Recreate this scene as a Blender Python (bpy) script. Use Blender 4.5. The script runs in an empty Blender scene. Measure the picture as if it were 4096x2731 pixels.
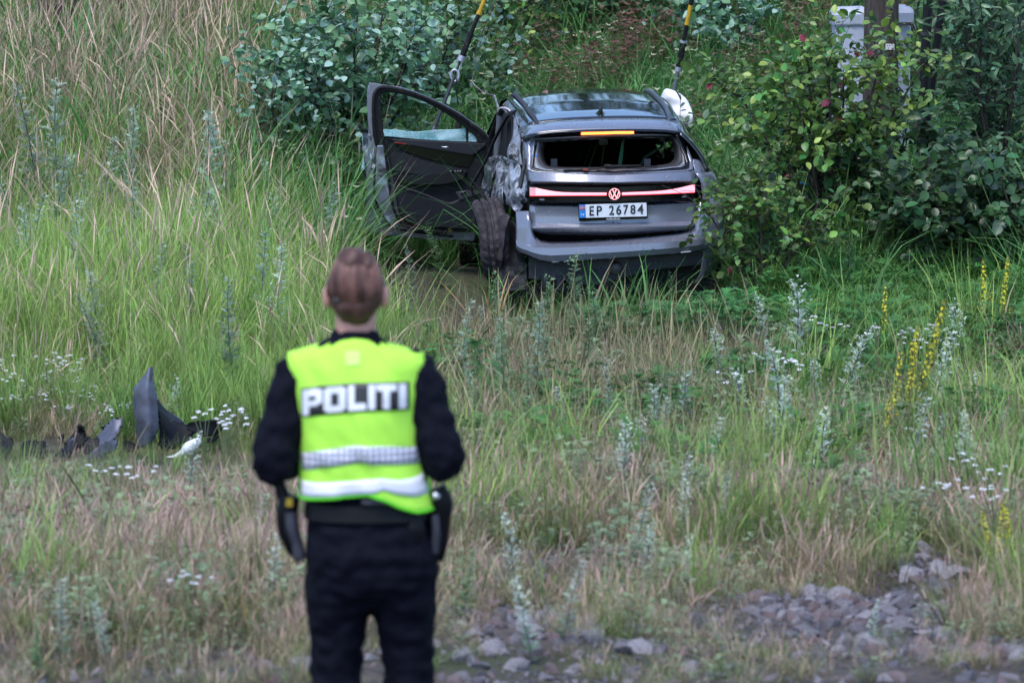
import bpy, bmesh, math, random
import numpy as np
from mathutils import Vector, Matrix, noise, geometry

R = math.radians
random.seed(11)
rng = np.random.default_rng(11)
scene = bpy.context.scene
COL = scene.collection

# ------------------------------------------------------------------ camera, light, exposure
FPX = 15360.0                      # focal length in photograph pixels (135 mm on a 36 mm sensor)
PITCH = math.atan(1865.5 / FPX)
CAMZ = 2.8
cam_d = bpy.data.cameras.new('camera')
cam = bpy.data.objects.new('camera', cam_d)
COL.objects.link(cam)
cam.location = (0, 0, CAMZ)
cam.rotation_euler = (math.pi / 2 - PITCH, 0, 0)
cam_d.sensor_width = 36
cam_d.lens = 135
cam_d.clip_start = 0.1
cam_d.clip_end = 1000
cam_d.dof.use_dof = True
cam_d.dof.focus_distance = 29.6
cam_d.dof.aperture_fstop = 5.2
scene.camera = cam

SUN_EL, SUN_AZ = R(62), R(205)     # high, behind the camera: a veiled sun
world = bpy.data.worlds.new('World')
scene.world = world
world.use_nodes = True
nt = world.node_tree
sky = nt.nodes.new('ShaderNodeTexSky')
sky.sky_type = 'NISHITA'
sky.sun_disc = False
sky.sun_elevation = SUN_EL
sky.sun_rotation = SUN_AZ
sky.air_density = 1.0
sky.dust_density = 0.4
sky.ozone_density = 4.0
nt.links.new(sky.outputs[0], nt.nodes['Background'].inputs[0])
nt.nodes['Background'].inputs[1].default_value = 0.125
sun_d = bpy.data.lights.new('sun', 'SUN')
sun_d.energy = 1.4
sun_d.angle = R(30)
sun_d.color = (1.0, 0.97, 0.93)
sun = bpy.data.objects.new('sun', sun_d)
COL.objects.link(sun)
sun.rotation_euler = (math.pi / 2 - SUN_EL, 0, math.pi - SUN_AZ)
scene.view_settings.view_transform = 'Standard'
scene.view_settings.look = 'None'
scene.view_settings.gamma = 1
scene.view_settings.use_curve_mapping = False
scene.view_settings.exposure = 1.35
scene.cycles.max_bounces = 4
scene.cycles.diffuse_bounces = 2
scene.cycles.transmission_bounces = 3
scene.cycles.transparent_max_bounces = 8
scene.cycles.use_denoising = True
scene.cycles.use_adaptive_sampling = True
scene.cycles.adaptive_threshold = 0.035


def at(px, py, Y):
    """photograph pixel + distance -> world point"""
    xc = (px - 2048) / FPX
    yc = (1365.5 - py) / FPX
    d = Vector((xc, math.cos(PITCH) + yc * math.sin(PITCH), -math.sin(PITCH) + yc * math.cos(PITCH)))
    return Vector((0, 0, CAMZ)) + d * (Y / d.y)


# ------------------------------------------------------------------ helpers
def sm(a, b, x):
    t = np.clip((np.asarray(x, float) - a) / (b - a), 0, 1)
    return t * t * (3 - 2 * t)


def setp(o, label=None, cat=None, group=None, kind=None):
    if label: o['label'] = label
    if cat: o['category'] = cat
    if group: o['group'] = group
    if kind: o['kind'] = kind
    return o


def empty(name, loc=(0, 0, 0), label=None, cat=None, group=None, rotz=0):
    o = bpy.data.objects.new(name, None)
    COL.objects.link(o)
    o.location = loc
    o.rotation_euler = (0, 0, rotz)
    o.empty_display_size = 0.1
    return setp(o, label, cat, group)


def mesh_np(name, V, F, C=None, mats=(), smooth=True):
    """V (n,3) array, F (m,4) or (m,3) array, C (n,3) colours"""
    me = bpy.data.meshes.new(name)
    V = np.ascontiguousarray(V, dtype=np.float32)
    F = np.ascontiguousarray(F, dtype=np.int32)
    k = F.shape[1]
    me.vertices.add(len(V)); me.vertices.foreach_set('co', V.ravel())
    me.loops.add(F.size); me.loops.foreach_set('vertex_index', F.ravel())
    me.polygons.add(len(F))
    me.polygons.foreach_set('loop_start', np.arange(0, F.size, k, dtype=np.int32))
    me.polygons.foreach_set('loop_total', np.full(len(F), k, dtype=np.int32))
    me.update(calc_edges=True)
    if smooth:
        me.polygons.foreach_set('use_smooth', np.ones(len(F), dtype=bool))
    if C is not None:
        a = me.color_attributes.new('Col', 'FLOAT_COLOR', 'POINT')
        a.data.foreach_set('color', np.hstack([C, np.ones((len(C), 1))]).astype(np.float32).ravel())
    for m in mats: me.materials.append(m)
    return me


class Geo:
    """collects verts / faces / vertex colours for one mesh"""
    def __init__(s): s.v = []; s.f = []; s.c = []; s.m = []
    def add(s, V, F, c=(1, 1, 1), m=0):
        n = len(s.v)
        s.v.extend([tuple(p) for p in V])
        s.f.extend([tuple(i + n for i in f) for f in F]); s.m.extend([m] * len(F))
        s.c.extend([tuple(c)] * len(V))
    def tube(s, pts, rad, seg=8, c=(1, 1, 1), m=0, cap=True):
        pts = [Vector(p) for p in pts]
        if not hasattr(rad, '__len__'): rad = [rad] * len(pts)
        V = []; F = []
        up = Vector((0, 0, 1))
        prev = None
        for i, p in enumerate(pts):
            d = (pts[min(i + 1, len(pts) - 1)] - pts[max(i - 1, 0)])
            d = d.normalized() if d.length > 1e-9 else up
            if prev is None:
                a = d.orthogonal().normalized()
            else:
                a = prev - d * prev.dot(d)
                a = a.normalized() if a.length > 1e-6 else d.orthogonal().normalized()
            prev = a
            b = d.cross(a)
            r = rad[i]
            ra, rb = r if hasattr(r, '__len__') else (r, r)
            for k in range(seg):
                t = 2 * math.pi * k / seg
                V.append(p + a * (ra * math.cos(t)) + b * (rb * math.sin(t)))
        for i in range(len(pts) - 1):
            for k in range(seg):
                k2 = (k + 1) % seg
                F.append((i * seg + k, i * seg + k2, (i + 1) * seg + k2, (i + 1) * seg + k))
        if cap:
            F.append(tuple(range(seg))[::-1]); F.append(tuple((len(pts) - 1) * seg + k for k in range(seg)))
        s.add(V, F, c, m); return s
    def box(s, c0, size, rot=None, c=(1, 1, 1), m=0):
        hx, hy, hz = [q / 2 for q in size]
        V = [Vector((x, y, z)) for x in (-hx, hx) for y in (-hy, hy) for z in (-hz, hz)]
        if rot is not None: V = [rot @ v for v in V]
        V = [v + Vector(c0) for v in V]
        s.add(V, [(0, 1, 3, 2), (4, 6, 7, 5), (0, 4, 5, 1), (2, 3, 7, 6), (0, 2, 6, 4), (1, 5, 7, 3)], c, m); return s
    def grid(s, rows, c=(1, 1, 1), m=0, closed=False):
        n = len(rows[0]); V = [p for r in rows for p in r]; F = []
        for i in range(len(rows) - 1):
            for j in range(n if closed else n - 1):
                j2 = (j + 1) % n
                F.append((i * n + j, i * n + j2, (i + 1) * n + j2, (i + 1) * n + j))
        s.add(V, F, c, m); return s
    def loft(s, secs, c=(1, 1, 1), m=0):
        """closed sections + caps"""
        n = len(secs[0]); V = [p for r in secs for p in r]; F = []
        for i in range(len(secs) - 1):
            for j in range(n):
                j2 = (j + 1) % n
                F.append((i * n + j, i * n + j2, (i + 1) * n + j2, (i + 1) * n + j))
        F.append(tuple(range(n))[::-1]); F.append(tuple((len(secs) - 1) * n + k for k in range(n)))
        s.add(V, F, c, m); return s
    def plate(s, outer, holes=(), thick=0.01, fn=None, c=(1, 1, 1), m=0):
        """2-D outline with holes; fn(u, v, depth) -> 3-D; front at depth 0, back at depth thick"""
        loops = [[Vector((p[0], p[1], 0)) for p in outer]] + [[Vector((p[0], p[1], 0)) for p in h] for h in holes]
        tri = geometry.tessellate_polygon(loops)
        flat = [p for l in loops for p in l]; n = len(flat)
        V = [fn(p.x, p.y, 0) for p in flat] + [fn(p.x, p.y, thick) for p in flat]
        F = [tuple(t) for t in tri] + [tuple(i + n for i in t[::-1]) for t in tri]
        k = 0
        for l in loops:
            for i in range(len(l)):
                a, b = k + i, k + (i + 1) % len(l)
                F.append((a, b, b + n, a + n))
            k += len(l)
        s.add(V, F, c, m); return s
    def mesh(s, name, mats, smooth=False, weld=False, normals=True, colours=False):
        me = bpy.data.meshes.new(name)
        me.from_pydata([tuple(v) for v in s.v], [], s.f)
        if colours:
            a = me.color_attributes.new('Col', 'FLOAT_COLOR', 'POINT')
            a.data.foreach_set('color', np.hstack([np.array(s.c, float), np.ones((len(s.c), 1))]).astype(np.float32).ravel())
        if not isinstance(mats, (list, tuple)): mats = [mats]
        for q in mats: me.materials.append(q)
        me.polygons.foreach_set('material_index', np.array(s.m, dtype=np.int32))
        if weld or normals:
            bm = bmesh.new(); bm.from_mesh(me)
            if weld: bmesh.ops.remove_doubles(bm, verts=bm.verts, dist=1e-4)
            if normals: bmesh.ops.recalc_face_normals(bm, faces=bm.faces)
            bm.to_mesh(me); bm.free()
        if smooth:
            me.polygons.foreach_set('use_smooth', np.ones(len(me.polygons), dtype=bool))
            if smooth != 'all': me.set_sharp_from_angle(angle=R(smooth if smooth is not True else 40))
        return me
    def obj(s, name, mats, parent=None, smooth=False, bevel=0, solid=0, sub=0, weld=False, mat=None, **kw):
        o = bpy.data.objects.new(name, s.mesh(name, mats, smooth, weld, **kw))
        COL.objects.link(o)
        if parent is not None: o.parent = parent
        if sub:
            q = o.modifiers.new('s', 'SUBSURF'); q.levels = sub; q.render_levels = sub
        if solid:
            q = o.modifiers.new('t', 'SOLIDIFY'); q.thickness = solid; q.offset = 0
        if bevel:
            q = o.modifiers.new('b', 'BEVEL'); q.width = bevel; q.segments = 2; q.limit_method = 'ANGLE'; q.angle_limit = R(35)
        return o


def link_obj(name, me, parent=None, loc=None, mat=None):
    o = bpy.data.objects.new(name, me); COL.objects.link(o)
    if parent is not None: o.parent = parent
    if loc is not None: o.location = loc
    if mat is not None: o.matrix_local = mat
    return o


def smooth_curve(pts, n=8):
    """Catmull-Rom through the points"""
    pts = [Vector(p) for p in pts]; out = []
    for i in range(len(pts) - 1):
        p0, p1, p2, p3 = pts[max(i - 1, 0)], pts[i], pts[i + 1], pts[min(i + 2, len(pts) - 1)]
        for k in range(n):
            t = k / n
            out.append(0.5 * ((2 * p1) + (p2 - p0) * t + (2 * p0 - 5 * p1 + 4 * p2 - p3) * t * t + (3 * p1 - p0 - 3 * p2 + p3) * t ** 3))
    out.append(pts[-1]); return out


def eval_mesh(o):
    dg = bpy.context.evaluated_depsgraph_get()
    return bpy.data.meshes.new_from_object(o.evaluated_get(dg))


# ------------------------------------------------------------------ materials
def mat(name, col, rough=0.5, metal=0.0, spec=0.5, coat=0.0, var=0.0, vscale=20.0, bump=0.0, bscale=60.0, dirt=None, dscale=6.0, dlo=0.55, dhi=0.7, emit=None, estr=0):
    m = bpy.data.materials.new(name); m.use_nodes = True
    nt = m.node_tree; b = nt.nodes['Principled BSDF']
    b.inputs['Base Color'].default_value = (*col, 1)
    b.inputs['Roughness'].default_value = rough
    b.inputs['Metallic'].default_value = metal
    b.inputs['Specular IOR Level'].default_value = spec
    b.inputs['Coat Weight'].default_value = coat
    b.inputs['Coat Roughness'].default_value = 0.06
    tc = nt.nodes.new('ShaderNodeTexCoord')
    src = None
    if var:
        n = nt.nodes.new('ShaderNodeTexNoise'); n.inputs['Scale'].default_value = vscale; n.inputs['Detail'].default_value = 5
        nt.links.new(tc.outputs['Object'], n.inputs['Vector'])
        mr = nt.nodes.new('ShaderNodeMapRange'); mr.inputs['From Min'].default_value = 0.3; mr.inputs['From Max'].default_value = 0.7
        mr.inputs['To Min'].default_value = 1 - var; mr.inputs['To Max'].default_value = 1 + var
        nt.links.new(n.outputs['Fac'], mr.inputs['Value'])
        hs = nt.nodes.new('ShaderNodeHueSaturation'); hs.inputs['Color'].default_value = (*col, 1)
        nt.links.new(mr.outputs[0], hs.inputs['Value'])
        src = hs.outputs[0]
    if dirt is not None:
        n = nt.nodes.new('ShaderNodeTexNoise'); n.inputs['Scale'].default_value = dscale; n.inputs['Detail'].default_value = 8; n.inputs['Roughness'].default_value = 0.7
        nt.links.new(tc.outputs['Object'], n.inputs['Vector'])
        mr = nt.nodes.new('ShaderNodeMapRange'); mr.inputs['From Min'].default_value = dlo; mr.inputs['From Max'].default_value = dhi
        nt.links.new(n.outputs['Fac'], mr.inputs['Value'])
        mx = nt.nodes.new('ShaderNodeMix'); mx.data_type = 'RGBA'
        nt.links.new(mr.outputs[0], mx.inputs['Factor'])
        if src is not None: nt.links.new(src, mx.inputs['A'])
        else: mx.inputs['A'].default_value = (*col, 1)
        mx.inputs['B'].default_value = (*dirt, 1)
        src = mx.outputs['Result']
        mr2 = nt.nodes.new('ShaderNodeMapRange'); mr2.inputs['To Min'].default_value = rough; mr2.inputs['To Max'].default_value = 0.8
        nt.links.new(mr.outputs[0], mr2.inputs['Value']); nt.links.new(mr2.outputs[0], b.inputs['Roughness'])
    if src is not None: nt.links.new(src, b.inputs['Base Color'])
    if bump:
        n = nt.nodes.new('ShaderNodeTexNoise'); n.inputs['Scale'].default_value = bscale; n.inputs['Detail'].default_value = 6
        nt.links.new(tc.outputs['Object'], n.inputs['Vector'])
        bp = nt.nodes.new('ShaderNodeBump'); bp.inputs['Strength'].default_value = bump; bp.inputs['Distance'].default_value = 0.02
        nt.links.new(n.outputs['Fac'], bp.inputs['Height']); nt.links.new(bp.outputs[0], b.inputs['Normal'])
    if emit:
        b.inputs['Emission Color'].default_value = (*emit, 1); b.inputs['Emission Strength'].default_value = estr
    return m


def leaf_mat(name, rough=0.5, trans=0.25, hue=0.03, val=0.35, spec=0.3):
    """colour from the mesh, random shift per object / instance; thin translucent blade"""
    m = bpy.data.materials.new(name); m.use_nodes = True
    nt = m.node_tree; b = nt.nodes['Principled BSDF']; out = nt.nodes['Material Output']
    at_ = nt.nodes.new('ShaderNodeAttribute'); at_.attribute_name = 'Col'
    oi = nt.nodes.new('ShaderNodeObjectInfo')
    hs = nt.nodes.new('ShaderNodeHueSaturation')
    nt.links.new(at_.outputs['Color'], hs.inputs['Color'])
    mr = nt.nodes.new('ShaderNodeMapRange'); mr.inputs['To Min'].default_value = 1 - val; mr.inputs['To Max'].default_value = 1 + val
    nt.links.new(oi.outputs['Random'], mr.inputs['Value']); nt.links.new(mr.outputs[0], hs.inputs['Value'])
    ma = nt.nodes.new('ShaderNodeMath'); ma.operation = 'MULTIPLY'; ma.inputs[1].default_value = 7.31
    fr = nt.nodes.new('ShaderNodeMath'); fr.operation = 'FRACT'
    nt.links.new(oi.outputs['Random'], ma.inputs[0]); nt.links.new(ma.outputs[0], fr.inputs[0])
    mh = nt.nodes.new('ShaderNodeMapRange'); mh.inputs['To Min'].default_value = 0.5 - hue; mh.inputs['To Max'].default_value = 0.5 + hue
    nt.links.new(fr.outputs[0], mh.inputs['Value']); nt.links.new(mh.outputs[0], hs.inputs['Hue'])
    nt.links.new(hs.outputs[0], b.inputs['Base Color'])
    b.inputs['Roughness'].default_value = rough
    b.inputs['Specular IOR Level'].default_value = spec
    tr = nt.nodes.new('ShaderNodeBsdfTranslucent'); nt.links.new(hs.outputs[0], tr.inputs['Color'])
    mx = nt.nodes.new('ShaderNodeMixShader'); mx.inputs[0].default_value = trans
    nt.links.new(b.outputs[0], mx.inputs[1]); nt.links.new(tr.outputs[0], mx.inputs[2])
    nt.links.new(mx.outputs[0], out.inputs['Surface'])
    return m


M_GRASS = leaf_mat('grass blade', 0.55, 0.3, 0.02, 0.3)
M_LEAF = leaf_mat('leaf', 0.38, 0.25, 0.03, 0.38, 0.5)
M_WILLOW = leaf_mat('willow leaf', 0.42, 0.2, 0.025, 0.35, 0.5)
M_HERB = leaf_mat('herb', 0.6, 0.2, 0.02, 0.2)
M_FLOWER = leaf_mat('petal', 0.6, 0.2, 0.01, 0.15)
M_BARK = mat('bark', (0.05, 0.035, 0.028), 0.8, var=0.4, vscale=40, bump=0.5)
M_STEM_G = mat('green stem', (0.10, 0.13, 0.05), 0.7, var=0.3)
M_STEM = mat('dark stem', (0.06, 0.05, 0.045), 0.7, var=0.3)


# ------------------------------------------------------------------ ground
_PY = np.array([-20, 0, 5, 8, 11, 14, 17, 22, 28, 32, 35, 38, 42, 48, 60, 90, 400.0])
_PZ = np.array([1.1, 1.1, 0.5, 0.12, 0.0, -0.12, -0.27, -0.5, -0.65, -0.6, -0.25, 0.45, 1.35, 2.2, 3.0, 4.0, 6.0])


def gz(x, y):
    """terrain height: field, shallow ditch at the car, bank beyond"""
    x = np.asarray(x, float); y = np.asarray(y, float)
    z = 0.5 * np.interp(y, _PY, _PZ) + 0.25 * np.interp(y - 0.9, _PY, _PZ) + 0.25 * np.interp(y + 0.9, _PY, _PZ)
    z = z + 0.75 * sm(-0.9, -3.2, x) * sm(29, 35, y) * (1 - sm(40, 50, y))
    z = z + 0.06 * np.sin(x * 1.3 + 0.6 * y) * np.sin(y * 0.9 - 0.4 * x) + 0.03 * np.sin(3.1 * x + 1.0) * np.sin(2.7 * y)
    return z


def gzf(x, y): return float(gz(x, y))


def on_ground(px, py):
    """world point where the sight line of a photograph pixel meets the terrain"""
    a, b = 8.0, 120.0
    for Y in np.arange(8, 120, 0.25):
        p = at(px, py, Y)
        if p.z < gzf(p.x, p.y):
            a, b = Y - 0.25, Y; break
    for _ in range(12):
        c = (a + b) / 2; p = at(px, py, c)
        if p.z < gzf(p.x, p.y): b = c
        else: a = c
    return at(px, py, b)


def ground_material():
    m = bpy.data.materials.new('soil'); m.use_nodes = True
    nt = m.node_tree; b = nt.nodes['Principled BSDF']
    tc = nt.nodes.new('ShaderNodeTexCoord')
    def noise_(s, d=6):
        n = nt.nodes.new('ShaderNodeTexNoise'); n.inputs['Scale'].default_value = s; n.inputs['Detail'].default_value = d
        nt.links.new(tc.outputs['Object'], n.inputs['Vector']); return n
    n1 = noise_(9); n2 = noise_(1.1, 3); n3 = noise_(45)
    cr = nt.nodes.new('ShaderNodeValToRGB')
    e = cr.color_ramp.elements; e[0].position = 0.3; e[0].color = (0.02, 0.017, 0.015, 1); e[1].position = 0.75; e[1].color = (0.13, 0.1, 0.085, 1)
    nt.links.new(n1.outputs['Fac'], cr.inputs['Fac'])
    mx = nt.nodes.new('ShaderNodeMix'); mx.data_type = 'RGBA'
    mr = nt.nodes.new('ShaderNodeMapRange'); mr.inputs['From Min'].default_value = 0.45; mr.inputs['From Max'].default_value = 0.62
    nt.links.new(n2.outputs['Fac'], mr.inputs['Value']); nt.links.new(mr.outputs[0], mx.inputs['Factor'])
    nt.links.new(cr.outputs[0], mx.inputs['A']); mx.inputs['B'].default_value = (0.05, 0.055, 0.025, 1)
    nt.links.new(mx.outputs['Result'], b.inputs['Base Color'])
    b.inputs['Roughness'].default_value = 0.9
    bp = nt.nodes.new('ShaderNodeBump'); bp.inputs['Strength'].default_value = 0.8; bp.inputs['Distance'].default_value = 0.04
    nt.links.new(n3.outputs['Fac'], bp.inputs['Height']); nt.links.new(bp.outputs[0], b.inputs['Normal'])
    return m


xs = np.unique(np.round(np.concatenate([np.linspace(-200, -8, 24), np.arange(-8, 8.01, 0.16), np.linspace(8, 200, 24)]), 4))
ys = np.unique(np.round(np.concatenate([np.linspace(-20, 9, 20), np.arange(9, 50, 0.16), np.linspace(50, 400, 40)]), 4))
GX, GY = np.meshgrid(xs, ys)
GZ = gz(GX, GY)
nz = np.array([noise.noise(Vector((x * 2.1, y * 2.1, 0.3))) for x, y in zip(GX.ravel(), GY.ravel())]).reshape(GX.shape)
GZ = GZ + 0.05 * nz * (np.abs(GX) < 9) * (GY < 50)
idx = np.arange(GX.size).reshape(GX.shape)
GF = np.stack([idx[:-1, :-1], idx[:-1, 1:], idx[1:, 1:], idx[1:, :-1]], -1).reshape(-1, 4)
ground = link_obj('ground', mesh_np('ground', np.stack([GX, GY, GZ], -1).reshape(-1, 3), GF, mats=[ground_material()]))
setp(ground, 'brown soil of the rough field sloping down to the wreck', kind='structure')

# ------------------------------------------------------------------ the wrecked car
# local frame: x right, y forward, z up, origin on the ground under the tail
CAR_R = Matrix.Rotation(R(5.0), 4, 'Z') @ Matrix.Rotation(R(1.0), 4, 'X') @ Matrix.Rotation(R(-1.3), 4, 'Y')
CAR_P = at(2452, 845, 29.4) - CAR_R @ Vector((0, 0.03, 0.865))
CAR_M = Matrix.Translation(CAR_P) @ CAR_R
CAR_I = CAR_M.inverted()
_o = CAR_I @ Vector((0, 0, CAMZ))


def cl(px, py, yl):
    """photograph pixel -> car-local point on the plane y = yl"""
    d = (CAR_I @ at(px, py, 30.0)) - _o
    return _o + d * ((yl - _o.y) / d.y)


def fC(x, y): return 1400 + x * 0.63776, 280 + y * 0.63776      # close view of the whole wreck
def fB(x, y): return 2080 + x * 0.34864, 700 + y * 0.34864      # tail
def fE(x, y): return 1960 + x * 0.38265, 330 + y * 0.38265      # roof
def fD(x, y): return 1440 + x * 0.43377, 300 + y * 0.43377      # door
def lC(x, y, yl): return cl(*fC(x, y), yl)
def lB(x, y, yl): return cl(*fB(x, y), yl)
def lE(x, y, yl): return cl(*fE(x, y), yl)
def lD(x, y, yl): return cl(*fD(x, y), yl)


PAINT = mat('grey car paint', (0.175, 0.183, 0.232), 0.27, 0.3, 0.5, coat=0.7, var=0.06, vscale=3, dirt=(0.16, 0.145, 0.14), dscale=9, dlo=0.58, dhi=0.82)
PAINT_D = mat('scuffed grey paint', (0.2, 0.21, 0.25), 0.5, 0.3, coat=0.2, var=0.3, vscale=14, dirt=(0.09, 0.085, 0.085), dscale=12, dlo=0.5, dhi=0.7)
SCRAPE = mat('scraped metal', (0.37, 0.375, 0.42), 0.38, 0.45, var=0.45, vscale=14, dirt=(0.035, 0.035, 0.045), dscale=8, dlo=0.49, dhi=0.56, bump=0.3, bscale=35)
SCRAPE_D = mat('blackened metal', (0.05, 0.05, 0.055), 0.55, 0.2, var=0.3, vscale=14, dirt=(0.36, 0.36, 0.4), dscale=26, dlo=0.54, dhi=0.68, bump=0.4, bscale=40)
GLOSS = mat('gloss black', (0.008, 0.008, 0.01), 0.06, 0, 0.5, coat=1.0, dirt=(0.05, 0.048, 0.046), dscale=40, dlo=0.66, dhi=0.85)
GLOSS_CLEAN = mat('gloss black trim', (0.004, 0.004, 0.005), 0.12, 0, 0.4, coat=0.25)
PLAST = mat('black plastic', (0.007, 0.007, 0.009), 0.6, spec=0.25, bump=0.06, bscale=200, var=0.2)
TRIM = mat('dark grey plastic trim', (0.022, 0.022, 0.028), 0.6, var=0.12, bump=0.05, bscale=250)
FABRIC = mat('dark upholstery', (0.003, 0.003, 0.004), 0.95, spec=0.05, var=0.2)
RUBBER = mat('rubber seal', (0.007, 0.007, 0.008), 0.65, spec=0.2, dirt=(0.07, 0.065, 0.06), dscale=25, dlo=0.56, dhi=0.72)
TYRE = mat('muddy tyre rubber', (0.03, 0.026, 0.03), 0.85, spec=0.2, var=0.35, vscale=12, dirt=(0.085, 0.07, 0.077), dscale=9, dlo=0.42, dhi=0.7, bump=0.3, bscale=50)
ALLOY = mat('alloy', (0.3, 0.3, 0.32), 0.35, 0.9)
UNDER = mat('grey underbody', (0.03, 0.031, 0.042), 0.5, 0.2, var=0.25, vscale=10, dirt=(0.02, 0.018, 0.018), dscale=30, dlo=0.55, dhi=0.68)
RED_E = mat('lit tail light', (0.7, 0.25, 0.28), 0.3, emit=(1.0, 0.27, 0.34), estr=0.95)
RED_DIM = mat('tail light lens', (0.5, 0.28, 0.32), 0.3, emit=(0.8, 0.35, 0.4), estr=0.25)
BRAKE_E = mat('lit brake light', (1, 0.1, 0.02), 0.3, emit=(1.0, 0.16, 0.03), estr=2.6)
EMBLEM_E = mat('lit emblem', (0.8, 0.3, 0.3), 0.3, emit=(1.0, 0.3, 0.32), estr=0.75)
REFLECT = mat('reflector', (0.16, 0.15, 0.19), 0.3)
RED_EDGE = mat('red light edge', (0.5, 0.02, 0.03), 0.3, emit=(1.0, 0.02, 0.04), estr=0.7)
WHITE = mat('white plate', (0.72, 0.73, 0.78), 0.4, dirt=(0.4, 0.38, 0.37), dscale=60, dlo=0.66, dhi=0.8)
BLACK_P = mat('black print', (0.02, 0.02, 0.025), 0.5)
BLUE_P = mat('blue print', (0.02, 0.2, 0.6), 0.4)
REDP = mat('red print', (0.6, 0.05, 0.06), 0.4)
WHITE_P = mat('white print', (0.75, 0.75, 0.8), 0.5)
CHROME = mat('satin silver', (0.6, 0.6, 0.63), 0.22, 0.9)
GREENB = mat('green belt', (0.015, 0.12, 0.06), 0.7)
GLASS_D = mat('dark window glass', (0.002, 0.002, 0.0025), 0.05, 0, 0.25)
AIRBAG = mat('white airbag cloth', (0.72, 0.72, 0.76), 0.8, var=0.08, dirt=(0.4, 0.38, 0.37), dscale=14, dlo=0.62, dhi=0.8, bump=0.3, bscale=20)
BLUE_C = mat('blue clip', (0.01, 0.16, 0.7), 0.4)
CLIPW = mat('pale clip', (0.55, 0.55, 0.58), 0.5)


def crazed_glass():
    m = bpy.data.materials.new('crazed safety glass'); m.use_nodes = True
    nt = m.node_tree; b = nt.nodes['Principled BSDF']
    tc = nt.nodes.new('ShaderNodeTexCoord')
    vo = nt.nodes.new('ShaderNodeTexVoronoi'); vo.feature = 'DISTANCE_TO_EDGE'; vo.inputs['Scale'].default_value = 70
    nt.links.new(tc.outputs['Object'], vo.inputs['Vector'])
    n = nt.nodes.new('ShaderNodeTexNoise'); n.inputs['Scale'].default_value = 9; n.inputs['Detail'].default_value = 6
    nt.links.new(tc.outputs['Object'], n.inputs['Vector'])
    cr = nt.nodes.new('ShaderNodeValToRGB'); e = cr.color_ramp.elements
    e[0].position = 0.35; e[0].color = (0.02, 0.32, 0.33, 1); e[1].position = 0.62; e[1].color = (0.42, 0.66, 0.72, 1)
    nt.links.new(n.outputs['Fac'], cr.inputs['Fac'])
    mr = nt.nodes.new('ShaderNodeMapRange'); mr.inputs['From Max'].default_value = 0.12; mr.inputs['To Min'].default_value = 1.0; mr.inputs['To Max'].default_value = 0.0
    nt.links.new(vo.outputs['Distance'], mr.inputs['Value'])
    mx = nt.nodes.new('ShaderNodeMix'); mx.data_type = 'RGBA'; nt.links.new(mr.outputs[0], mx.inputs['Factor'])
    nt.links.new(cr.outputs[0], mx.inputs['A']); mx.inputs['B'].default_value = (0.6, 0.75, 0.78, 1)
    nt.links.new(mx.outputs['Result'], b.inputs['Base Color'])
    b.inputs['Roughness'].default_value = 0.25; b.inputs['Transmission Weight'].default_value = 0.25
    bp = nt.nodes.new('ShaderNodeBump'); bp.inputs['Strength'].default_value = 0.5; bp.inputs['Distance'].default_value = 0.01
    nt.links.new(vo.outputs['Distance'], bp.inputs['Height']); nt.links.new(bp.outputs[0], b.inputs['Normal'])
    return m


DEBRIS_P = mat('dirty torn bumper skin', (0.085, 0.09, 0.125), 0.45, 0.2, var=0.3, vscale=9, dirt=(0.05, 0.045, 0.045), dscale=12, dlo=0.5, dhi=0.7)
CRAZED = crazed_glass()

car = empty('crashed_car', label='wrecked grey electric car in the ditch with open front door and torn left flank', cat='car')
car.matrix_world = CAR_M


# ---- body surfaces
def halfw(y):
    return np.interp(y, [0.10, 0.2, 0.3, 0.45, 0.7, 1.2, 2.3, 3.4, 3.9, 4.2, 4.45, 4.56], [0.70, 0.79, 0.845, 0.89, 0.915, 0.926, 0.926, 0.92, 0.90, 0.85, 0.74, 0.6])


def belt(y): return np.interp(y, [0.1, 1.0, 2.5, 3.5, 4.1, 4.56], [1.13, 1.09, 1.05, 1.02, 0.94, 0.8])
def rail_z(y): return np.interp(y, [0.2, 0.3, 0.7, 1.3, 2.0, 2.5, 2.8, 3.1, 3.4, 3.62], [1.40, 1.45, 1.51, 1.565, 1.585, 1.565, 1.52, 1.39, 1.2, 1.04])
def rail_x(y): return np.interp(y, [0.2, 0.3, 1.0, 2.0, 2.6, 3.0, 3.3, 3.62], [0.555, 0.56, 0.60, 0.61, 0.60, 0.64, 0.70, 0.76])


def roof_top(y): return np.interp(y, [0.2, 0.5, 0.9, 1.4, 1.9, 2.3, 2.6, 2.85], [1.462, 1.515, 1.568, 1.61, 1.632, 1.635, 1.615, 1.57])


def side_pt(y, t, s):
    """t 0..1 sill -> belt"""
    b = float(belt(y)); z = 0.27 + (b - 0.27) * t
    dx = np.interp(t, [0, 0.08, 0.25, 0.5, 0.62, 0.8, 0.93, 1.0], [-0.09, -0.04, -0.012, 0.0, -0.006, -0.01, -0.022, -0.06])
    return Vector((s * (float(halfw(y)) + dx), y, z))


ARCH = [(0.93, 0.35), (3.70, 0.35)]
YS = list(np.arange(0.12, 0.6, 0.06)) + list(np.arange(0.6, 4.57, 0.08))


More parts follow.
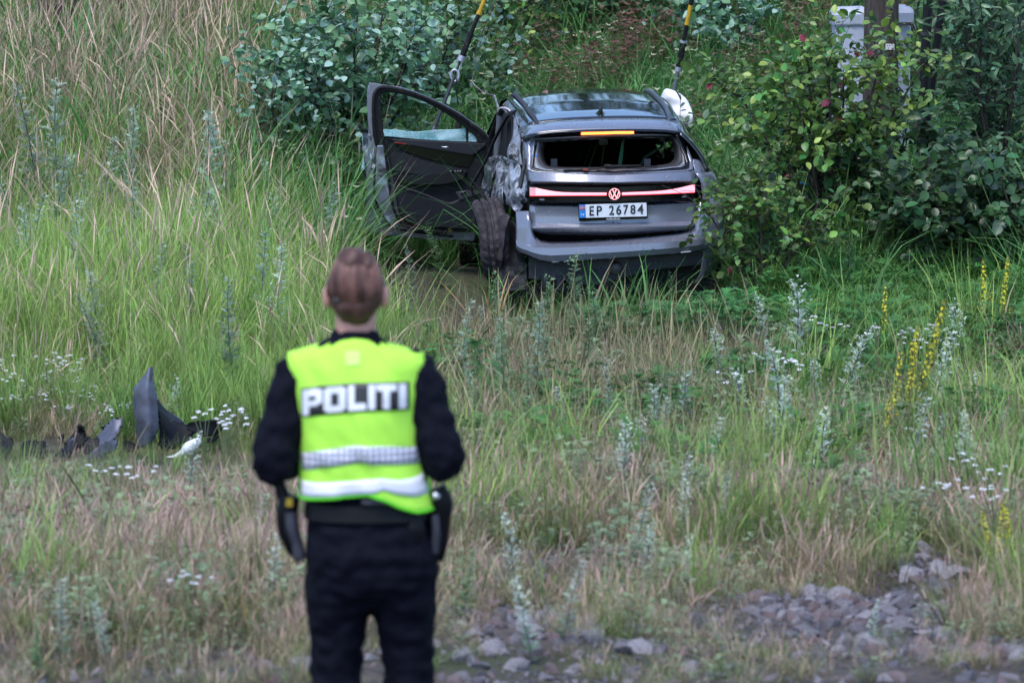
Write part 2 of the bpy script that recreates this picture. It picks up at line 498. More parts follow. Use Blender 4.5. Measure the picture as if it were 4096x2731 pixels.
def side_panel(s, y0, y1, name):
    ysr = [y for y in YS if y0 <= y <= y1]; ts = np.linspace(0, 1, 22)
    rows = []
    for y in ysr:
        r = []
        for t in ts:
            p = side_pt(y, t, s)
            r.append(p)
        rows.append(r)
    g = Geo(); V = [p for r in rows for p in r]; n = len(ts); F = []
    def inside(p): return any((p.y - a) ** 2 + (p.z - b) ** 2 < 0.385 ** 2 for a, b in ARCH)
    ins = [inside(p) for p in V]
    for i in range(len(rows) - 1):
        for j in range(n - 1):
            q = (i * n + j, i * n + j + 1, (i + 1) * n + j + 1, (i + 1) * n + j)
            if sum(ins[k] for k in q) < 4: F.append(q)
    for i, p in enumerate(V):
        if ins[i]:
            for a, b in ARCH:
                d = math.hypot(p.y - a, p.z - b)
                if d < 0.385:
                    k = 0.385 / max(d, 0.05); p.y = a + (p.y - a) * k; p.z = b + (p.z - b) * k
    g.add(V, F)
    return g.obj(name, PAINT, car, smooth=True, solid=0.006)


side_panel(1, 0.1, 4.6, 'side_panel')
side_panel(-1, 3.05, 4.6, 'front_wing')


def green_pt(y, t, s):
    """greenhouse, t 0..1 belt -> roof rail"""
    a = Vector((float(halfw(y)) - 0.062, y, float(belt(y)))); b = Vector((float(rail_x(y)), y, float(rail_z(y))))
    p = a.lerp(b, t); p.x += 0.035 * math.sin(math.pi * t); p.x *= s
    return p


GY = list(np.arange(0.24, 3.63, 0.06)); GT = np.linspace(0, 1, 11)
wins = [(0.62, 1.02), (1.1, 2.0), (2.08, 3.1)]
g = Geo(); rows = [[green_pt(y, t, 1) for t in GT] for y in GY]; n = len(GT)
V = [p for r in rows for p in r]; F = []
for i in range(len(rows) - 1):
    for j in range(n - 1):
        yc = (GY[i] + GY[i + 1]) / 2
        if 0 < j < n - 3 and any(a < yc < b for a, b in wins): continue
        F.append((i * n + j, i * n + j + 1, (i + 1) * n + j + 1, (i + 1) * n + j))
g.add(V, F); g.obj('pillar_frame', GLOSS, car, smooth=True, solid=0.012)
for a, b in wins:
    g = Geo(); g.grid([[green_pt(y, t, 1) + Vector((-0.006, 0, 0)) for t in np.linspace(0.08, 0.82, 8)] for y in np.linspace(a - 0.04, b + 0.04, 10)])
    g.obj('side_window', GLASS_D, car, smooth=True, solid=0.004)

# ---- roof: black gloss panel between the rails, crowned
def roof_pt(y, u):
    x = u * float(rail_x(y)); e = float(rail_z(y)); c = float(roof_top(y))
    return Vector((x, y, c + (e - c) * abs(u) ** 2.6))


YSEAM = 0.62
U = np.linspace(-1, 1, 25)
g = Geo(); g.grid([[roof_pt(y, u) for u in U] for y in np.linspace(YSEAM + 0.008, 2.85, 34)])
g.obj('roof', GLOSS, car, smooth=True, solid=0.008)
# rear edge of the roof with the spoiler below it
SPL = [(345, 585), (372, 560), (420, 545), (520, 528), (650, 513), (850, 502), (1000, 497), (1250, 492), (1500, 490), (1700, 494), (1850, 500), (1950, 515), (2030, 545)]
def spl_y(k): return 0.2 + 0.13 * abs(2 * k / (len(SPL) - 1) - 1) ** 2.5
trail = [lE(*p, spl_y(k)) for k, p in enumerate(SPL)]
seam = []
for k, p in enumerate(trail):
    u = -1 + 2 * k / (len(SPL) - 1)
    seam.append(roof_pt(YSEAM - 0.004, u * 1.0))
rows = []
for v in np.linspace(0, 1, 9):
    row = []
    for k in range(len(SPL)):
        p = trail[k].lerp(seam[k], v); p.z += 0.022 * math.sin(math.pi * v)
        row.append(p)
    rows.append(row)
g = Geo(); g.grid(rows); sp = g.obj('spoiler', PAINT, car, smooth=True, solid=0.004)
lip = Geo(); lip.grid([[p + Vector((0, -0.003, 0.003)) for p in trail], [p + Vector((0, -0.006, -0.013)) for p in trail], [p + Vector((0, 0.03, -0.034)) for p in trail], [p + Vector((0, 0.17, -0.032)) for p in trail]])
lip.obj('spoiler_lip', GLOSS_CLEAN, car, smooth=35, solid=0.004)
# brake light under the lip
bl = [(955, 525), (1140, 519), (1320, 514), (1503, 513)]
g = Geo()
r0 = [lE(x, y, 0.185) for x, y in bl]; r1 = [lE(x, y + 21, 0.188) for x, y in bl]
g.grid([r0, r1]); g.grid([[p + Vector((0, 0.03, 0)) for p in r1], r1])
g.obj('brake_light', BRAKE_E, car, solid=0.006)
# rails
for s in (-1, 1):
    pts = []
    for y in np.linspace(0.56, 2.5, 24):
        h = 0.02 * float(sm(0.56, 0.72, y)) * (1 - float(sm(2.3, 2.5, y)))
        pts.append(Vector((s * (float(rail_x(y)) - 0.055), y, float(roof_top(y)) + (float(rail_z(y)) - float(roof_top(y))) * 0.72 + 0.002 + h)))
    g = Geo(); g.tube(pts, [(0.019, 0.013)] * len(pts), 10); g.obj('roof_rail', TRIM if s < 0 else mat('satin rail', (0.1, 0.1, 0.12), 0.35, 0.6), car, smooth=50)
# shark-fin aerial
b0 = lE(1152, 330, 0.80); zt = float(roof_top(0.8))
secs = []
for f, w, h in [(0, 0.004, 0.008), (0.1, 0.038, 0.024), (0.35, 0.044, 0.042), (0.6, 0.034, 0.066), (0.85, 0.02, 0.088), (1.0, 0.008, 0.085)]:
    y = 0.80 - 0.14 + (1 - f) * 0.19
    base = float(roof_top(y)) - 0.004
    secs.append([Vector((b0.x + w * a, y, base + h * c)) for a, c in [(-1, 0), (-0.75, 0.3), (-0.16, 0.9), (0, 1.0), (0.16, 0.9), (0.75, 0.3), (1, 0)]])
g = Geo(); g.loft(secs); g.obj('roof_aerial', GLOSS_CLEAN, car, smooth=40)

# ---- tailgate: slab, light bar, lower panel
def rear_row(pts, conv, y0, ye, n=25):
    out = []
    xs_ = [p[0] for p in pts]; ys_ = [p[1] for p in pts]
    for k in range(n):
        u = k / (n - 1); x = xs_[0] + (xs_[-1] - xs_[0]) * u
        y = np.interp(x, xs_, ys_)
        out.append(conv(x, y, y0 + (ye - y0) * abs(2 * u - 1) ** 2.6))
    return out


r = [rear_row([(1127, 626), (1190, 640), (1350, 648), (1600, 650), (1900, 642), (2090, 632), (2150, 622)], lC, 0.075, 0.19),
     rear_row([(1120, 645), (1640, 664), (2160, 640)], lC, 0.03, 0.15),
     rear_row([(1128, 697), (1640, 704), (2165, 692)], lC, -0.005, 0.125),
     rear_row([(1130, 702), (1640, 709), (2166, 696)], lC, -0.003, 0.125),
     rear_row([(1134, 722), (1640, 727), (2168, 714)], lC, 0.035, 0.15)]
g = Geo(); g.grid(r); g.obj('tailgate_panel', PAINT, car, smooth=28, solid=0.006)
rb = [rear_row([(1124, 722), (1640, 726), (2171, 702)], lC, 0.055, 0.17), rear_row([(1124, 733), (1640, 738), (2171, 714)], lC, 0.022, 0.13),
      rear_row([(1125, 790), (1640, 798), (2169, 775)], lC, 0.018, 0.128), rear_row([(1126, 796), (1640, 803), (2169, 780)], lC, 0.022, 0.13), rear_row([(1127, 819), (1640, 828), (2168, 806)], lC, 0.02, 0.13),
      rear_row([(1130, 842), (1640, 846), (2165, 826)], lC, 0.05, 0.16)]
g = Geo(); g.grid(rb); lightbar = g.obj('light_bar', GLOSS_CLEAN, car, smooth=25, solid=0.006)


def band_patch(top, bot, conv, off, name, mt, parent, n=30, thick=0.003):
    x0 = top[0][0]; x1 = top[-1][0]
    r0 = []; r1 = []
    for k in range(n):
        x = x0 + (x1 - x0) * k / (n - 1)
        u = 2 * ((x * 0.5466 + 1066) - 1124) / (2171 - 1124) - 1
        yl = 0.018 + 0.11 * abs(u) ** 2.6 + off
        r0.append(conv(x, np.interp(x, [p[0] for p in top], [p[1] for p in top]), yl))
        r1.append(conv(x, np.interp(x, [p[0] for p in bot], [p[1] for p in bot]), yl))
    g = Geo(); g.grid([r0, r1]); o = g.obj(name, mt, car, solid=thick); o.parent = parent
    return o


LT_TOP = [(112, 143), (180, 150), (260, 165), (360, 185), (480, 199), (600, 202), (992, 203)]; LT_BOT = [(112, 237), (992, 231)]
RT_TOP = [(1170, 202), (1400, 195), (1600, 184), (1720, 171), (1820, 152), (1920, 128), (2005, 110)]; RT_BOT = [(1170, 230), (1600, 216), (2005, 197)]
def pad(P, d, ex): return [(p[0] + (ex if k == len(P) - 1 else (-ex if k == 0 else 0)), p[1] + d) for k, p in enumerate(P)]
band_patch([(180, 148)] + LT_TOP[2:], [(180, 236), (992, 231)], lB, -0.006, 'tail_light', RED_E, lightbar)
band_patch([(112, 143), (180, 148)], [(112, 237), (180, 236)], lB, -0.006, 'tail_light_end', RED_DIM, lightbar, n=6)
band_patch(RT_TOP, RT_BOT, lB, -0.006, 'tail_light', RED_E, lightbar)
band_patch(pad(LT_BOT, 0, 0), pad(LT_BOT, 7, 0), lB, -0.005, 'light_edge', RED_EDGE, lightbar)
band_patch(pad(RT_BOT, 0, 0), pad(RT_BOT, 7, 0), lB, -0.005, 'light_edge', RED_EDGE, lightbar)
band_patch([(225, 273), (280, 275)], [(225, 289), (280, 290)], lB, -0.008, 'reflector', REFLECT, lightbar, n=4)
band_patch([(1860, 243), (1905, 242)], [(1860, 259), (1905, 258)], lB, -0.008, 'reflector', REFLECT, lightbar, n=4)
# dashes etched into the lens
g = Geo()
for (T, B) in ((LT_TOP, LT_BOT), (RT_TOP, RT_BOT)):
    for row in range(6):
        for x in np.arange(T[0][0] + 10 + (row % 2) * 10, T[-1][0] - 12, 21):
            yt = np.interp(x, [p[0] for p in T], [p[1] for p in T]); yb = np.interp(x, [p[0] for p in B], [p[1] for p in B])
            y = yb - 8 - row * 14
            if y < yt + 6: continue
            u = 2 * ((x * 0.5466 + 1066) - 1124) / (2171 - 1124) - 1
            yl = 0.018 + 0.11 * abs(u) ** 2.6 - 0.0095
            g.add([lB(x, y, yl), lB(x + 11, y, yl), lB(x + 11, y + 2.4, yl), lB(x, y + 2.4, yl)], [(0, 1, 2, 3)])
o = g.obj('lens_marks', mat('lens mark', (0.35, 0.05, 0.08), 0.4), car); o['kind'] = 'stuff'; o.parent = lightbar

# emblem: black disc, lit ring and letters
ec = lB(1082, 217, 0.0); pxm = 0.34864 / 522
disc = Geo()
def circ(r, n, y): return [Vector((ec.x + r * math.cos(2 * math.pi * k / n), y, ec.z + r * math.sin(2 * math.pi * k / n))) for k in range(n)]
disc.loft([circ(88 * pxm, 40, 0.03), circ(88 * pxm, 40, -0.004), circ(82 * pxm, 40, -0.010)])
emblem = disc.obj('emblem', GLOSS_CLEAN, car, smooth=30)
g = Geo(); Rr = 66 * pxm
ro = circ(Rr, 40, -0.013); ri = circ(Rr - 8 * pxm, 40, -0.013)
g.grid([ro, ri], closed=True)
def stroke(a, b, w):
    a = Vector((a[0], 0, a[1])); b = Vector((b[0], 0, b[1])); d = (b - a).normalized(); nrm = Vector((-d.z, 0, d.x)) * w / 2
    g.add([Vector((ec.x, -0.0135, ec.z)) + q * Rr for q in (a + nrm, b + nrm, b - nrm, a - nrm)], [(0, 1, 2, 3)])
for a, b in [((-0.36, 0.86), (0, 0.06)), ((0.36, 0.86), (0, 0.06)), ((-0.78, 0.42), (-0.36, -0.72)), ((-0.36, -0.72), (-0.02, 0.02)), ((0.78, 0.42), (0.36, -0.72)), ((0.36, -0.72), (0.02, 0.02))]:
    stroke(a, b, 0.17)
o = g.obj('emblem_letters', EMBLEM_E, car, solid=0.003); o.parent = emblem

# lower panel of the tailgate
r = [rear_row([(1128, 846), (1640, 850), (2170, 822)], lC, 0.075, 0.185),
     rear_row([(1128, 858), (1640, 864), (2176, 838)], lC, 0.045, 0.15),
     rear_row([(1124, 900), (1640, 915), (2184, 890)], lC, 0.055, 0.16),
     rear_row([(1132, 960), (1640, 965), (2182, 948)], lC, 0.04, 0.14),
     rear_row([(1140, 990), (1640, 987), (2160, 975)], lC, 0.0, 0.10),
     rear_row([(1141, 995), (1640, 992), (2158, 980)], lC, 0.0, 0.10),
     rear_row([(1152, 1010), (1640, 1012), (2140, 1000)], lC, 0.03, 0.125),
     rear_row([(1190, 1030), (1640, 1035), (2080, 1015)], lC, 0.065, 0.15)]
g = Geo(); g.grid(r); g.obj('tailgate_lower', PAINT, car, smooth=24, solid=0.006)
# black sheet added behind the seams to give the gaps their shade
g = Geo(); g.grid([rear_row([(1110, 640), (2180, 628)], lC, 0.13, 0.24), rear_row([(1120, 1090), (2180, 1060)], lC, 0.16, 0.26)])
g.obj('gap_shade_sheet', PLAST, car, smooth=True, solid=0.01)


# ---- number plate
def text_mesh(body, quad, fat=0.0):
    """flat lettering stretched to fill quad = (bl, br, tr, tl)"""
    cu = bpy.data.curves.new('lettering', 'FONT'); cu.body = body; cu.resolution_u = 3; cu.offset = fat
    to = bpy.data.objects.new('lettering', cu)
    me = bpy.data.meshes.new_from_object(to)
    co = np.array([v.co[:] for v in me.vertices])
    lo = co.min(0); hi = co.max(0)
    bl, br, tr, tl = [Vector(q) for q in quad]
    for v in me.vertices:
        u = (v.co.x - lo[0]) / (hi[0] - lo[0]); w = (v.co.y - lo[1]) / (hi[1] - lo[1])
        v.co = bl.lerp(br, u).lerp(tl.lerp(tr, u), w)
    bpy.data.objects.remove(to); bpy.data.curves.remove(cu)
    return me


def text_on(body, corners, yl, mt, parent, name='lettering', off=0.0, bold=0.0, fat=0.0):
    q = [lB(*c, yl + off) for c in corners]
    me = text_mesh(body, q, fat); me.materials.append(mt)
    o = link_obj(name, me, car); o.parent = parent
    if bold:
        s = o.modifiers.new('t', 'SOLIDIFY'); s.thickness = bold
    return o


PY0 = 0.012
def pB(u, v, d): return lB(u, v, PY0 + d)
g = Geo(); g.plate([(672, 338), (1448, 311), (1454, 315), (1466, 490), (1462, 497), (690, 530), (676, 522), (668, 345)], thick=0.02, fn=pB)
plate = g.obj('number_plate', GLOSS_CLEAN, car, bevel=0.002)
def flat(poly, off, name, mt, parent):
    g = Geo(); g.plate(poly, thick=0.0015, fn=lambda u, v, d: lB(u, v, PY0 + off + d)); o = g.obj(name, mt, car); o.parent = parent; return o
flat([(678, 342), (1450, 318), (1456, 474), (681, 493)], -0.004, 'plate_face', WHITE, plate)
flat([(678, 342), (748, 340), (755, 491), (681, 493)], -0.007, 'country_band', BLUE_P, plate)
flat([(685, 358), (743, 356), (745, 397), (687, 399)], -0.009, 'flag', REDP, plate)
for q in ([(702, 357), (713, 357), (715, 398), (704, 398)], [(685, 372), (744, 371), (744, 384), (686, 385)]): flat(q, -0.0105, 'flag_cross', WHITE_P, plate)
for q in ([(705, 357), (710, 357), (712, 398), (707, 398)], [(685, 376), (744, 375), (744, 380), (686, 381)]): flat(q, -0.012, 'flag_cross', mat('dark blue print', (0.03, 0.05, 0.25), 0.5), plate)
text_on('N', [(703, 468), (733, 467), (732, 440), (702, 441)], PY0 - 0.009, WHITE_P, plate, bold=0.001)
xs0 = {'E': (798, 849), 'P': (880, 942), '2': (1022, 1080), '6': (1103, 1163), '7': (1186, 1243), '8': (1266, 1326), '4': (1348, 1418)}
for ch, (xa, xb) in xs0.items():
    ya = 468 - (xa - 798) * 0.036; yb = 468 - (xb - 798) * 0.036; h = 110
    text_on(ch, [(xa, ya), (xb, yb), (xb - 1, yb - h), (xa - 1, ya - h)], PY0 - 0.0075, BLACK_P, plate, 'letter', bold=0.001, fat=0.02)
text_on('mollerbil.no', [(995, 517), (1148, 511), (1148, 487), (995, 491)], PY0 - 0.003, WHITE_P, plate, bold=0.001)
for ch, xa, xb in (('G', 978, 1034), ('T', 1044, 1098), ('X', 1104, 1165)):
    text_on(ch, [(xa, 582), (xb, 580), (xb, 538), (xa, 540)], 0.035, BLACK_P, car, 'model_letter', bold=0.004, fat=0.01)

# ---- bumper: (x, inner top, middle, ridge, bottom) in close-view pixels
BC = [(1042, 887, 1000, 1064, 1108), (1052, 887, 1000, 1078, 1128), (1065, 886, 1000, 1085, 1140), (1095, 885, 995, 1098, 1148), (1120, 885, 985, 1103, 1158), (1132, 950, 1010, 1108, 1163),
      (1146, 1010, 1045, 1112, 1170), (1165, 1048, 1075, 1115, 1178), (1200, 1070, 1088, 1117, 1190), (1260, 1079, 1095, 1118, 1200), (1400, 1075, 1091, 1113, 1192), (1530, 1066, 1082, 1107, 1186), (1660, 1057, 1073, 1101, 1176),
      (1800, 1046, 1062, 1093, 1166), (1950, 1032, 1048, 1083, 1154), (2080, 1013, 1038, 1074, 1143), (2140, 990, 1026, 1066, 1136), (2172, 930, 1015, 1062, 1132), (2190, 830, 1000, 1058, 1128),
      (2215, 812, 990, 1054, 1122), (2250, 806, 985, 1047, 1114), (2300, 801, 982, 1038, 1100), (2345, 798, 980, 1030, 1088)]
R0 = []; R1 = []; R2 = []; R3 = []; R4 = []; R5 = []
for x, a, b, c, d in BC:
    xl = (x - 1657) * 0.001222
    y = -0.025 + 0.5 * (abs(xl) / 0.93) ** 5
    corner = float(sm(0.56, 0.66, abs(xl)))
    R0.append(lC(x, a, y + 0.13 * (1 - corner) + 0.05 * corner)); R1.append(lC(x, b, y + 0.075 * (1 - corner) + 0.035 * corner))
    R2.append(lC(x, c - 4, y + 0.012)); R3.append(lC(x, c, y)); R4.append(lC(x, c * 0.45 + d * 0.55, y - 0.008)); R5.append(lC(x, d, y + 0.01))
g = Geo(); g.grid([R0, R1, R2, R3, R4, R5, [p + Vector((0, 0.03, -0.012)) for p in R5]])
bumper = g.obj('rear_bumper', PAINT, car, smooth=26, solid=0.005)
# dirty ledge and pale clips along the torn lower edge
for k, (x0, x1) in enumerate([(370, 450), (502, 620), (672, 790), (845, 965), (1016, 1120), (1180, 1290), (1350, 1458), (1512, 1630), (1680, 1790), (1846, 1960)]):
    ym = np.interp((x0 + x1) / 2, [0, 380, 1080, 1900, 2200], [940, 995, 950, 878, 850])
    ya = np.interp(x0, [0, 380, 1080, 1900, 2200], [940, 995, 950, 878, 850]); yb = np.interp(x1, [0, 380, 1080, 1900, 2200], [940, 995, 950, 878, 850])
    g = Geo(); g.plate([(x0, ya - 1), (x1, yb - 1), (x1, yb + 9), (x0, ya + 11)], thick=0.008, fn=lambda u, v, d: lB(u, v, 0.005 + d)); o = g.obj('clip', CLIPW, car); o.parent = bumper
for cx_, cy_ in ((762, 910), (1533, 850)):
    g = Geo(); yl = -0.036
    ci = [lB(cx_ + 14 * math.cos(t), cy_ + 14 * math.sin(t), yl) for t in np.linspace(0, 2 * math.pi, 20, endpoint=False)]
    co_ = [lB(cx_ + 11 * math.cos(t), cy_ + 11 * math.sin(t), yl - 0.002) for t in np.linspace(0, 2 * math.pi, 20, endpoint=False)]
    g.grid([ci, co_], closed=True); o = g.obj('parking_sensor', BLACK_P, car); o.parent = bumper
# underbody: beam, tow cover, brackets
g = Geo(); g.plate([(100, 940), (400, 1000), (1100, 960), (2150, 860), (2150, 1020), (1500, 1090), (1180, 1180), (900, 1260), (560, 1250), (520, 1215), (420, 1205), (100, 1190)],
                   holes=[[(615, 1078), (640, 1072), (860, 1075), (900, 1100), (850, 1132), (640, 1140), (610, 1120)], [(505, 1165), (530, 1155), (540, 1170), (520, 1182)]], thick=0.05, fn=lambda u, v, d: lB(u, v, 0.16 + d))
g.obj('rear_beam', UNDER, car, bevel=0.003)
g = Geo(); g.plate([(600, 1068), (910, 1068), (910, 1145), (600, 1145)], thick=0.01, fn=lambda u, v, d: lB(u, v, 0.2 + d)); g.obj('beam_recess', mat('recess', (0.035, 0.036, 0.05), 0.35, 0.4), car)
g = Geo(); c = lB(1105, 1075, 0.12); pts = [c + Vector((0, 0.14, 0)), c, c - Vector((0, 0.025, 0)), c - Vector((0, 0.04, 0))]
g.tube(pts, [0.052, 0.052, 0.045, 0.02], 20); g.obj('tow_cover', mat('brown plastic', (0.05, 0.04, 0.04), 0.45), car, smooth=40)
for bx, by in ((285, 1210), (450, 1245)):
    g = Geo(); g.box(lB(bx, by, 0.14), (0.045, 0.05, 0.1)); g.box(lB(bx, by + 10, 0.11), (0.02, 0.03, 0.03)); g.obj('bracket', UNDER, car, bevel=0.004)
g = Geo(); g.box((0, 2.3, 0.24), (1.6, 4.2, 0.1)); g.obj('floor_pan', PLAST, car)
g = Geo(); g.box((0.05, 0.42, 0.36), (1.35, 0.3, 0.2)); g.obj('rear_axle_housing', PLAST, car, bevel=0.03)

# ---- window opening of the tailgate
def ring(outer, inner, yo, yi, name, mt, conv=lC, n=64, thick=0.008, rag=0):
    def res(poly):
        P = [Vector((p[0], p[1], 0)) for p in poly]; P.append(P[0]); L = [0]
        for i in range(len(P) - 1): L.append(L[-1] + (P[i + 1] - P[i]).length)
        out = []
        for k in range(n):
            s = L[-1] * k / n; i = max(j for j in range(len(L)) if L[j] <= s); i = min(i, len(P) - 2)
            out.append(P[i].lerp(P[i + 1], (s - L[i]) / (L[i + 1] - L[i] + 1e-9)))
        return out
    O = res(outer); I = res(inner)
    if rag: I = [p + Vector((random.uniform(-rag, rag), random.uniform(-rag, rag), 0)) for p in I]
    def yy(p, y): return y + 0.13 * (1 - float(np.clip((640 - p.y) / 220, 0, 1.1))) * 0 + 0.2 * float(np.clip((640 - p.y) / 215, 0, 1)) + 0.07 * abs((p.x - 1640) / 500) ** 2.5
    g = Geo(); g.grid([[conv(p.x, p.y, yy(p, yo)) for p in O], [conv(p.x, p.y, yy(p, yi)) for p in I]], closed=True)
    return g.obj(name, mt, car, smooth=True, solid=thick)


W_OUT = [(1088, 432), (1640, 405), (2085, 400), (2130, 520), (2165, 620), (2120, 634), (1900, 646), (1640, 654), (1350, 650), (1200, 645), (1110, 636), (1112, 560)]
W_MID = [(1158, 440), (1640, 418), (2050, 412), (2095, 500), (2135, 600), (2120, 625), (1900, 637), (1640, 645), (1350, 641), (1200, 637), (1134, 628), (1146, 540)]
W_IN = [(1172, 452), (1640, 425), (2035, 420), (2078, 500), (2110, 590), (2090, 614), (1900, 628), (1640, 635), (1350, 633), (1220, 628), (1148, 618), (1158, 540)]
W_TR = [(1200, 452), (1640, 428), (2030, 425), (2068, 480), (2085, 570), (2060, 598), (1900, 618), (1640, 626), (1350, 624), (1235, 620), (1190, 590), (1178, 520)]
W_OP = [(1225, 448), (1640, 432), (2000, 428), (2030, 470), (2038, 550), (2010, 588), (1900, 604), (1640, 612), (1350, 612), (1245, 606), (1222, 580), (1212, 520)]
ring(W_OUT, W_MID, 0.075, 0.085, 'tailgate_frame', PAINT)
ring(W_MID, W_IN, 0.078, 0.09, 'glass_edge', GLOSS_CLEAN, rag=3.5)
ring(W_IN, W_TR, 0.1, 0.115, 'window_flange', mat('grey primer', (0.17, 0.18, 0.21), 0.45, 0.2), thick=0.004)
ring(W_TR, W_OP, 0.105, 0.2, 'window_trim', TRIM, thick=0.006)
# rear wiper on the sill
g = Geo(); g.tube([lC(1600, 606, 0.1), lC(1625, 607, 0.07), lC(1640, 609, 0.07), lC(1720, 606, 0.085), lC(1825, 601, 0.1)], [(0.014, 0.02), (0.018, 0.022), (0.016, 0.018), (0.011, 0.013), (0.007, 0.008)], 10)
wip = g.obj('wiper', PLAST, car, smooth=50)
g = Geo(); g.tube([lC(1730, 614, 0.1), lC(1925, 605, 0.14)], [0.006, 0.004], 6); o = g.obj('wiper_blade', RUBBER, car); o.parent = wip
g = Geo(); g.tube([lC(1340, 632, 0.09), lC(1450, 628, 0.09), lC(1540, 622, 0.09), lC(1600, 608, 0.09)], [0.006, 0.008, 0.007, 0.006], 6); g.obj('trim_strip', RUBBER, car)
g = Geo(); g.box(lC(1478, 627, 0.075), (0.04, 0.02, 0.014)); g.obj('latch', mat('red latch', (0.25, 0.03, 0.02), 0.5), car, bevel=0.003)
g = Geo(); g.tube([lC(1163, 537, 0.12), lC(1172, 538, 0.12)], 0.009, 8); g.obj('blue_clip', BLUE_C, car)
g = Geo(); g.tube([lC(2285, 862, 0.3), lC(2310, 862, 0.3)], 0.014, 8); g.tube([lC(2318, 860, 0.3), lC(2328, 858, 0.3)], 0.009, 8); g.obj('blue_clip', BLUE_C, car)

# ---- right rear corner: shoulder, lamp cavity, pillar trim
def patch(rows, conv, yls, name, mt, n=8, solid=0.006, smooth=True, amp=0.0, seed=0, fr=9.0):
    """rows of pixel points + depth per point, resampled with Catmull-Rom and crumpled by amp"""
    if amp > 0.02: n = max(3, n - 3)
    R_ = []
    for i, r in enumerate(rows):
        ys_ = yls[i] if hasattr(yls[i], '__len__') else [yls[i]] * len(r)
        P = [conv(p[0], p[1], y) for p, y in zip(r, ys_)]
        R_.append(smooth_curve(P, n))
    cols = list(zip(*R_)); C2 = [smooth_curve(c, n) for c in cols]
    g = Geo(); V = [list(r) for r in zip(*C2)]
    if amp:
        for r in V:
            for p in r:
                q = p * fr + Vector((seed * 3.1, seed, 0))
                k = noise.noise(q); f1 = abs(noise.noise(Vector((q.x * 0.9 + 0.7 * q.z, 3.0 + seed, q.y * 0.3)))); f2 = abs(noise.noise(Vector((q.x * 0.5 - 1.1 * q.z, 8.0 + seed, q.x * 0.2))))
                p += Vector((noise.noise(q + Vector((9, 0, 0))) * 0.3 * amp, (0.35 * k + 1.9 * f1 + 1.7 * f2 - 0.8) * amp, noise.noise(q + Vector((0, 7, 0))) * 0.3 * amp))
    g.grid(V)
    return g.obj(name, mt, car, smooth=(9 if amp > 0.02 else (30 if amp else 45)), solid=solid)


patch([[(2150, 560), (2190, 568), (2235, 592), (2268, 628)], [(2160, 630), (2200, 632), (2245, 645), (2277, 662)], [(2168, 690), (2205, 690), (2250, 688), (2272, 682)]], lC,
      [[0.22, 0.26, 0.36, 0.5], [0.165, 0.19, 0.29, 0.45], [0.165, 0.2, 0.3, 0.45]], 'rear_shoulder', PAINT)
g = Geo(); g.plate([(2170, 690), (2275, 684), (2300, 740), (2318, 806), (2178, 826)], holes=[[(2222 + 19 * math.cos(t), 728 + 19 * math.sin(t)) for t in np.linspace(0, 2 * math.pi, 14, endpoint=False)]], thick=0.006, fn=lambda u, v, d: lC(u, v, 0.22 + 0.2 * max(0, (u - 2180)) / 130 + d))
g.obj('lamp_cavity', UNDER, car)
g = Geo(); g.tube([lC(2200, 740, 0.2), lC(2225, 775, 0.19), lC(2250, 780, 0.2)], 0.006, 6); g.tube([lC(2235, 770, 0.2), lC(2280, 800, 0.22)], 0.005, 6); g.obj('lamp_wiring', RUBBER, car)
patch([[(2045, 408), (2085, 400)], [(2092, 500), (2118, 486)], [(2128, 580), (2160, 565)], [(2150, 640), (2178, 632)]], lC, [[0.27, 0.3], [0.24, 0.29], [0.2, 0.27], [0.15, 0.2]], 'pillar_trim', GLOSS_CLEAN)

# ---- torn left flank
# strip beside the roof (cant rail) running down into the spoiler corner
patch([[(1018, 168), (985, 190), (955, 222)], [(1075, 215), (1035, 235), (1000, 262)], [(1125, 270), (1080, 300), (1040, 330)], [(1160, 325), (1115, 365), (1065, 400)], [(1180, 372), (1128, 400), (1086, 436)]], lC,
      [[2.3, 2.3, 2.25], [1.75, 1.75, 1.7], [1.2, 1.15, 1.1], [0.75, 0.7, 0.65], [0.42, 0.36, 0.33]], 'cant_rail', mat('dusty black panel', (0.03, 0.032, 0.035), 0.25, 0, 0.5, coat=0.6, dirt=(0.2, 0.2, 0.22), dscale=18, dlo=0.5, dhi=0.72), amp=0.01, seed=3)
patch([[(1088, 434), (1120, 440), (1160, 442)], [(1085, 520), (1112, 525), (1148, 530)], [(1090, 600), (1112, 612), (1136, 626)], [(1108, 690), (1122, 694), (1134, 700)]], lC,
      [[0.42, 0.36, 0.3], [0.4, 0.3, 0.24], [0.36, 0.26, 0.2], [0.28, 0.2, 0.15]], 'corner_panel', PAINT, amp=0.006, seed=8)
patch([[(1030, 262), (1050, 300)], [(1025, 360), (1066, 400)], [(1012, 440), (1068, 470)], [(990, 510), (1072, 540)], [(988, 596), (1080, 600)]], lC,
      [[1.1, 0.95], [0.95, 0.8], [0.85, 0.66], [0.8, 0.58], [0.8, 0.55]], 'pillar_skin', PAINT_D, n=7, amp=0.03, seed=5)
patch([[(1000, 470), (1030, 455), (1052, 480)], [(995, 520), (1030, 510), (1056, 530)], [(1000, 560), (1030, 565), (1055, 575)]], lC, [[0.64, 0.62, 0.6]] * 3, 'scraped_patch', SCRAPE, n=6, amp=0.012, seed=6)
patch([[(985, 600), (1020, 590), (1065, 598), (1085, 640)], [(972, 680), (1020, 690), (1075, 680), (1128, 712)], [(965, 770), (1010, 790), (1062, 780), (1120, 790)], [(985, 850), (1020, 868), (1055, 888), (1110, 832)]], lC,
      [[0.75, 0.6, 0.5, 0.4], [0.85, 0.55, 0.42, 0.3], [0.8, 0.55, 0.38, 0.28], [0.7, 0.5, 0.4, 0.3]], 'crumpled_quarter_panel', SCRAPE, n=10, amp=0.075, seed=1, fr=8)
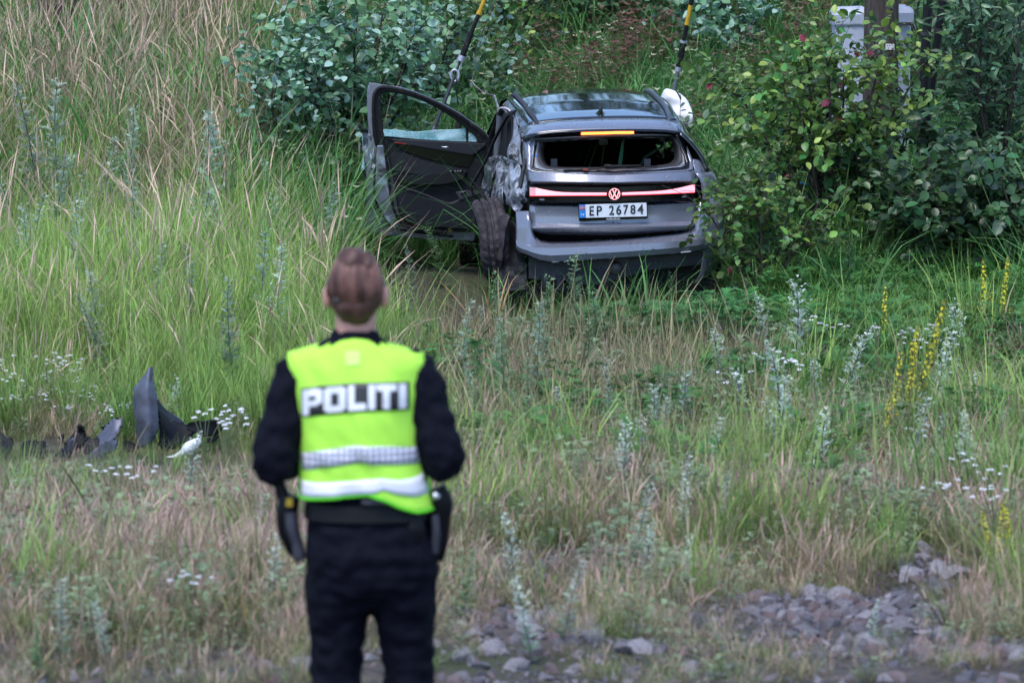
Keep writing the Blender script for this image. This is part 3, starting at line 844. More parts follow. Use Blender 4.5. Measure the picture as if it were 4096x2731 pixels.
patch([[(905, 590), (950, 540), (992, 575)], [(890, 690), (935, 660), (988, 690)], [(880, 790), (920, 780), (955, 780)], [(872, 870), (920, 860), (980, 880)], [(860, 935), (920, 925), (990, 925)]], lC,
      [[1.5, 1.2, 1.0], [1.4, 1.15, 0.95], [1.35, 1.1, 0.95], [1.3, 1.1, 0.9], [1.25, 1.1, 0.9]], 'crumpled_rear_door', SCRAPE, n=9, amp=0.08, seed=2, fr=7)
patch([[(846, 592), (890, 545), (948, 532)], [(838, 660), (875, 640), (915, 610)], [(832, 740), (862, 740), (890, 720)], [(836, 830), (850, 840), (866, 820)]], lC,
      [[1.6, 1.45, 1.3], [1.55, 1.4, 1.25], [1.55, 1.4, 1.3], [1.5, 1.4, 1.35]], 'torn_door_skin', SCRAPE_D, n=9, amp=0.065, seed=4)
patch([[(838, 900), (880, 915), (930, 930)], [(842, 945), (880, 950), (920, 955)], [(850, 990), (890, 990), (920, 990)]], lC, [[1.3, 1.2, 1.1]] * 3, 'crushed_sill', SCRAPE, n=6, amp=0.03, seed=9)
# black sheet in place of the cabin's shade behind the torn metal
g = Geo(); g.grid([[lC(940, 240, 1.9), lC(1010, 270, 1.6), lC(1150, 420, 1.0)], [lC(890, 560, 1.9), lC(1000, 600, 1.5), lC(1150, 620, 0.9)], [lC(870, 980, 1.8), lC(1010, 1000, 1.4), lC(1150, 1000, 0.8)]]); g.obj('cabin_shade_sheet', PLAST, car, smooth=True, solid=0.01)
# B pillar strips, seals and hanging rubber
def strip(pts, w, t, name, mt, yl=None, conv=lC, parent=None, seg=8):
    P = smooth_curve([conv(*p) for p in pts], 6)
    g = Geo(); g.tube(P, [(w, t)] * len(P), seg); o = g.obj(name, mt, car, smooth=50)
    if parent: o.parent = parent
    return o
strip([(940, 262, 1.72), (935, 350, 1.75), (925, 450, 1.78), (918, 560, 1.8)], 0.02, 0.03, 'door_pillar', mat('grey pillar', (0.13, 0.135, 0.16), 0.4, 0.3))
strip([(955, 250, 1.65), (915, 330, 1.8), (882, 430, 1.95), (870, 520, 2.0)], 0.008, 0.022, 'pillar_seal', RUBBER)
strip([(1000, 290, 1.2), (996, 400, 1.18), (990, 545, 1.15)], 0.01, 0.02, 'pillar_seal', RUBBER)
strip([(1036, 285, 1.02), (1060, 360, 0.86), (1068, 430, 0.78), (1066, 575, 0.7)], 0.006, 0.01, 'pillar_seal', RUBBER)
strip([(1030, 268, 1.0), (1000, 275, 1.1), (975, 310, 1.15), (905, 440, 1.25), (860, 550, 1.3), (800, 660, 1.32), (762, 722, 1.34)], 0.027, 0.014, 'hanging_seal', RUBBER)
strip([(764, 715, 1.34), (768, 770, 1.35), (800, 810, 1.35), (815, 870, 1.35), (800, 925, 1.33), (750, 965, 1.3), (680, 975, 1.28)], 0.008, 0.008, 'hanging_cable', RUBBER)
strip([(776, 700, 1.32), (815, 750, 1.3), (850, 820, 1.26), (868, 880, 1.22), (880, 930, 1.2)], 0.017, 0.01, 'hanging_seal', RUBBER)
strip([(928, 252, 1.8), (945, 240, 1.7), (975, 240, 1.5), (998, 252, 1.35), (1012, 272, 1.25)], 0.009, 0.009, 'airbag_cord', mat('pale cord', (0.5, 0.42, 0.46), 0.6))
strip([(932, 258, 1.8), (950, 248, 1.72), (970, 252, 1.6), (985, 270, 1.5)], 0.007, 0.007, 'airbag_cord', mat('grey cord', (0.28, 0.26, 0.28), 0.6))
strip([(1103, 560, 0.3), (1092, 610, 0.28), (1084, 642, 0.26)], 0.014, 0.014, 'gas_strut', TRIM)
strip([(1086, 630, 0.26), (1078, 680, 0.25), (1069, 728, 0.24), (1066, 738, 0.24)], 0.017, 0.017, 'gas_strut', TRIM)
strip([(782, 5, 2.6), (768, 70, 2.6), (800, 112, 2.55), (850, 145, 2.4), (905, 160, 2.3)], 0.006, 0.004, 'bent_trim', mat('bent metal strip', (0.2, 0.18, 0.18), 0.5, 0.5))
strip([(905, 160, 2.3), (918, 200, 2.2), (930, 238, 2.1)], 0.009, 0.004, 'bent_trim', PAINT_D)
strip([(1145, 180, 2.2), (1190, 160, 2.2), (1240, 136, 2.2)], 0.02, 0.008, 'roof_debris', mat('pink plastic', (0.16, 0.07, 0.08), 0.5))
# bundled connectors beside the lamp
g = Geo()
for q in ((1078, 838), (1088, 850), (1105, 800), (1110, 785)): g.tube([lC(q[0], q[1], 0.25), lC(q[0] + 6, q[1] - 22, 0.24)], 0.014, 8)
g.obj('lamp_wiring', RUBBER, car, smooth=50)

# ---- wheels
def wheel(center, axis_rot, torn=False):
    w = bpy.data.objects.new('wheel', None); COL.objects.link(w); w.parent = car; w.location = center; w.rotation_euler = axis_rot; w.empty_display_size = 0.1
    prof = [(-0.10, 0.235), (-0.118, 0.27), (-0.115, 0.31), (-0.10, 0.342), (-0.088, 0.35), (-0.056, 0.352), (-0.052, 0.334), (-0.044, 0.334), (-0.04, 0.354), (-0.012, 0.355), (-0.008, 0.336), (0.008, 0.336), (0.012, 0.355), (0.04, 0.354), (0.044, 0.334), (0.052, 0.334), (0.056, 0.352), (0.088, 0.35), (0.10, 0.342), (0.115, 0.31), (0.118, 0.27), (0.10, 0.235)]
    g = Geo(); N = 128; rows = []
    for k in range(N):
        a = 2 * math.pi * k / N; dent = 1.0
        if torn: dent = 1 - 0.1 * max(0, math.cos(a - 1.2)) ** 6
        row = []
        for x, r_ in prof:
            rr = r_ * (dent if r_ > 0.27 else 1)
            if (k + int(abs(x) * 30)) % 4 == 0 and abs(x) > 0.011 and r_ > 0.34: rr -= 0.014
            row.append(Vector((x + (0.012 * math.sin(3 * a) if torn else 0), rr * math.cos(a), rr * math.sin(a))))
        rows.append(row)
    rows.append(rows[0]); g.grid(rows)
    o = g.obj('tyre', TYRE, None, smooth=28, weld=True); o.parent = w
    g = Geo(); rows = []
    for k in range(41):
        a = 2 * math.pi * k / 40
        rows.append([Vector((x, r_ * math.cos(a), r_ * math.sin(a))) for x, r_ in [(-0.1, 0.235), (-0.1, 0.222), (-0.06, 0.21), (0.07, 0.21), (0.1, 0.222), (0.1, 0.235)]])
    g.grid(rows)
    for k in range(5):
        a = 2 * math.pi * k / 5
        m_ = Matrix.Rotation(a, 3, 'X')
        for s_ in (-1, 1): g.box(m_ @ Vector((s_ * 0.085, 0, 0.12)), (0.02, 0.05, 0.2), m_)
    g.tube([(-0.1, 0, 0), (0.1, 0, 0)], 0.06, 16)
    o = g.obj('rim', ALLOY, None, smooth=35, weld=True); o.parent = w
    return w


wheel((0.80, 0.93, 0.35), (0, 0, 0)); wheel((0.80, 3.70, 0.35), (0, 0, 0)); wheel((-0.80, 3.70, 0.35), (0, 0, R(-8)))
tc_ = lC(905, 1062, 0.62)
wheel(tc_, (R(0), R(-9), R(-4)), torn=True)
# ragged flap of the tyre carcass and the hanging arch liner
patch([[(938, 915), (985, 905), (1000, 925)], [(935, 1000), (965, 985), (982, 975)], [(925, 1100), (950, 1090), (966, 1085)], [(915, 1190), (935, 1200), (950, 1210)]], lC,
      [[0.32, 0.27, 0.25], [0.3, 0.25, 0.23], [0.3, 0.25, 0.23], [0.32, 0.28, 0.26]], 'tyre_flap', TYRE, n=6, amp=0.015, seed=12, solid=0.014)
patch([[(960, 1000), (1010, 940), (1045, 980)], [(945, 1120), (1000, 1090), (1075, 1150)], [(925, 1240), (1000, 1230), (1110, 1230)], [(915, 1340), (1000, 1335), (1115, 1330)], [(912, 1385), (1000, 1390), (1118, 1376)]], lC,
      [[0.6, 0.4, 0.3], [0.45, 0.36, 0.2], [0.35, 0.28, 0.18], [0.25, 0.2, 0.15], [0.2, 0.15, 0.12]], 'wheel_arch_liner', PLAST, n=7, amp=0.03, seed=14)
patch([[(822, 1100), (832, 1060)], [(826, 1160), (836, 1140)]], lC, [[0.4, 0.36], [0.4, 0.36]], 'torn_strip', SCRAPE, n=4)

# ---- cabin
g = Geo(); g.grid([[Vector((x, y, float(roof_top(y)) - 0.05 - 0.09 * abs(x / 0.58) ** 3)) for x in np.linspace(-0.58, 0.58, 9)] for y in np.linspace(0.35, 2.8, 12)])
g.obj('headliner', FABRIC, car, smooth=True, solid=0.01)
g = Geo(); g.grid([[Vector((x, y, z)) for y in np.linspace(0.35, 3.5, 6)] for x, z in ((0.82, 0.3), (0.84, 1.02))]); g.obj('inner_side', FABRIC, car, solid=0.01)
g = Geo(); g.box((0, 0.7, 0.62), (1.4, 1.1, 0.04)); g.obj('boot_floor', FABRIC, car)


def seat(cx, y, w):
    s = bpy.data.objects.new('seat', None); COL.objects.link(s); s.parent = car; s.location = (cx, y, 0.5); s.empty_display_size = 0.1
    g = Geo(); g.box((0, 0.25, 0.0), (w, 0.52, 0.18)); o = g.obj('cushion', FABRIC, None, bevel=0.05); o.parent = s
    g = Geo(); g.box((0, -0.08, 0.32), (w, 0.16, 0.62), Matrix.Rotation(R(12), 3, 'X')); o = g.obj('seat_back', FABRIC, None, bevel=0.05); o.parent = s
    g = Geo(); g.box((0, -0.18, 0.72), (min(w, 0.5) * 0.55, 0.1, 0.16), Matrix.Rotation(R(12), 3, 'X')); o = g.obj('headrest', FABRIC, None, bevel=0.03); o.parent = s


for sx in (-0.4, 0.4): seat(sx, 2.45, 0.5)
for sx in (-0.36, 0.36): seat(sx, 1.5, 0.6)
for sx in (-0.34, 0.34):
    g = Geo(); g.box((sx, 2.78, 1.36), (0.56, 0.02, 0.26), Matrix.Rotation(R(-20), 3, 'X')); g.obj('added_visor', FABRIC, car, bevel=0.006)  # lowered visors added to block the bright patch at the windscreen
g = Geo(); g.box((0, 3.35, 0.9), (1.5, 0.4, 0.44)); g.obj('dashboard', FABRIC, car, bevel=0.08)
g = Geo(); g.tube([(-0.4 + 0.18 * math.cos(t), 2.95 + 0.05 * math.sin(t), 0.93 + 0.18 * math.sin(t)) for t in np.linspace(0, 2 * math.pi, 24)], 0.016, 8, cap=False); g.obj('steering_wheel', PLAST, car, smooth=50)
g = Geo(); g.plate([(1707, 432), (1722, 432), (1706, 598), (1678, 598)], thick=0.004, fn=lambda u, v, d: lC(u, v, 0.75 + d)); g.obj('seat_belt', GREENB, car)
g = Geo(); g.plate([(1960, 470), (1975, 478), (1850, 560), (1835, 598), (1818, 598), (1840, 545)], thick=0.004, fn=lambda u, v, d: lC(u, v, 0.8 + d)); g.obj('seat_belt', mat('dark green belt', (0.006, 0.035, 0.022), 0.8), car)
g = Geo(); g.box(lC(1590, 453, 2.5), (0.07, 0.03, 0.05)); g.obj('interior_mirror', mat('mirror housing', (0.3, 0.28, 0.28), 0.35), car, bevel=0.008)
for u in (1280, 1865):
    g = Geo(); g.box(lC(u, 594, 0.42), (0.05, 0.02, 0.09)); g.obj('belt_buckle', mat('grey buckle', (0.06, 0.06, 0.075), 0.5), car, bevel=0.004)

# ---- front end (seen only past the cabin)
g = Geo(); g.grid([[Vector((u * float(halfw(y)) * 0.9, y, float(np.interp(y, [3.55, 4.1, 4.4, 4.56], [1.06, 0.98, 0.88, 0.74])) + 0.03 * (1 - u * u))) for u in np.linspace(-1, 1, 13)] for y in np.linspace(3.56, 4.56, 12)])
g.obj('bonnet', PAINT, car, smooth=True, solid=0.008)
g = Geo(); g.grid([[Vector((u * float(np.interp(y, [2.82, 3.6], [0.6, 0.75])), y, float(np.interp(y, [2.82, 3.6], [1.58, 1.07])) - 0.04 * u * u)) for u in np.linspace(-1, 1, 11)] for y in np.linspace(2.82, 3.6, 8)])
g.obj('windscreen', GLASS_D, car, smooth=True, solid=0.006)
g = Geo(); g.grid([[Vector((x, float(np.interp(abs(x), [0, 0.5, 0.8, 0.9], [4.6, 4.57, 4.45, 4.25])), z)) for x in np.linspace(-0.9, 0.9, 15)] for z in (0.25, 0.45, 0.62, 0.76)])
fb = g.obj('front_bumper', PAINT, car, smooth=True, solid=0.01)
for s in (-1, 1):
    g = Geo(); g.box((s * 0.68, 4.5, 0.7), (0.3, 0.1, 0.1), Matrix.Rotation(R(-s * 25), 3, 'Z')); g.obj('headlight', mat('headlight lens', (0.5, 0.5, 0.52), 0.1), car, bevel=0.03)
# right front door airbag hanging out
patch([[(1950, 172), (1975, 124), (2010, 125), (2045, 140)], [(1975, 185), (2010, 165), (2060, 160), (2105, 178)], [(2015, 230), (2060, 220), (2100, 215), (2135, 235)], [(2045, 290), (2080, 290), (2120, 290), (2148, 285)], [(2075, 330), (2100, 345), (2130, 340), (2150, 320)]], lC,
      [[2.55, 2.5, 2.5, 2.5], [2.45, 2.4, 2.4, 2.4], [2.4, 2.35, 2.3, 2.3], [2.3, 2.25, 2.2, 2.2], [2.3, 2.25, 2.2, 2.2]], 'airbag', AIRBAG, n=6, amp=0.007, seed=20)

# ---- open driver door, seen on its inner face (hinge forward, swung square to the body)
YD = 2.72
def door_fn(off): return lambda u, v, d: lD(u, v, YD - off + d + 0.10 * (1 - u / 1150))
def dplate(name, outer, off, thick, mt, holes=(), bevel=0.006, parent=None):
    g = Geo(); g.plate(outer, holes, thick, door_fn(off)); o = g.obj(name, mt, car, bevel=bevel); o.parent = parent or door; return o


def rnd(poly, n=4): 
    P = smooth_curve([Vector((p[0], p[1], 0)) for p in poly] + [Vector((poly[0][0], poly[0][1], 0))], n)[:-1]
    return [(p.x, p.y) for p in P]


WINDOW = [(192, 300), (190, 215), (196, 186), (214, 168), (245, 160), (310, 166), (380, 178), (490, 210), (600, 252), (720, 312), (850, 395), (930, 455), (1000, 512), (1050, 556), (1078, 585), (1080, 622), (800, 612), (500, 590), (228, 566), (205, 430)]
g = Geo()
g.plate([(85, 70), (230, 92), (380, 113), (500, 150), (600, 190), (720, 244), (850, 308), (930, 358), (1000, 408), (1085, 468), (1150, 520), (1196, 575), (1175, 700), (1140, 900), (1115, 1100), (1105, 1350), (1050, 1530), (700, 1515), (300, 1482), (30, 1442), (8, 1405), (40, 1250), (60, 1120), (62, 900), (72, 700), (80, 520), (66, 300), (66, 140)],
        [WINDOW[::-1]], 0.03, door_fn(-0.02))
door = g.obj('front_door', PAINT, car, bevel=0.004)
RING_O = [(108, 250), (118, 175), (150, 125), (200, 98), (260, 96), (380, 122), (500, 156), (600, 196), (720, 250), (850, 316), (1000, 416), (1090, 478), (1150, 528), (1190, 585), (1195, 625), (1165, 640), (800, 636), (500, 612), (222, 590), (226, 650), (140, 655), (118, 560), (108, 400)]
dplate('window_frame', RING_O, 0.035, 0.05, RUBBER, [[(p[0], p[1]) for p in WINDOW[::-1]]], bevel=0.008)
strip([(150, 640, YD + 0.03), (122, 450, YD + 0.03), (122, 220, YD + 0.03), (150, 140, YD + 0.03), (220, 112, YD + 0.03), (400, 140, YD), (620, 215, YD), (860, 336, YD - 0.03), (1010, 435, YD - 0.04), (1150, 560, YD - 0.05)], 0.008, 0.012, 'door_seal', RUBBER, conv=lD, parent=door)
TRIMP = [(232, 590), (300, 592), (600, 612), (1163, 640), (1150, 740), (1125, 900), (1110, 1100), (1100, 1330), (1060, 1440), (800, 1440), (500, 1400), (390, 1330), (340, 1200), (315, 1000), (285, 870), (255, 740)]
dplate('door_trim', rnd(TRIMP, 3), 0.05, 0.05, PLAST, bevel=0.015)
dplate('trim_insert', [(305, 596), (420, 606), (700, 628), (1080, 670), (1050, 760), (1005, 855), (900, 850), (600, 772), (420, 710), (360, 680)], 0.062, 0.02, GLOSS_CLEAN, bevel=0.004)
dplate('upper_trim', [(238, 588), (700, 608), (1165, 634), (1160, 655), (1040, 745), (700, 690), (330, 632), (300, 600)], 0.075, 0.03, mat('soft black trim', (0.014, 0.014, 0.019), 0.6, spec=0.3, var=0.1), bevel=0.008)
strip([(315, 624, YD - 0.01), (500, 648, YD - 0.01), (760, 695, YD - 0.02), (1035, 750, YD - 0.03)], 0.0035, 0.0035, 'light_strip', mat('red ambient strip', (0.35, 0.005, 0.012), 0.3), conv=lD, parent=door)
strip([(752, 660, YD - 0.035), (790, 666, YD - 0.04), (820, 664, YD - 0.04), (850, 676, YD - 0.04)], 0.007, 0.005, 'door_handle', CHROME, conv=lD, parent=door)
strip([(850, 678, YD - 0.035), (900, 688, YD - 0.04), (938, 700, YD - 0.035)], 0.010, 0.005, 'door_handle', mat('dark satin', (0.3, 0.3, 0.34), 0.3, 0.7), conv=lD, parent=door)
dplate('trim_panel', rnd([(292, 720), (420, 725), (560, 780), (760, 830), (960, 870), (955, 900), (600, 920), (320, 880), (290, 840)], 3), 0.066, 0.03, mat('stitched black trim', (0.011, 0.011, 0.014), 0.55, spec=0.3, var=0.1), bevel=0.012)
dplate('armrest', rnd([(345, 935), (600, 918), (955, 890), (965, 910), (940, 960), (800, 1000), (560, 1015), (440, 1000), (360, 970)], 3), 0.115, 0.09, PLAST, bevel=0.02)
dplate('switch_panel', [(820, 880), (945, 872), (955, 893), (830, 905)], 0.12, 0.01, GLOSS_CLEAN, bevel=0.002)
for sx in (828, 870, 895, 918):
    dplate('switch', [(sx, 882), (sx + 14, 880), (sx + 15, 892), (sx + 1, 894)], 0.125, 0.008, mat('switch', (0.2, 0.2, 0.24), 0.4), bevel=0.001)
dplate('door_pocket', rnd([(345, 1010), (420, 1040), (560, 1085), (760, 1165), (840, 1185), (920, 1150), (1110, 1090), (1100, 1330), (1050, 1420), (700, 1400), (470, 1370), (380, 1290), (350, 1150)], 3), 0.09, 0.05, mat('pocket plastic', (0.009, 0.009, 0.013), 0.5, spec=0.3, var=0.1), bevel=0.02)
strip([(350, 1015, YD - 0.03), (430, 1045, YD - 0.04), (560, 1088, YD - 0.045), (760, 1168, YD - 0.05), (840, 1182, YD - 0.05), (920, 1148, YD - 0.05), (1020, 1105, YD - 0.05)], 0.007, 0.005, 'pocket_rim', TRIM, conv=lD, parent=door)
dplate('control_block', [(880, 1080), (980, 1062), (1100, 1072), (1105, 1095), (920, 1150)], 0.105, 0.02, TRIM, bevel=0.004)
dplate('switch', [(928, 1085), (970, 1074), (978, 1096), (936, 1108)], 0.112, 0.01, GLOSS_CLEAN, bevel=0.002)
# painted shut face with dents and latch slot
patch([[(160, 650), (232, 645)], [(148, 820), (250, 780)], [(146, 1000), (268, 1000)], [(160, 1150), (285, 1150)], [(215, 1300), (335, 1280)], [(310, 1420), (400, 1390)]], lD,
      [[YD + 0.03, YD + 0.02]] * 6, 'shut_face', PAINT, n=6, amp=0.012, seed=30).parent = door
dplate('latch_slot', [(165, 872), (236, 858), (243, 866), (243, 902), (170, 902)], 0.10, 0.01, BLACK_P, bevel=0.002)
for q in ((186, 830), (169, 920), (191, 933)):
    dplate('bolt', [(q[0] + 7 * math.cos(t), q[1] + 9 * math.sin(t)) for t in np.linspace(0, 6.28, 9)[:-1]], 0.095, 0.01, BLACK_P, bevel=0)
strip([(225, 640, YD + 0.0), (240, 760, YD), (265, 950, YD), (290, 1150, YD), (330, 1280, YD), (400, 1380, YD), (520, 1420, YD - 0.02), (800, 1450, YD - 0.03)], 0.012, 0.012, 'door_seal', RUBBER, conv=lD, parent=door)
strip([(148, 840, YD + 0.05), (132, 1000, YD + 0.05), (140, 1140, YD + 0.05), (190, 1270, YD + 0.05), (250, 1350, YD + 0.05), (320, 1410, YD + 0.04), (460, 1440, YD + 0.03), (860, 1490, YD)], 0.011, 0.008, 'door_seal', RUBBER, conv=lD, parent=door)
dplate('torn_bracket', [(325, 1395), (350, 1310), (385, 1360), (355, 1385), (335, 1410)], 0.07, 0.01, SCRAPE, bevel=0)
dplate('trim_clip', [(808, 1420), (838, 1408), (848, 1440), (815, 1448)], 0.06, 0.01, mat('amber clip', (0.25, 0.12, 0.01), 0.5), bevel=0.002)
# smashed glass left in the channel and crushed outer skin
patch([[(216, 500), (330, 506), (520, 522), (680, 508), (830, 505), (930, 496), (978, 488), (990, 505)], [(218, 530), (330, 540), (520, 556), (680, 555), (830, 560), (930, 565), (975, 560), (990, 560)], [(228, 566), (330, 574), (520, 592), (680, 604), (830, 613), (930, 618), (975, 620), (985, 620)]], lD,
      [[YD + 0.03] * 8] * 3, 'broken_window', CRAZED, n=5, amp=0.01, seed=41, solid=0.006).parent = door
patch([[(1000, 540), (1030, 540), (1062, 560)], [(1000, 580), (1035, 585), (1072, 590)], [(1000, 618), (1035, 620), (1076, 622)]], lD, [[YD - 0.0] * 3] * 3, 'quarter_glass', CRAZED, n=5, amp=0.006, seed=42, solid=0.005).parent = door
dplate('glass_divider', [(968, 470), (1000, 500), (1000, 622), (978, 622), (975, 500)], 0.02, 0.03, RUBBER, bevel=0.003)
patch([[(10, 505), (40, 510), (90, 512)], [(30, 620), (75, 600), (120, 640)], [(40, 760), (90, 740), (135, 800)], [(50, 860), (100, 850), (140, 870)], [(62, 1000), (85, 940), (120, 960)]], lD,
      [[YD + 0.2, YD + 0.14, YD + 0.1]] * 5, 'crushed_door_skin', PAINT_D, n=7, amp=0.05, seed=33, fr=12).parent = door
patch([[(8, 500), (40, 500), (74, 500)], [(12, 540), (45, 530), (76, 540)]], lD, [[YD + 0.2, YD + 0.14, YD + 0.1]] * 2, 'torn_edge', RUBBER, n=5, amp=0.02, seed=34).parent = door
patch([[(12, 540), (25, 560)], [(40, 700), (30, 690)], [(5, 890), (45, 880)]], lD, [[YD + 0.24, YD + 0.22]] * 3, 'glass_shard', CRAZED, n=5, amp=0.01, seed=35).parent = door
patch([[(92, 720), (108, 740)], [(96, 780), (112, 780)]], lD, [[YD + 0.05] * 2] * 2, 'glass_shard', CRAZED, n=4, amp=0.008, seed=36).parent = door
# door mirror showing dark behind the frame
g = Geo(); g.tube([lD(905, 500, YD + 0.2), lD(912, 450, YD + 0.22), lD(930, 430, YD + 0.22), lD(960, 425, YD + 0.2)], [0.02, 0.025, 0.03, 0.02], 10); o = g.obj('door_mirror', PLAST, car, smooth=50); o.parent = door

# ------------------------------------------------------------------ police officer, seen from behind
# person frame: x picture-right, y forward (towards the wreck), z up
OX, OY = -0.445, 10.97
OZ = gzf(OX, OY)
officer = empty('person', (OX, OY, OZ), label='police officer seen from behind in yellow hi-vis vest and dark uniform, hair tied up', cat='person')

NAVY = mat('dark navy uniform', (0.0035, 0.004, 0.0095), 0.85, spec=0.12, var=0.25, vscale=30, bump=0.15, bscale=120)
SKIN = mat('skin', (0.52, 0.26, 0.22), 0.5, var=0.06)
HAIR = mat('brown hair', (0.062, 0.026, 0.02), 0.5, spec=0.4, var=0.5, vscale=22)
HAIR_L = mat('light brown hair', (0.14, 0.063, 0.05), 0.5, spec=0.4, var=0.4, vscale=25)
HIVIS = mat('hi-vis yellow', (0.45, 0.86, 0.09), 0.75, spec=0.2, var=0.05, vscale=8, emit=(0.45, 1.0, 0.03), estr=0.0)
HIVIS_EDGE = mat('green hi-vis binding', (0.12, 0.62, 0.03), 0.75, spec=0.2)
REFL_W = mat('white reflective tape', (0.74, 0.73, 0.82), 0.4, spec=0.5)
LEATHER = mat('black leather', (0.003, 0.003, 0.005), 0.55, spec=0.2, var=0.2)
KIT = mat('grey kit plastic', (0.035, 0.035, 0.05), 0.5)


def checker_tape():
    m = bpy.data.materials.new('checked reflective tape'); m.use_nodes = True
    nt = m.node_tree; b = nt.nodes['Principled BSDF']
    tc = nt.nodes.new('ShaderNodeTexCoord'); mp = nt.nodes.new('ShaderNodeMapping')
    mp.inputs['Rotation'].default_value = (0, R(45), 0)
    ck = nt.nodes.new('ShaderNodeTexChecker'); ck.inputs['Scale'].default_value = 84
    ck.inputs['Color1'].default_value = (0.74, 0.73, 0.82, 1); ck.inputs['Color2'].default_value = (0.22, 0.22, 0.31, 1)
    cx = nt.nodes.new('ShaderNodeSeparateXYZ'); cb = nt.nodes.new('ShaderNodeCombineXYZ')
    nt.links.new(tc.outputs['Object'], cx.inputs[0]); nt.links.new(cx.outputs['X'], cb.inputs['X']); nt.links.new(cx.outputs['Z'], cb.inputs['Z'])
    cb.inputs['Y'].default_value = 0.003
    nt.links.new(cb.outputs[0], mp.inputs['Vector']); nt.links.new(mp.outputs[0], ck.inputs['Vector'])
    nt.links.new(ck.outputs['Color'], b.inputs['Base Color']); b.inputs['Roughness'].default_value = 0.4
    return m


# torso sections: z, centre x, half width, half depth, centre y
TOR = [(0.70, 0.036, 0.155, 0.105, 0.0), (0.76, 0.038, 0.182, 0.125, -0.005), (0.84, 0.036, 0.183, 0.13, -0.012), (0.92, 0.03, 0.172, 0.12, -0.004), (1.0, 0.022, 0.158, 0.108, 0.0),
       (1.1, 0.012, 0.152, 0.105, 0.0), (1.2, 0.006, 0.162, 0.112, 0.0), (1.3, 0.0, 0.178, 0.112, -0.004), (1.37, -0.002, 0.18, 0.098, -0.006), (1.41, -0.004, 0.15, 0.08, -0.006), (1.445, -0.005, 0.09, 0.062, 0.0), (1.47, -0.005, 0.062, 0.058, 0.004)]
TZ = [t[0] for t in TOR]
def tor(z, k): return float(np.interp(z, TZ, [t[k] for t in TOR]))


def ell(z, grow=0.0, n=32, sx=1.0):
    cx_, rx, ry, cy_ = tor(z, 1), tor(z, 2) * sx + grow, tor(z, 3) + grow, tor(z, 4)
    out = []
    for k in range(n):
        a = 2 * math.pi * k / n; c, s = math.cos(a), math.sin(a)
        e = 2 / 2.5
        out.append(Vector((cx_ + rx * math.copysign(abs(c) ** e, c), cy_ + ry * math.copysign(abs(s) ** e, s), z)))
    return out


def ball(g, c, rx, ry, rz, n=16):
    secs = []
    for i in range(1, n):
        t = math.pi * i / n
        secs.append([Vector((c[0] + rx * math.sin(t) * math.cos(2 * math.pi * k / 20), c[1] + ry * math.sin(t) * math.sin(2 * math.pi * k / 20), c[2] - rz * math.cos(t))) for k in range(20)])
    g.loft(secs)


def limb(g, pts, rad, n=6, seg=18):
    P = smooth_curve(pts, n); k = np.linspace(0, len(rad) - 1, len(P))
    g.tube(P, list(np.interp(k, range(len(rad)), rad)), seg)


def fuse(g, name, mt, voxel=0.011, iters=4, wr=0.0, ws=(14, 14, 30), seed=0):
    """joined volumes -> one continuous surface"""
    me = g.mesh(name + '_src', [mt]); o = bpy.data.objects.new(name + '_src', me); COL.objects.link(o)
    q = o.modifiers.new('r', 'REMESH'); q.mode = 'VOXEL'; q.voxel_size = voxel; q.use_smooth_shade = True
    q = o.modifiers.new('s', 'SMOOTH'); q.factor = 0.5; q.iterations = iters
    m2 = eval_mesh(o); m2.name = name
    bpy.data.objects.remove(o); bpy.data.meshes.remove(me)
    if wr:
        nn = [v.normal.copy() for v in m2.vertices]
        for v, nrm in zip(m2.vertices, nn):
            p = v.co
            v.co = p + nrm * wr * (noise.noise(Vector((p.x * ws[0] + seed, p.y * ws[1], p.z * ws[2]))) + 0.6 * noise.noise(Vector((p.x * ws[0] * 2 + 5, p.y * ws[1] * 2, p.z * ws[2] * 1.4 + seed))))
    m2.polygons.foreach_set('use_smooth', np.ones(len(m2.polygons), dtype=bool))
    m2.materials.clear(); m2.materials.append(mt)
    return m2


SHL, SHR = Vector((-0.172, -0.005, 1.355)), Vector((0.168, -0.005, 1.355))
ELL, ELR = Vector((-0.242, -0.055, 1.105)), Vector((0.246, -0.055, 1.115))
HNL, HNR = Vector((-0.07, 0.245, 1.12)), Vector((0.075, 0.25, 1.13))
HIPL, HIPR = Vector((-0.058, 0.0, 0.80)), Vector((0.128, 0.0, 0.80))
KNL, KNR = Vector((-0.068, 0.01, 0.47)), Vector((0.143, 0.015, 0.47))
ANL, ANR = Vector((-0.07, -0.02, 0.09)), Vector((0.155, -0.015, 0.09))

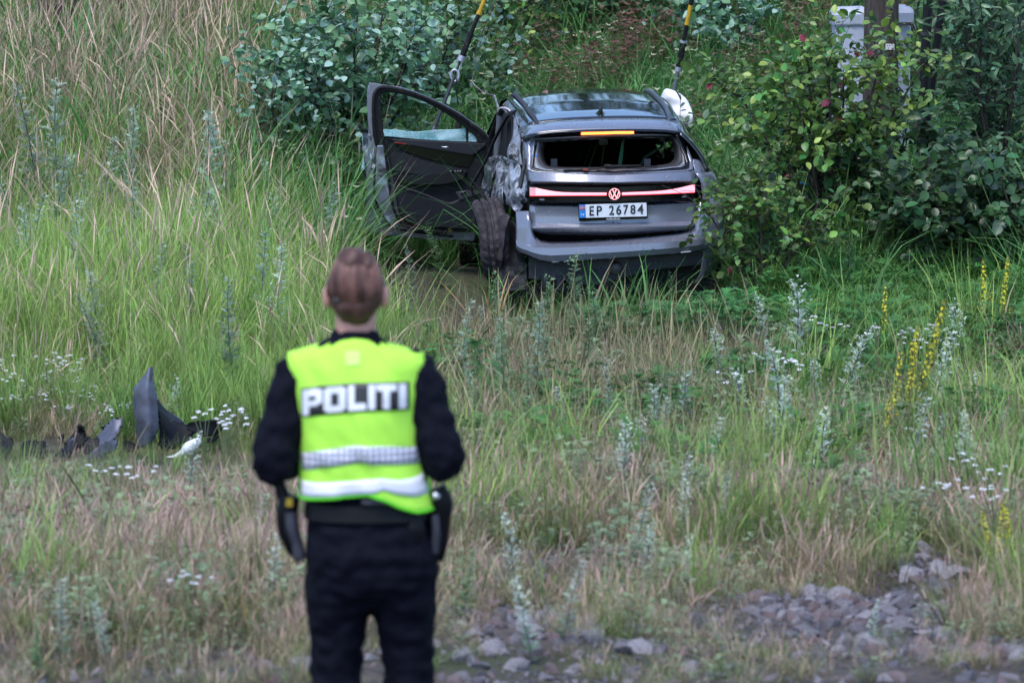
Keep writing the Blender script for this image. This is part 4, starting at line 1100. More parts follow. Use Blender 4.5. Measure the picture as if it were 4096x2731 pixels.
# the body: one continuous surface from head to feet
g = Geo()
g.loft([ell(z, -0.018) for z in np.linspace(0.76, 1.46, 18)])
ball(g, (-0.004, 0.012, 1.598), 0.074, 0.096, 0.112)
ball(g, (-0.004, 0.062, 1.535), 0.05, 0.052, 0.06)
limb(g, [(-0.005, 0.0, 1.40), (-0.005, -0.004, 1.47), (-0.004, 0.0, 1.55)], [0.062, 0.057, 0.06])
for s, ex in ((-1, -0.086), (1, 0.079)):
    ball(g, (ex, 0.0, 1.576), 0.014, 0.02, 0.036, 10)
ball(g, (-0.004, 0.112, 1.575), 0.013, 0.02, 0.02, 8)                       # nose
ball(g, (-0.004, 0.102, 1.53), 0.022, 0.012, 0.008, 8)                      # lips
for sh, el, hn, s in ((SHL, ELL, HNL, -1), (SHR, ELR, HNR, 1)):
    limb(g, [sh, sh.lerp(el, 0.5), el], [0.05, 0.045, 0.038]); limb(g, [el, el.lerp(hn, 0.5), hn], [0.038, 0.036, 0.026])
    palm = hn + Vector((-s * 0.02, 0.05, 0.0)); limb(g, [hn, hn.lerp(palm, 0.5), palm], [0.024, 0.03, 0.031])
    for f in range(4):
        L = (0.062, 0.072, 0.067, 0.052)[f]; b0_ = palm + Vector((-s * 0.004, 0.008, 0.027 - 0.018 * f))
        limb(g, [b0_, b0_ + Vector((-s * L * 0.35, L * 0.4, 0)), b0_ + Vector((-s * L * 0.8, L * 0.35, -0.006)), b0_ + Vector((-s * L, 0.0, -0.008))], [0.0095, 0.009, 0.0085, 0.007], seg=8)
    limb(g, [hn + Vector((0, 0.02, 0.022)), hn + Vector((-s * 0.012, 0.04, 0.048)), hn + Vector((-s * 0.04, 0.055, 0.05))], [0.012, 0.0105, 0.009], seg=8)
for h, k, a in ((HIPL, KNL, ANL), (HIPR, KNR, ANR)):
    limb(g, [h, h.lerp(k, 0.5), k], [0.084, 0.07, 0.052]); limb(g, [k, k.lerp(a, 0.35), a], [0.052, 0.054, 0.034])
    limb(g, [a, a + Vector((0, 0.06, -0.04)), a + Vector((0, 0.15, -0.06))], [0.034, 0.036, 0.024])
body = link_obj('body', fuse(g, 'body', SKIN, 0.007, 3), officer)
# eyes on the far side of the head
for ex in (-0.034, 0.026):
    g = Geo(); ball(g, (ex, 0.096, 1.605), 0.012, 0.012, 0.012, 8); g.obj('eye', mat('eye', (0.5, 0.5, 0.5), 0.2), officer, smooth=True)

# trousers
g = Geo(); g.loft([ell(z, 0.006) for z in np.linspace(0.71, 1.04, 11)])
ball(g, (0.036, 0.0, 0.75), 0.1, 0.11, 0.09)
for h, k, a, s in ((HIPL, KNL, ANL, -1), (HIPR, KNR, ANR, 1)):
    limb(g, [h + Vector((0, 0, 0.05)), h + Vector((0, -0.004, -0.08)), h.lerp(k, 0.5), k, k.lerp(a, 0.4), a + Vector((0, 0, 0.0))], [0.085, 0.1, 0.087, 0.074, 0.073, 0.069])
link_obj('trousers', fuse(g, 'trousers', NAVY, 0.01, 3, 0.010, (16, 16, 26), 3), officer)
# jacket with sleeves and collar
g = Geo(); g.loft([ell(z, 0.006) for z in np.linspace(0.99, 1.45, 14)])
limb(g, [(-0.005, 0.0, 1.42), (-0.005, -0.002, 1.455), (-0.005, 0.0, 1.482)], [0.076, 0.072, 0.068])
for sh, el, hn in ((SHL, ELL, HNL), (SHR, ELR, HNR)):
    limb(g, [sh + Vector((-sh.x * 0.2, 0, 0.01)), sh, sh.lerp(el, 0.5), el, el + (hn - el) * 0.12], [0.05, 0.066, 0.068, 0.064, 0.06])
    limb(g, [el, el.lerp(hn, 0.5), el.lerp(hn, 0.92)], [0.064, 0.056, 0.042])
link_obj('jacket', fuse(g, 'jacket', NAVY, 0.01, 3, 0.011, (18, 18, 24), 8), officer)
for a in (ANL, ANR):
    g = Geo()
    limb(g, [a + Vector((0, -0.005, 0.08)), a + Vector((0, -0.01, 0.0)), a + Vector((0, -0.005, -0.035))], [0.048, 0.05, 0.052])
    limb(g, [a + Vector((0, -0.02, -0.045)), a + Vector((0, 0.07, -0.045)), a + Vector((0, 0.17, -0.058))], [0.046, 0.05, 0.032])
    link_obj('boot', fuse(g, 'boot', LEATHER, 0.01, 3), officer)

# hair: cap over the skull, twisted tail pinned up the back
g = Geo()
ball(g, (-0.004, -0.006, 1.592), 0.084, 0.094, 0.082)
ball(g, (-0.002, -0.015, 1.645), 0.07, 0.08, 0.062)
ball(g, (-0.008, -0.04, 1.682), 0.05, 0.052, 0.04)
ball(g, (0.028, -0.05, 1.67), 0.03, 0.04, 0.036)
ball(g, (-0.004, -0.04, 1.555), 0.062, 0.06, 0.06)
for x in (-0.074, 0.066): ball(g, (x, 0.0, 1.595), 0.015, 0.05, 0.045)
hm = fuse(g, 'hair', HAIR, 0.008, 3)
for v in hm.vertices:
    v.co += v.normal * (0.006 * noise.noise(Vector((v.co.x * 60, v.co.y * 40, v.co.z * 8))) + 0.007 * noise.noise(v.co * 22))
    if v.co.y > 0.055 and v.co.z < 1.645: v.co.y = 0.055 - (v.co.y - 0.055) * 0.3
hair = link_obj('hair', hm, officer)
rh = random.Random(12)
for k in range(15):                                            # locks drawn up the back of the head to the knot
    u = -1 + 2 * k / 14; x0 = -0.004 + 0.07 * u; dy = -0.088 * math.sqrt(max(0.05, 1 - 0.75 * u * u)); tw = rh.uniform(-0.012, 0.012)
    pts = [(x0 * 0.85, dy * 0.86, 1.535 + 0.03 * abs(u)), (x0, dy * 1.07, 1.595), (x0 * 0.85 + tw, dy * 1.06, 1.648), (x0 * 0.55 + tw, dy * 0.72, 1.69), (x0 * 0.2 + tw, -0.045, 1.698)]
    g = Geo(); limb(g, pts, [0.007, 0.012 + rh.uniform(0, 0.004), 0.013, 0.012, 0.008], seg=10); o = g.obj('hair_strand', HAIR_L if rh.random() < 0.42 else HAIR, officer, smooth=60); o.parent = hair
P = [(-0.008 + 0.03 * math.cos(t) * (1 - t / 16), -0.045 + 0.03 * math.sin(t) * (1 - t / 16), 1.672 + 0.0035 * t) for t in np.linspace(0, 9.5, 20)]
g = Geo(); g.tube(P, list(np.linspace(0.021, 0.012, 20)), 10); o = g.obj('hair_knot', HAIR, officer, smooth=60); o.parent = hair
g = Geo(); ball(g, (-0.052, -0.078, 1.575), 0.014, 0.01, 0.008, 8); o = g.obj('hair_clip', KIT, officer, smooth=True); o.parent = hair

# vest: closed shell round the torso, hem hitched up at the left and dropping at the right
def hem(x): return float(np.interp(x, [-0.2, -0.165, -0.06, 0.03, 0.07, 0.12, 0.17, 0.22], [1.005, 1.0, 1.012, 1.022, 1.012, 0.985, 0.967, 0.967]))
def vtop(x): return float(np.interp(abs(x + 0.004), [0, 0.04, 0.066, 0.10, 0.15, 0.2, 0.24], [1.462, 1.457, 1.443, 1.427, 1.412, 1.40, 1.37]))
def vest_half(z): return float(np.interp(z, [0.96, 1.0, 1.06, 1.13, 1.2, 1.27, 1.33, 1.38, 1.41, 1.45], [0.195, 0.19, 0.18, 0.172, 0.172, 0.178, 0.19, 0.2, 0.199, 0.19]))


def vest_y(x, z, side=-1):
    """surface of the vest at (x, z); side -1 = back"""
    w = vest_half(z); u = min(abs(x - tor(z, 1)) / (w + 0.004), 1.0)
    ry = np.interp(z, [0.96, 1.05, 1.2, 1.3, 1.38, 1.42, 1.46], [0.145, 0.135, 0.136, 0.137, 0.118, 0.098, 0.072])
    fold = 0.011 * noise.noise(Vector((x * 9, z * 4, side * 3.0))) + 0.011 * noise.noise(Vector((x * 22 + z * 9, z * 11, 4 + side)))
    fold += 0.014 * math.exp(-((x - 0.02 - (1.2 - z) * 0.25) / 0.02) ** 2) * float(sm(1.30, 1.2, z))
    return side * (ry * (1 - u ** 3.0) ** 0.45 + fold * (1 - u ** 6))


def vest_panel(side, n=41, m=34):
    rows = []
    for i in range(m):
        v = i / (m - 1); row = []
        for k in range(n):
            u = -1 + 2 * k / (n - 1)
            z = 1.0 + v * 0.42
            for _ in range(3):
                x = tor(z, 1) + u * vest_half(z); z0 = hem(x) if side < 0 else 1.0; z1 = vtop(x) if side < 0 else vtop(x) - 0.05 * (abs(x) < 0.06)
                z = z0 + (z1 - z0) * v
            row.append(Vector((x, vest_y(x, z, side), z)))
        rows.append(row)
    return rows


gv = Geo(); gv.grid(vest_panel(-1)); gv.grid(vest_panel(1))
vest = gv.obj('vest', HIVIS, officer, smooth='all', solid=0.005)
vb = vest_panel(-1)
for pts in ([r[0] for r in vb], [r[-1] for r in vb], vb[0]):
    g = Geo(); g.tube([p + Vector((0, -0.002, 0)) for p in pts], 0.0045, 6); o = g.obj('vest_binding', HIVIS_EDGE, officer, smooth=True); o.parent = vest
# shoulder yokes join front and back
for s in (-1, 1):
    g = Geo(); rows = []
    for k in range(9):
        a = 0.072 + (0.196 - 0.072) * k / 8; x = s * a - 0.004; z = vtop(x)
        yb = vest_y(x, z, -1); yf = vest_y(x, z - 0.0, 1)
        rows.append([Vector((x, yb + (yf - yb) * t, z + 0.012 * math.sin(math.pi * t))) for t in np.linspace(0, 1, 7)])
    g.grid(rows); o = g.obj('vest_shoulder', HIVIS, officer, smooth=True, solid=0.005); o.parent = vest


def vest_band(z_lo, z_hi, name, mt, off=0.003, x0=-1.0, x1=1.0, n=36, side=-1):
    rows = []
    for t in np.linspace(0, 1, 4):
        row = []
        for k in range(n):
            u = x0 + (x1 - x0) * k / (n - 1); z = 1.1
            for _ in range(3):
                x = tor(z, 1) + u * vest_half(z) * 0.995; z = z_lo(x) + (z_hi(x) - z_lo(x)) * t
            row.append(Vector((x, vest_y(x, z, side) + side * (off + 0.0025), z)))
        rows.append(row)
    g = Geo(); g.grid(rows); o = g.obj(name, mt, officer, smooth=True, solid=0.002); o.parent = vest; return o


TAPE = checker_tape()
f_lo = lambda x: float(np.interp(x, [-0.18, -0.1, 0.0, 0.1, 0.18], [1.079, 1.098, 1.115, 1.108, 1.105]))
f_hi = lambda x: float(np.interp(x, [-0.18, -0.1, 0.0, 0.1, 0.18], [1.128, 1.148, 1.165, 1.16, 1.152]))
vest_band(f_lo, f_hi, 'reflective_tape', TAPE)
vest_band(lambda x: hem(x) + float(np.interp(x, [-0.2, 0.04, 0.08, 0.19], [0.008, 0.004, 0.03, 0.048])), lambda x: hem(x) + float(np.interp(x, [-0.2, -0.1, 0.03, 0.08, 0.13, 0.19], [0.056, 0.046, 0.044, 0.062, 0.082, 0.108])), 'reflective_tape', REFL_W)
vest_band(f_lo, f_hi, 'reflective_tape', TAPE, side=1)
# neck tab
g = Geo(); g.grid([[Vector((x, vest_y(x, z, -1) - 0.006, z)) for x in (-0.03, -0.01, 0.012)] for z in (1.392, 1.412, 1.43)]); o = g.obj('vest_label', mat('pale yellow tab', (0.58, 0.85, 0.2), 0.7), officer, solid=0.002); o.parent = vest
# black panel with POLITI, following the cloth
def sheet(x0, x1, zl, zh, off, nx=24, nz_=6):
    return [[Vector((x0 + (x1 - x0) * i / (nx - 1), vest_y(x0 + (x1 - x0) * i / (nx - 1), zl(x0 + (x1 - x0) * i / (nx - 1)) + (zh(x0 + (x1 - x0) * i / (nx - 1)) - zl(x0 + (x1 - x0) * i / (nx - 1))) * j / (nz_ - 1), -1) - off,
                     zl(x0 + (x1 - x0) * i / (nx - 1)) + (zh(x0 + (x1 - x0) * i / (nx - 1)) - zl(x0 + (x1 - x0) * i / (nx - 1))) * j / (nz_ - 1))) for i in range(nx)] for j in range(nz_)]
p_lo = lambda x: float(np.interp(x, [-0.16, -0.1, 0.0, 0.08, 0.16], [1.238, 1.252, 1.262, 1.265, 1.262]))
p_hi = lambda x: float(np.interp(x, [-0.16, -0.1, 0.0, 0.08, 0.16], [1.322, 1.334, 1.343, 1.345, 1.342]))
PX0, PX1 = -0.158, 0.152
g = Geo(); g.grid(sheet(PX0, PX1, p_lo, p_hi, 0.006)); o = g.obj('lettering_panel', BLACK_P, officer, smooth=True, solid=0.002); o.parent = vest
LET = {'P': [(0, 0, 0.34, 1), (0.34, 0.72, 0.78, 1), (0.34, 0.32, 0.78, 0.56), (0.68, 0.38, 1, 0.94)], 'O': [(0, 0.08, 0.33, 0.92), (0.67, 0.08, 1, 0.92), (0.12, 0.74, 0.88, 1), (0.12, 0, 0.88, 0.26)],
       'L': [(0, 0, 0.36, 1), (0.36, 0, 1, 0.27)], 'I': [(0, 0, 1, 1)], 'T': [(0, 0.73, 1, 1), (0.32, 0, 0.68, 0.73)]}
cells = [('P', 0.012, 0.2), ('O', 0.215, 0.42), ('L', 0.44, 0.605), ('I', 0.625, 0.69), ('T', 0.70, 0.885), ('I', 0.905, 0.975)]
for ch, a, b in cells:
    g = Geo()
    for (u0, v0, u1, v1) in LET[ch]:
        x0 = PX0 + (PX1 - PX0) * (a + (b - a) * u0); x1 = PX0 + (PX1 - PX0) * (a + (b - a) * u1)
        lo = lambda x, v=v0: p_lo(x) + (p_hi(x) - p_lo(x)) * (0.06 + 0.88 * v); hi = lambda x, v=v1: p_lo(x) + (p_hi(x) - p_lo(x)) * (0.06 + 0.88 * v)
        g.grid(sheet(x0, x1, lo, hi, 0.0095, 8, 5))
    o = g.obj('letter', WHITE_P, officer, smooth=True); o.parent = vest

# belt and kit
g = Geo(); g.grid([ell(z, gr) for z, gr in ((0.935, 0.008), (0.94, 0.016), (0.985, 0.016), (0.99, 0.008))], closed=True); g.obj('duty_belt', LEATHER, officer, smooth=35, solid=0.003)
g = Geo(); g.box((0.055, -0.135, 1.0), (0.08, 0.012, 0.016)); g.obj('belt_loop', KIT, officer, bevel=0.003)
def kit(name, secs, mt, parent=None):
    g = Geo(); P = smooth_curve([s[0] for s in secs], 5); k = np.linspace(0, len(secs) - 1, len(P))
    rx = np.interp(k, range(len(secs)), [s[1] for s in secs]); ry = np.interp(k, range(len(secs)), [s[2] for s in secs])
    g.tube(P, list(zip(rx, ry)), 14); o = g.obj(name, mt, officer, smooth=45); return o
ho = kit('holster', [((-0.195, -0.01, 1.0), 0.028, 0.03), ((-0.205, -0.01, 0.95), 0.032, 0.035), ((-0.2, -0.005, 0.89), 0.03, 0.036), ((-0.178, 0.0, 0.83), 0.024, 0.026)], LEATHER)
o = kit('radio', [((-0.192, -0.05, 0.955), 0.018, 0.016), ((-0.188, -0.052, 0.91), 0.019, 0.016), ((-0.178, -0.05, 0.87), 0.014, 0.014), ((-0.168, -0.046, 0.835), 0.022, 0.016), ((-0.163, -0.044, 0.818), 0.02, 0.014)], KIT); o.parent = ho
g = Geo(); g.box((-0.196, -0.045, 0.985), (0.02, 0.015, 0.025)); o = g.obj('yellow_strap', mat('yellow strap', (0.45, 0.3, 0.02), 0.6), officer, bevel=0.003); o.parent = ho
kit('pouch', [((-0.235, 0.0, 1.06), 0.014, 0.02), ((-0.225, -0.004, 1.02), 0.016, 0.02), ((-0.21, -0.008, 0.98), 0.02, 0.024)], LEATHER)
ho = kit('holster', [((0.222, -0.02, 1.02), 0.03, 0.035), ((0.238, -0.02, 0.985), 0.036, 0.04), ((0.236, -0.015, 0.93), 0.03, 0.036), ((0.232, -0.01, 0.86), 0.026, 0.032), ((0.226, -0.01, 0.81), 0.02, 0.022)], LEATHER)
o = kit('baton_grip', [((0.222, -0.056, 0.95), 0.012, 0.012), ((0.226, -0.056, 0.9), 0.013, 0.012), ((0.222, -0.05, 0.84), 0.012, 0.012)], KIT); o.parent = ho
g = Geo(); ball(g, (0.226, -0.06, 1.005), 0.012, 0.008, 0.012, 8); o = g.obj('press_stud', CHROME, officer, smooth=True); o.parent = ho
kit('pouch', [((0.16, -0.08, 0.95), 0.028, 0.025), ((0.165, -0.085, 0.915), 0.034, 0.028), ((0.165, -0.08, 0.875), 0.028, 0.024)], LEATHER)

# ------------------------------------------------------------------ torn-off car pieces in the grass at left
def fF(x, y): return x * 0.42517, 1380 + y * 0.42517
def aF(x, y, Y): return at(*fF(x, y), Y + 0.5)
def wpatch(rows, Ys, n=7, amp=0.0, seed=0, conv=aF):
    R_ = [smooth_curve([conv(p[0], p[1], (Ys[i] if not hasattr(Ys[i], '__len__') else Ys[i][j])) for j, p in enumerate(r)], n) for i, r in enumerate(rows)]
    V = [list(r) for r in zip(*[smooth_curve(c, n) for c in zip(*R_)])]
    if amp:
        for r in V:
            for p in r: p += Vector((0.3, 1, 0.4)) * amp * noise.noise(p * 9 + Vector((seed, 0, 0)))
    return V
D0 = aF(1400, 960, 21.4)
deb = empty('bumper_fragment', D0, label='tall torn grey bumper corner standing in the grass with black mesh behind', cat='car debris', group='car pieces in the grass')
def dpart(rows, Ys, name, mt, root, amp=0.01, solid=0.006, seed=0):
    V = wpatch(rows, Ys, amp=amp, seed=seed); c = root.location
    for a, r in enumerate(V):
        for b, p in enumerate(r):
            if a in (0, len(V) - 1) or b in (0, len(r) - 1): p += Vector((random.uniform(-1, 1), 0, random.uniform(-1, 1))) * min(0.012, 0.8 * amp)
    g = Geo(); g.grid([[p - c for p in r] for r in V]); o = g.obj(name, mt, root, smooth=40, solid=solid); return o
dpart([[(1312, 352), (1360, 280), (1412, 214), (1428, 225)], [(1262, 420), (1320, 400), (1390, 370), (1445, 330)], [(1262, 620), (1330, 610), (1400, 590), (1478, 540)], [(1280, 780), (1340, 780), (1400, 780), (1490, 760)], [(1288, 965), (1330, 960), (1380, 950), (1440, 900)]],
      [[21.4, 21.35, 21.35, 21.4], [21.4, 21.33, 21.3, 21.36], [21.4, 21.3, 21.27, 21.33], [21.4, 21.3, 21.26, 21.3], [21.42, 21.3, 21.28, 21.3]], 'fin', DEBRIS_P, deb, 0.008)
dpart([[(1470, 520), (1486, 505)], [(1480, 590), (1530, 570)], [(1590, 690), (1620, 640)], [(1700, 740), (1730, 722)]], [21.33, 21.38, 21.45, 21.5], 'flange', PAINT, deb, 0.004)
dpart([[(1480, 610), (1500, 620), (1520, 620)], [(1490, 760), (1560, 730), (1600, 720)], [(1500, 930), (1640, 860), (1760, 740)], [(1560, 985), (1760, 900), (1950, 720)]], [[21.4, 21.5, 21.6]] * 4, 'backing', PLAST, deb, 0.03, seed=3)
dpart([[(1760, 735), (1950, 715), (2085, 700)], [(1780, 790), (1960, 780), (2075, 800)], [(1950, 860), (1990, 850), (2040, 850)]], [[21.5, 21.6, 21.65]] * 3, 'arm', PLAST, deb, 0.03, seed=5)
dpart([[(1940, 880), (1990, 870), (2050, 850)], [(1950, 920), (2000, 920), (2040, 900)]], [21.5, 21.5], 'clip_holder', PLAST, deb, 0.01)
foam = aF(1700, 1050, 21.1)
P = smooth_curve([aF(1440, 1112, 21.0), aF(1530, 1085, 21.0), aF(1640, 1055, 21.05), aF(1720, 1010, 21.1), aF(1780, 960, 21.1), aF(1880, 895, 21.15)], 6)
g = Geo(); k = np.linspace(0, 5, len(P)); g.tube([p - foam for p in P], list(np.interp(k, range(6), [0.012, 0.017, 0.014, 0.02, 0.035, 0.02])), 10)
o = g.obj('foam_strip', AIRBAG, None, smooth=60); o.location = foam; setp(o, 'white foam strip lying below the standing grey bumper corner', 'car debris', 'car pieces in the grass')
def piece(name, label, rows, Ys, mt, amp=0.015, solid=0.01, seed=0, extra=()):
    c = aF(*rows[0][0], np.mean(Ys)); root = empty(name, c, label, 'car debris', 'car pieces in the grass')
    dpart(rows, Ys, 'shell', mt, root, amp, solid, seed)
    for i, (nm, r2, y2, m2) in enumerate(extra): dpart(r2, y2, nm, m2, root, amp, 0.008, seed + i + 1)
    return root
piece('panel_fragment', 'small grey panel sliver between the tall bumper corner and the black debris', [[(930, 860), (1000, 770), (1075, 700), (1152, 688)], [(940, 930), (1010, 860), (1080, 800), (1130, 790)], [(960, 1000), (1020, 940), (1050, 900), (1090, 860)]], [21.3, 21.25, 21.2], DEBRIS_P, 0.02, seed=7,
      extra=[('black_edge', [[(960, 790), (1060, 710), (1120, 690)], [(970, 800), (1060, 730), (1110, 705)]], [21.35, 21.36], PLAST)])
piece('grille_fragment', 'black broken grille piece with upright prong left of the grey sliver', [[(500, 1240), (560, 1200), (620, 1140)], [(508, 1100), (600, 1060), (680, 1000)], [(600, 960), (690, 900), (760, 880)], [(735, 770), (760, 755), (785, 770)]], [21.0, 21.05, 21.15, 21.2], PLAST, 0.03, seed=11,
      extra=[('bracket', [[(640, 900), (690, 880)], [(650, 990), (700, 970)]], [20.95, 20.96], DEBRIS_P), ('strut', [[(735, 760), (765, 750), (785, 775)], [(745, 860), (775, 860), (800, 880)], [(690, 960), (760, 950), (820, 870)]], [21.15, 21.15, 21.1], RUBBER), ('wire_loop', [[(570, 850), (600, 830)], [(575, 930), (610, 900)]], [21.1, 21.1], PLAST)])
piece('splitter_fragment', 'long dark splinter of bumper leaning low between the black grille and the sliver', [[(800, 1080), (900, 980), (1000, 900), (1110, 880)], [(820, 1160), (920, 1080), (1020, 1010), (1120, 960)]], [21.0, 21.0], DEBRIS_P, 0.03, seed=25)
piece('mesh_fragment', 'black mesh scrap lying left of the broken grille piece', [[(180, 980), (260, 900), (420, 930)], [(200, 1060), (300, 1010), (440, 1000)], [(240, 1130), (330, 1090), (430, 1060)]], [21.1, 21.05, 21.0], PLAST, 0.04, seed=27)
piece('arch_fragment', 'wide dark arch liner slumped behind the grey sliver and the grille', [[(560, 1010), (700, 900), (860, 880), (980, 900)], [(600, 1080), (740, 1000), (880, 980), (1000, 990)], [(640, 1130), (760, 1090), (900, 1070), (1020, 1060)]], [21.5, 21.45, 21.35], PLAST, 0.05, seed=31)
piece('clip_fragment', 'small black plastic scrap between the sliver and the tall corner', [[(1120, 960), (1190, 900), (1260, 930)], [(1130, 1030), (1200, 1000), (1280, 1010)]], [21.35, 21.3], PLAST, 0.03, seed=33)
piece('liner_fragment', 'flat black liner scrap low in the grass near the left edge', [[(325, 1060), (350, 1050), (385, 1050)], [(330, 1110), (350, 1130), (380, 1110)]], [20.9, 20.9], PLAST, 0.01, seed=15)
piece('plastic_fragment', 'black crumpled plastic heap at the left edge of the debris line', [[(-60, 800), (10, 810), (60, 880)], [(-60, 900), (20, 900), (110, 880)], [(-60, 1000), (30, 1020), (110, 960)], [(-60, 1180), (0, 1190), (30, 1150)]], [21.2, 21.15, 21.1, 21.0], PLAST, 0.04, seed=18,
      extra=[('grey_scrap', [[(-20, 1060), (20, 1080)], [(-20, 1190), (35, 1170)]], [20.95, 20.95], DEBRIS_P)])

# ------------------------------------------------------------------ pole, cabinet, guy wires, cables
PX, PYY = at(3525, 100, 33.0).x, 33.0
pb = gzf(PX, PYY)
pole = empty('utility_pole', (PX, PYY, pb), label='dark weathered wooden utility pole in front of the grey cabinet', cat='utility pole')
WOOD = mat('weathered creosote wood', (0.042, 0.03, 0.026), 0.85, var=0.5, vscale=30, bump=0.6, bscale=70, dirt=(0.1, 0.08, 0.07), dscale=22, dlo=0.52, dhi=0.7)
for n_ in WOOD.node_tree.nodes:
    if n_.type == 'TEX_NOISE':
        mp = WOOD.node_tree.nodes.new('ShaderNodeMapping'); mp.inputs['Scale'].default_value = (1, 1, 0.07)
        WOOD.node_tree.links.new(n_.inputs['Vector'].links[0].from_socket, mp.inputs['Vector']); WOOD.node_tree.links.new(mp.outputs[0], n_.inputs['Vector'])
g = Geo(); N = 28; rows = []
for z in np.linspace(-0.5, 11.2, 40):
    r0_ = 0.158 - 0.0035 * z
    rows.append([Vector(((r0_ + 0.006 * noise.noise(Vector((math.cos(2 * math.pi * k / N) * 6, math.sin(2 * math.pi * k / N) * 6, z * 0.3)))) * math.cos(2 * math.pi * k / N), (r0_ + 0.006 * noise.noise(Vector((math.cos(2 * math.pi * k / N) * 6, math.sin(2 * math.pi * k / N) * 6, z * 0.3)))) * math.sin(2 * math.pi * k / N), z)) for k in range(N)])
g.loft(rows); g.obj('shaft', WOOD, pole, smooth=50)
tg = at(3562, 188, 32.84) - Vector((PX, PYY, pb))
g = Geo(); g.box((tg.x, -0.165, tg.z), (0.085, 0.006, 0.05)); g.obj('tag_plate', mat('tag', (0.6, 0.58, 0.58), 0.5), pole)
for dx, dz in ((-0.028, 0.01), (-0.01, 0.01), (0.02, 0.008), (-0.02, -0.012), (0.012, -0.012), (0.03, -0.01)):
    g = Geo(); g.box((tg.x + dx, -0.17, tg.z + dz), (0.008, 0.004, 0.008)); g.obj('tag_mark', BLACK_P, pole)
g = Geo(); g.box((0, 0, 10.6), (1.6, 0.12, 0.12)); g.obj('crossarm', WOOD, pole, bevel=0.01)
for s in (-0.7, 0, 0.7):
    g = Geo(); g.tube([(s, 0, 10.66), (s, 0, 10.72), (s, 0, 10.8), (s, 0, 10.86)], [0.03, 0.06, 0.045, 0.02], 12); g.obj('insulator', mat('glazed insulator', (0.08, 0.03, 0.02), 0.2), pole, smooth=40)

CABM = mat('pale grey cabinet paint', (0.40, 0.42, 0.50), 0.45, var=0.05, dirt=(0.24, 0.25, 0.28), dscale=7, dlo=0.56, dhi=0.78)
c0 = at(3485, 30, 33.75); cz = c0.z; cbz = gzf(c0.x, 33.75) - 0.1
cab = empty('utility_cabinet', (c0.x, 33.75, cbz), label='pale grey metal utility cabinet with a sloping lid behind the pole', cat='cabinet')
H = cz - cbz; Wc = 0.66
g = Geo(); g.box((0, 0, (H - 0.1) / 2), (Wc, 0.4, H - 0.1)); g.obj('case', CABM, cab, bevel=0.02)
g = Geo(); secs = []
for z, gx, gy in ((H - 0.16, 0.02, 0.02), (H - 0.06, 0.025, 0.025), (H - 0.02, 0.01, 0.0), (H, -0.03, -0.04)):
    secs.append([Vector((sx * (Wc / 2 + gx), sy * (0.2 + gy) , z + 0.02 * (sx > 0))) for sx, sy in ((-1, -1), (1, -1), (1, 1), (-1, 1))])
g.loft(secs); g.obj('lid', CABM, cab, bevel=0.018)
g = Geo(); g.box((-0.1, -0.203, (H - 0.3) / 2), (0.4, 0.008, H - 0.5)); g.obj('door', CABM, cab, bevel=0.003)
for z in (H * 0.3, H * 0.62):
    g = Geo(); g.tube([(0.12, -0.21, z), (0.12, -0.225, z)], 0.02, 12); g.obj('lock', PLAST, cab)
hk = at(3625, 95, 33.5) - Vector(cab.location)
g = Geo(); g.box((hk.x - 0.01, -0.23, hk.z), (0.1, 0.06, 0.02)); g.tube([(hk.x + 0.03, -0.24, hk.z), (hk.x + 0.05, -0.26, hk.z - 0.03), (hk.x + 0.055, -0.25, hk.z - 0.08), (hk.x + 0.01, -0.25, hk.z - 0.1)], 0.008, 6)
g.obj('hook', mat('rusty hook', (0.05, 0.03, 0.025), 0.7), cab)


def vert_pole(px0, px1, Y, r, h, label, name):
    b = at(px0, 300, Y); t = at(px1, 0, Y); z0 = gzf(b.x, Y)
    d = (t - b) / (t.z - b.z); o0 = b + d * (z0 - b.z)
    root = empty(name, o0, label, 'cable conduit', 'black conduits beside the pole')
    g = Geo(); g.tube([d * -0.3, d * h], r, 14); g.obj('tube', PLAST, root, smooth=50)
    for z in (1.2, 2.0, 2.9): 
        g = Geo(); g.tube([d * z, d * (z + 0.03)], r * 1.18, 14); g.obj('clamp', TRIM, root, smooth=50)


vert_pole(3698, 3712, 32.5, 0.04, 7.0, 'upright black cable conduit right of the wooden pole', 'cable_conduit')
vert_pole(3732, 3772, 32.7, 0.035, 7.0, 'leaning black cable conduit farther right of the wooden pole', 'cable_conduit')


def guy(bottom, ends, label, extra_strap):
    """ends: fractions measured along the stay; goes up to the pole head and down to an anchor"""
    top = Vector((PX, PYY, pb + 10.9)); a, b_, c, d, e, f = [Vector(p) for p in ends]
    dirv = (top - a).normalized()
    def on(z): return a + dirv * ((z - a.z) / dirv.z)
    gz0 = gzf(a.x, a.y)
    anchor = on(gz0 - 0.15)
    root = empty('guy_wire', anchor, label, 'guy wire', 'guy wires staying the utility pole')
    def tb(name, z0, z1, r, mt, n=1, seg=12):
        g = Geo(); p0, p1 = on(z0) - anchor, on(z1) - anchor
        g.tube([p0, p1], r, seg); return g.obj(name, mt, root, smooth=50)
    tb('anchor_rod', gz0 - 0.15, a.z, 0.02, mat('galvanised steel', (0.2, 0.2, 0.23), 0.45, 0.7))
    tb('wire', a.z + 0.2, on(top.z - 0.2).z, 0.007, RUBBER)
    return root, on, tb, anchor


YEL = mat('yellow guard sleeve', (0.46, 0.27, 0.01), 0.45, var=0.1)
STEEL = mat('steel fitting', (0.42, 0.42, 0.48), 0.4, 0.6)
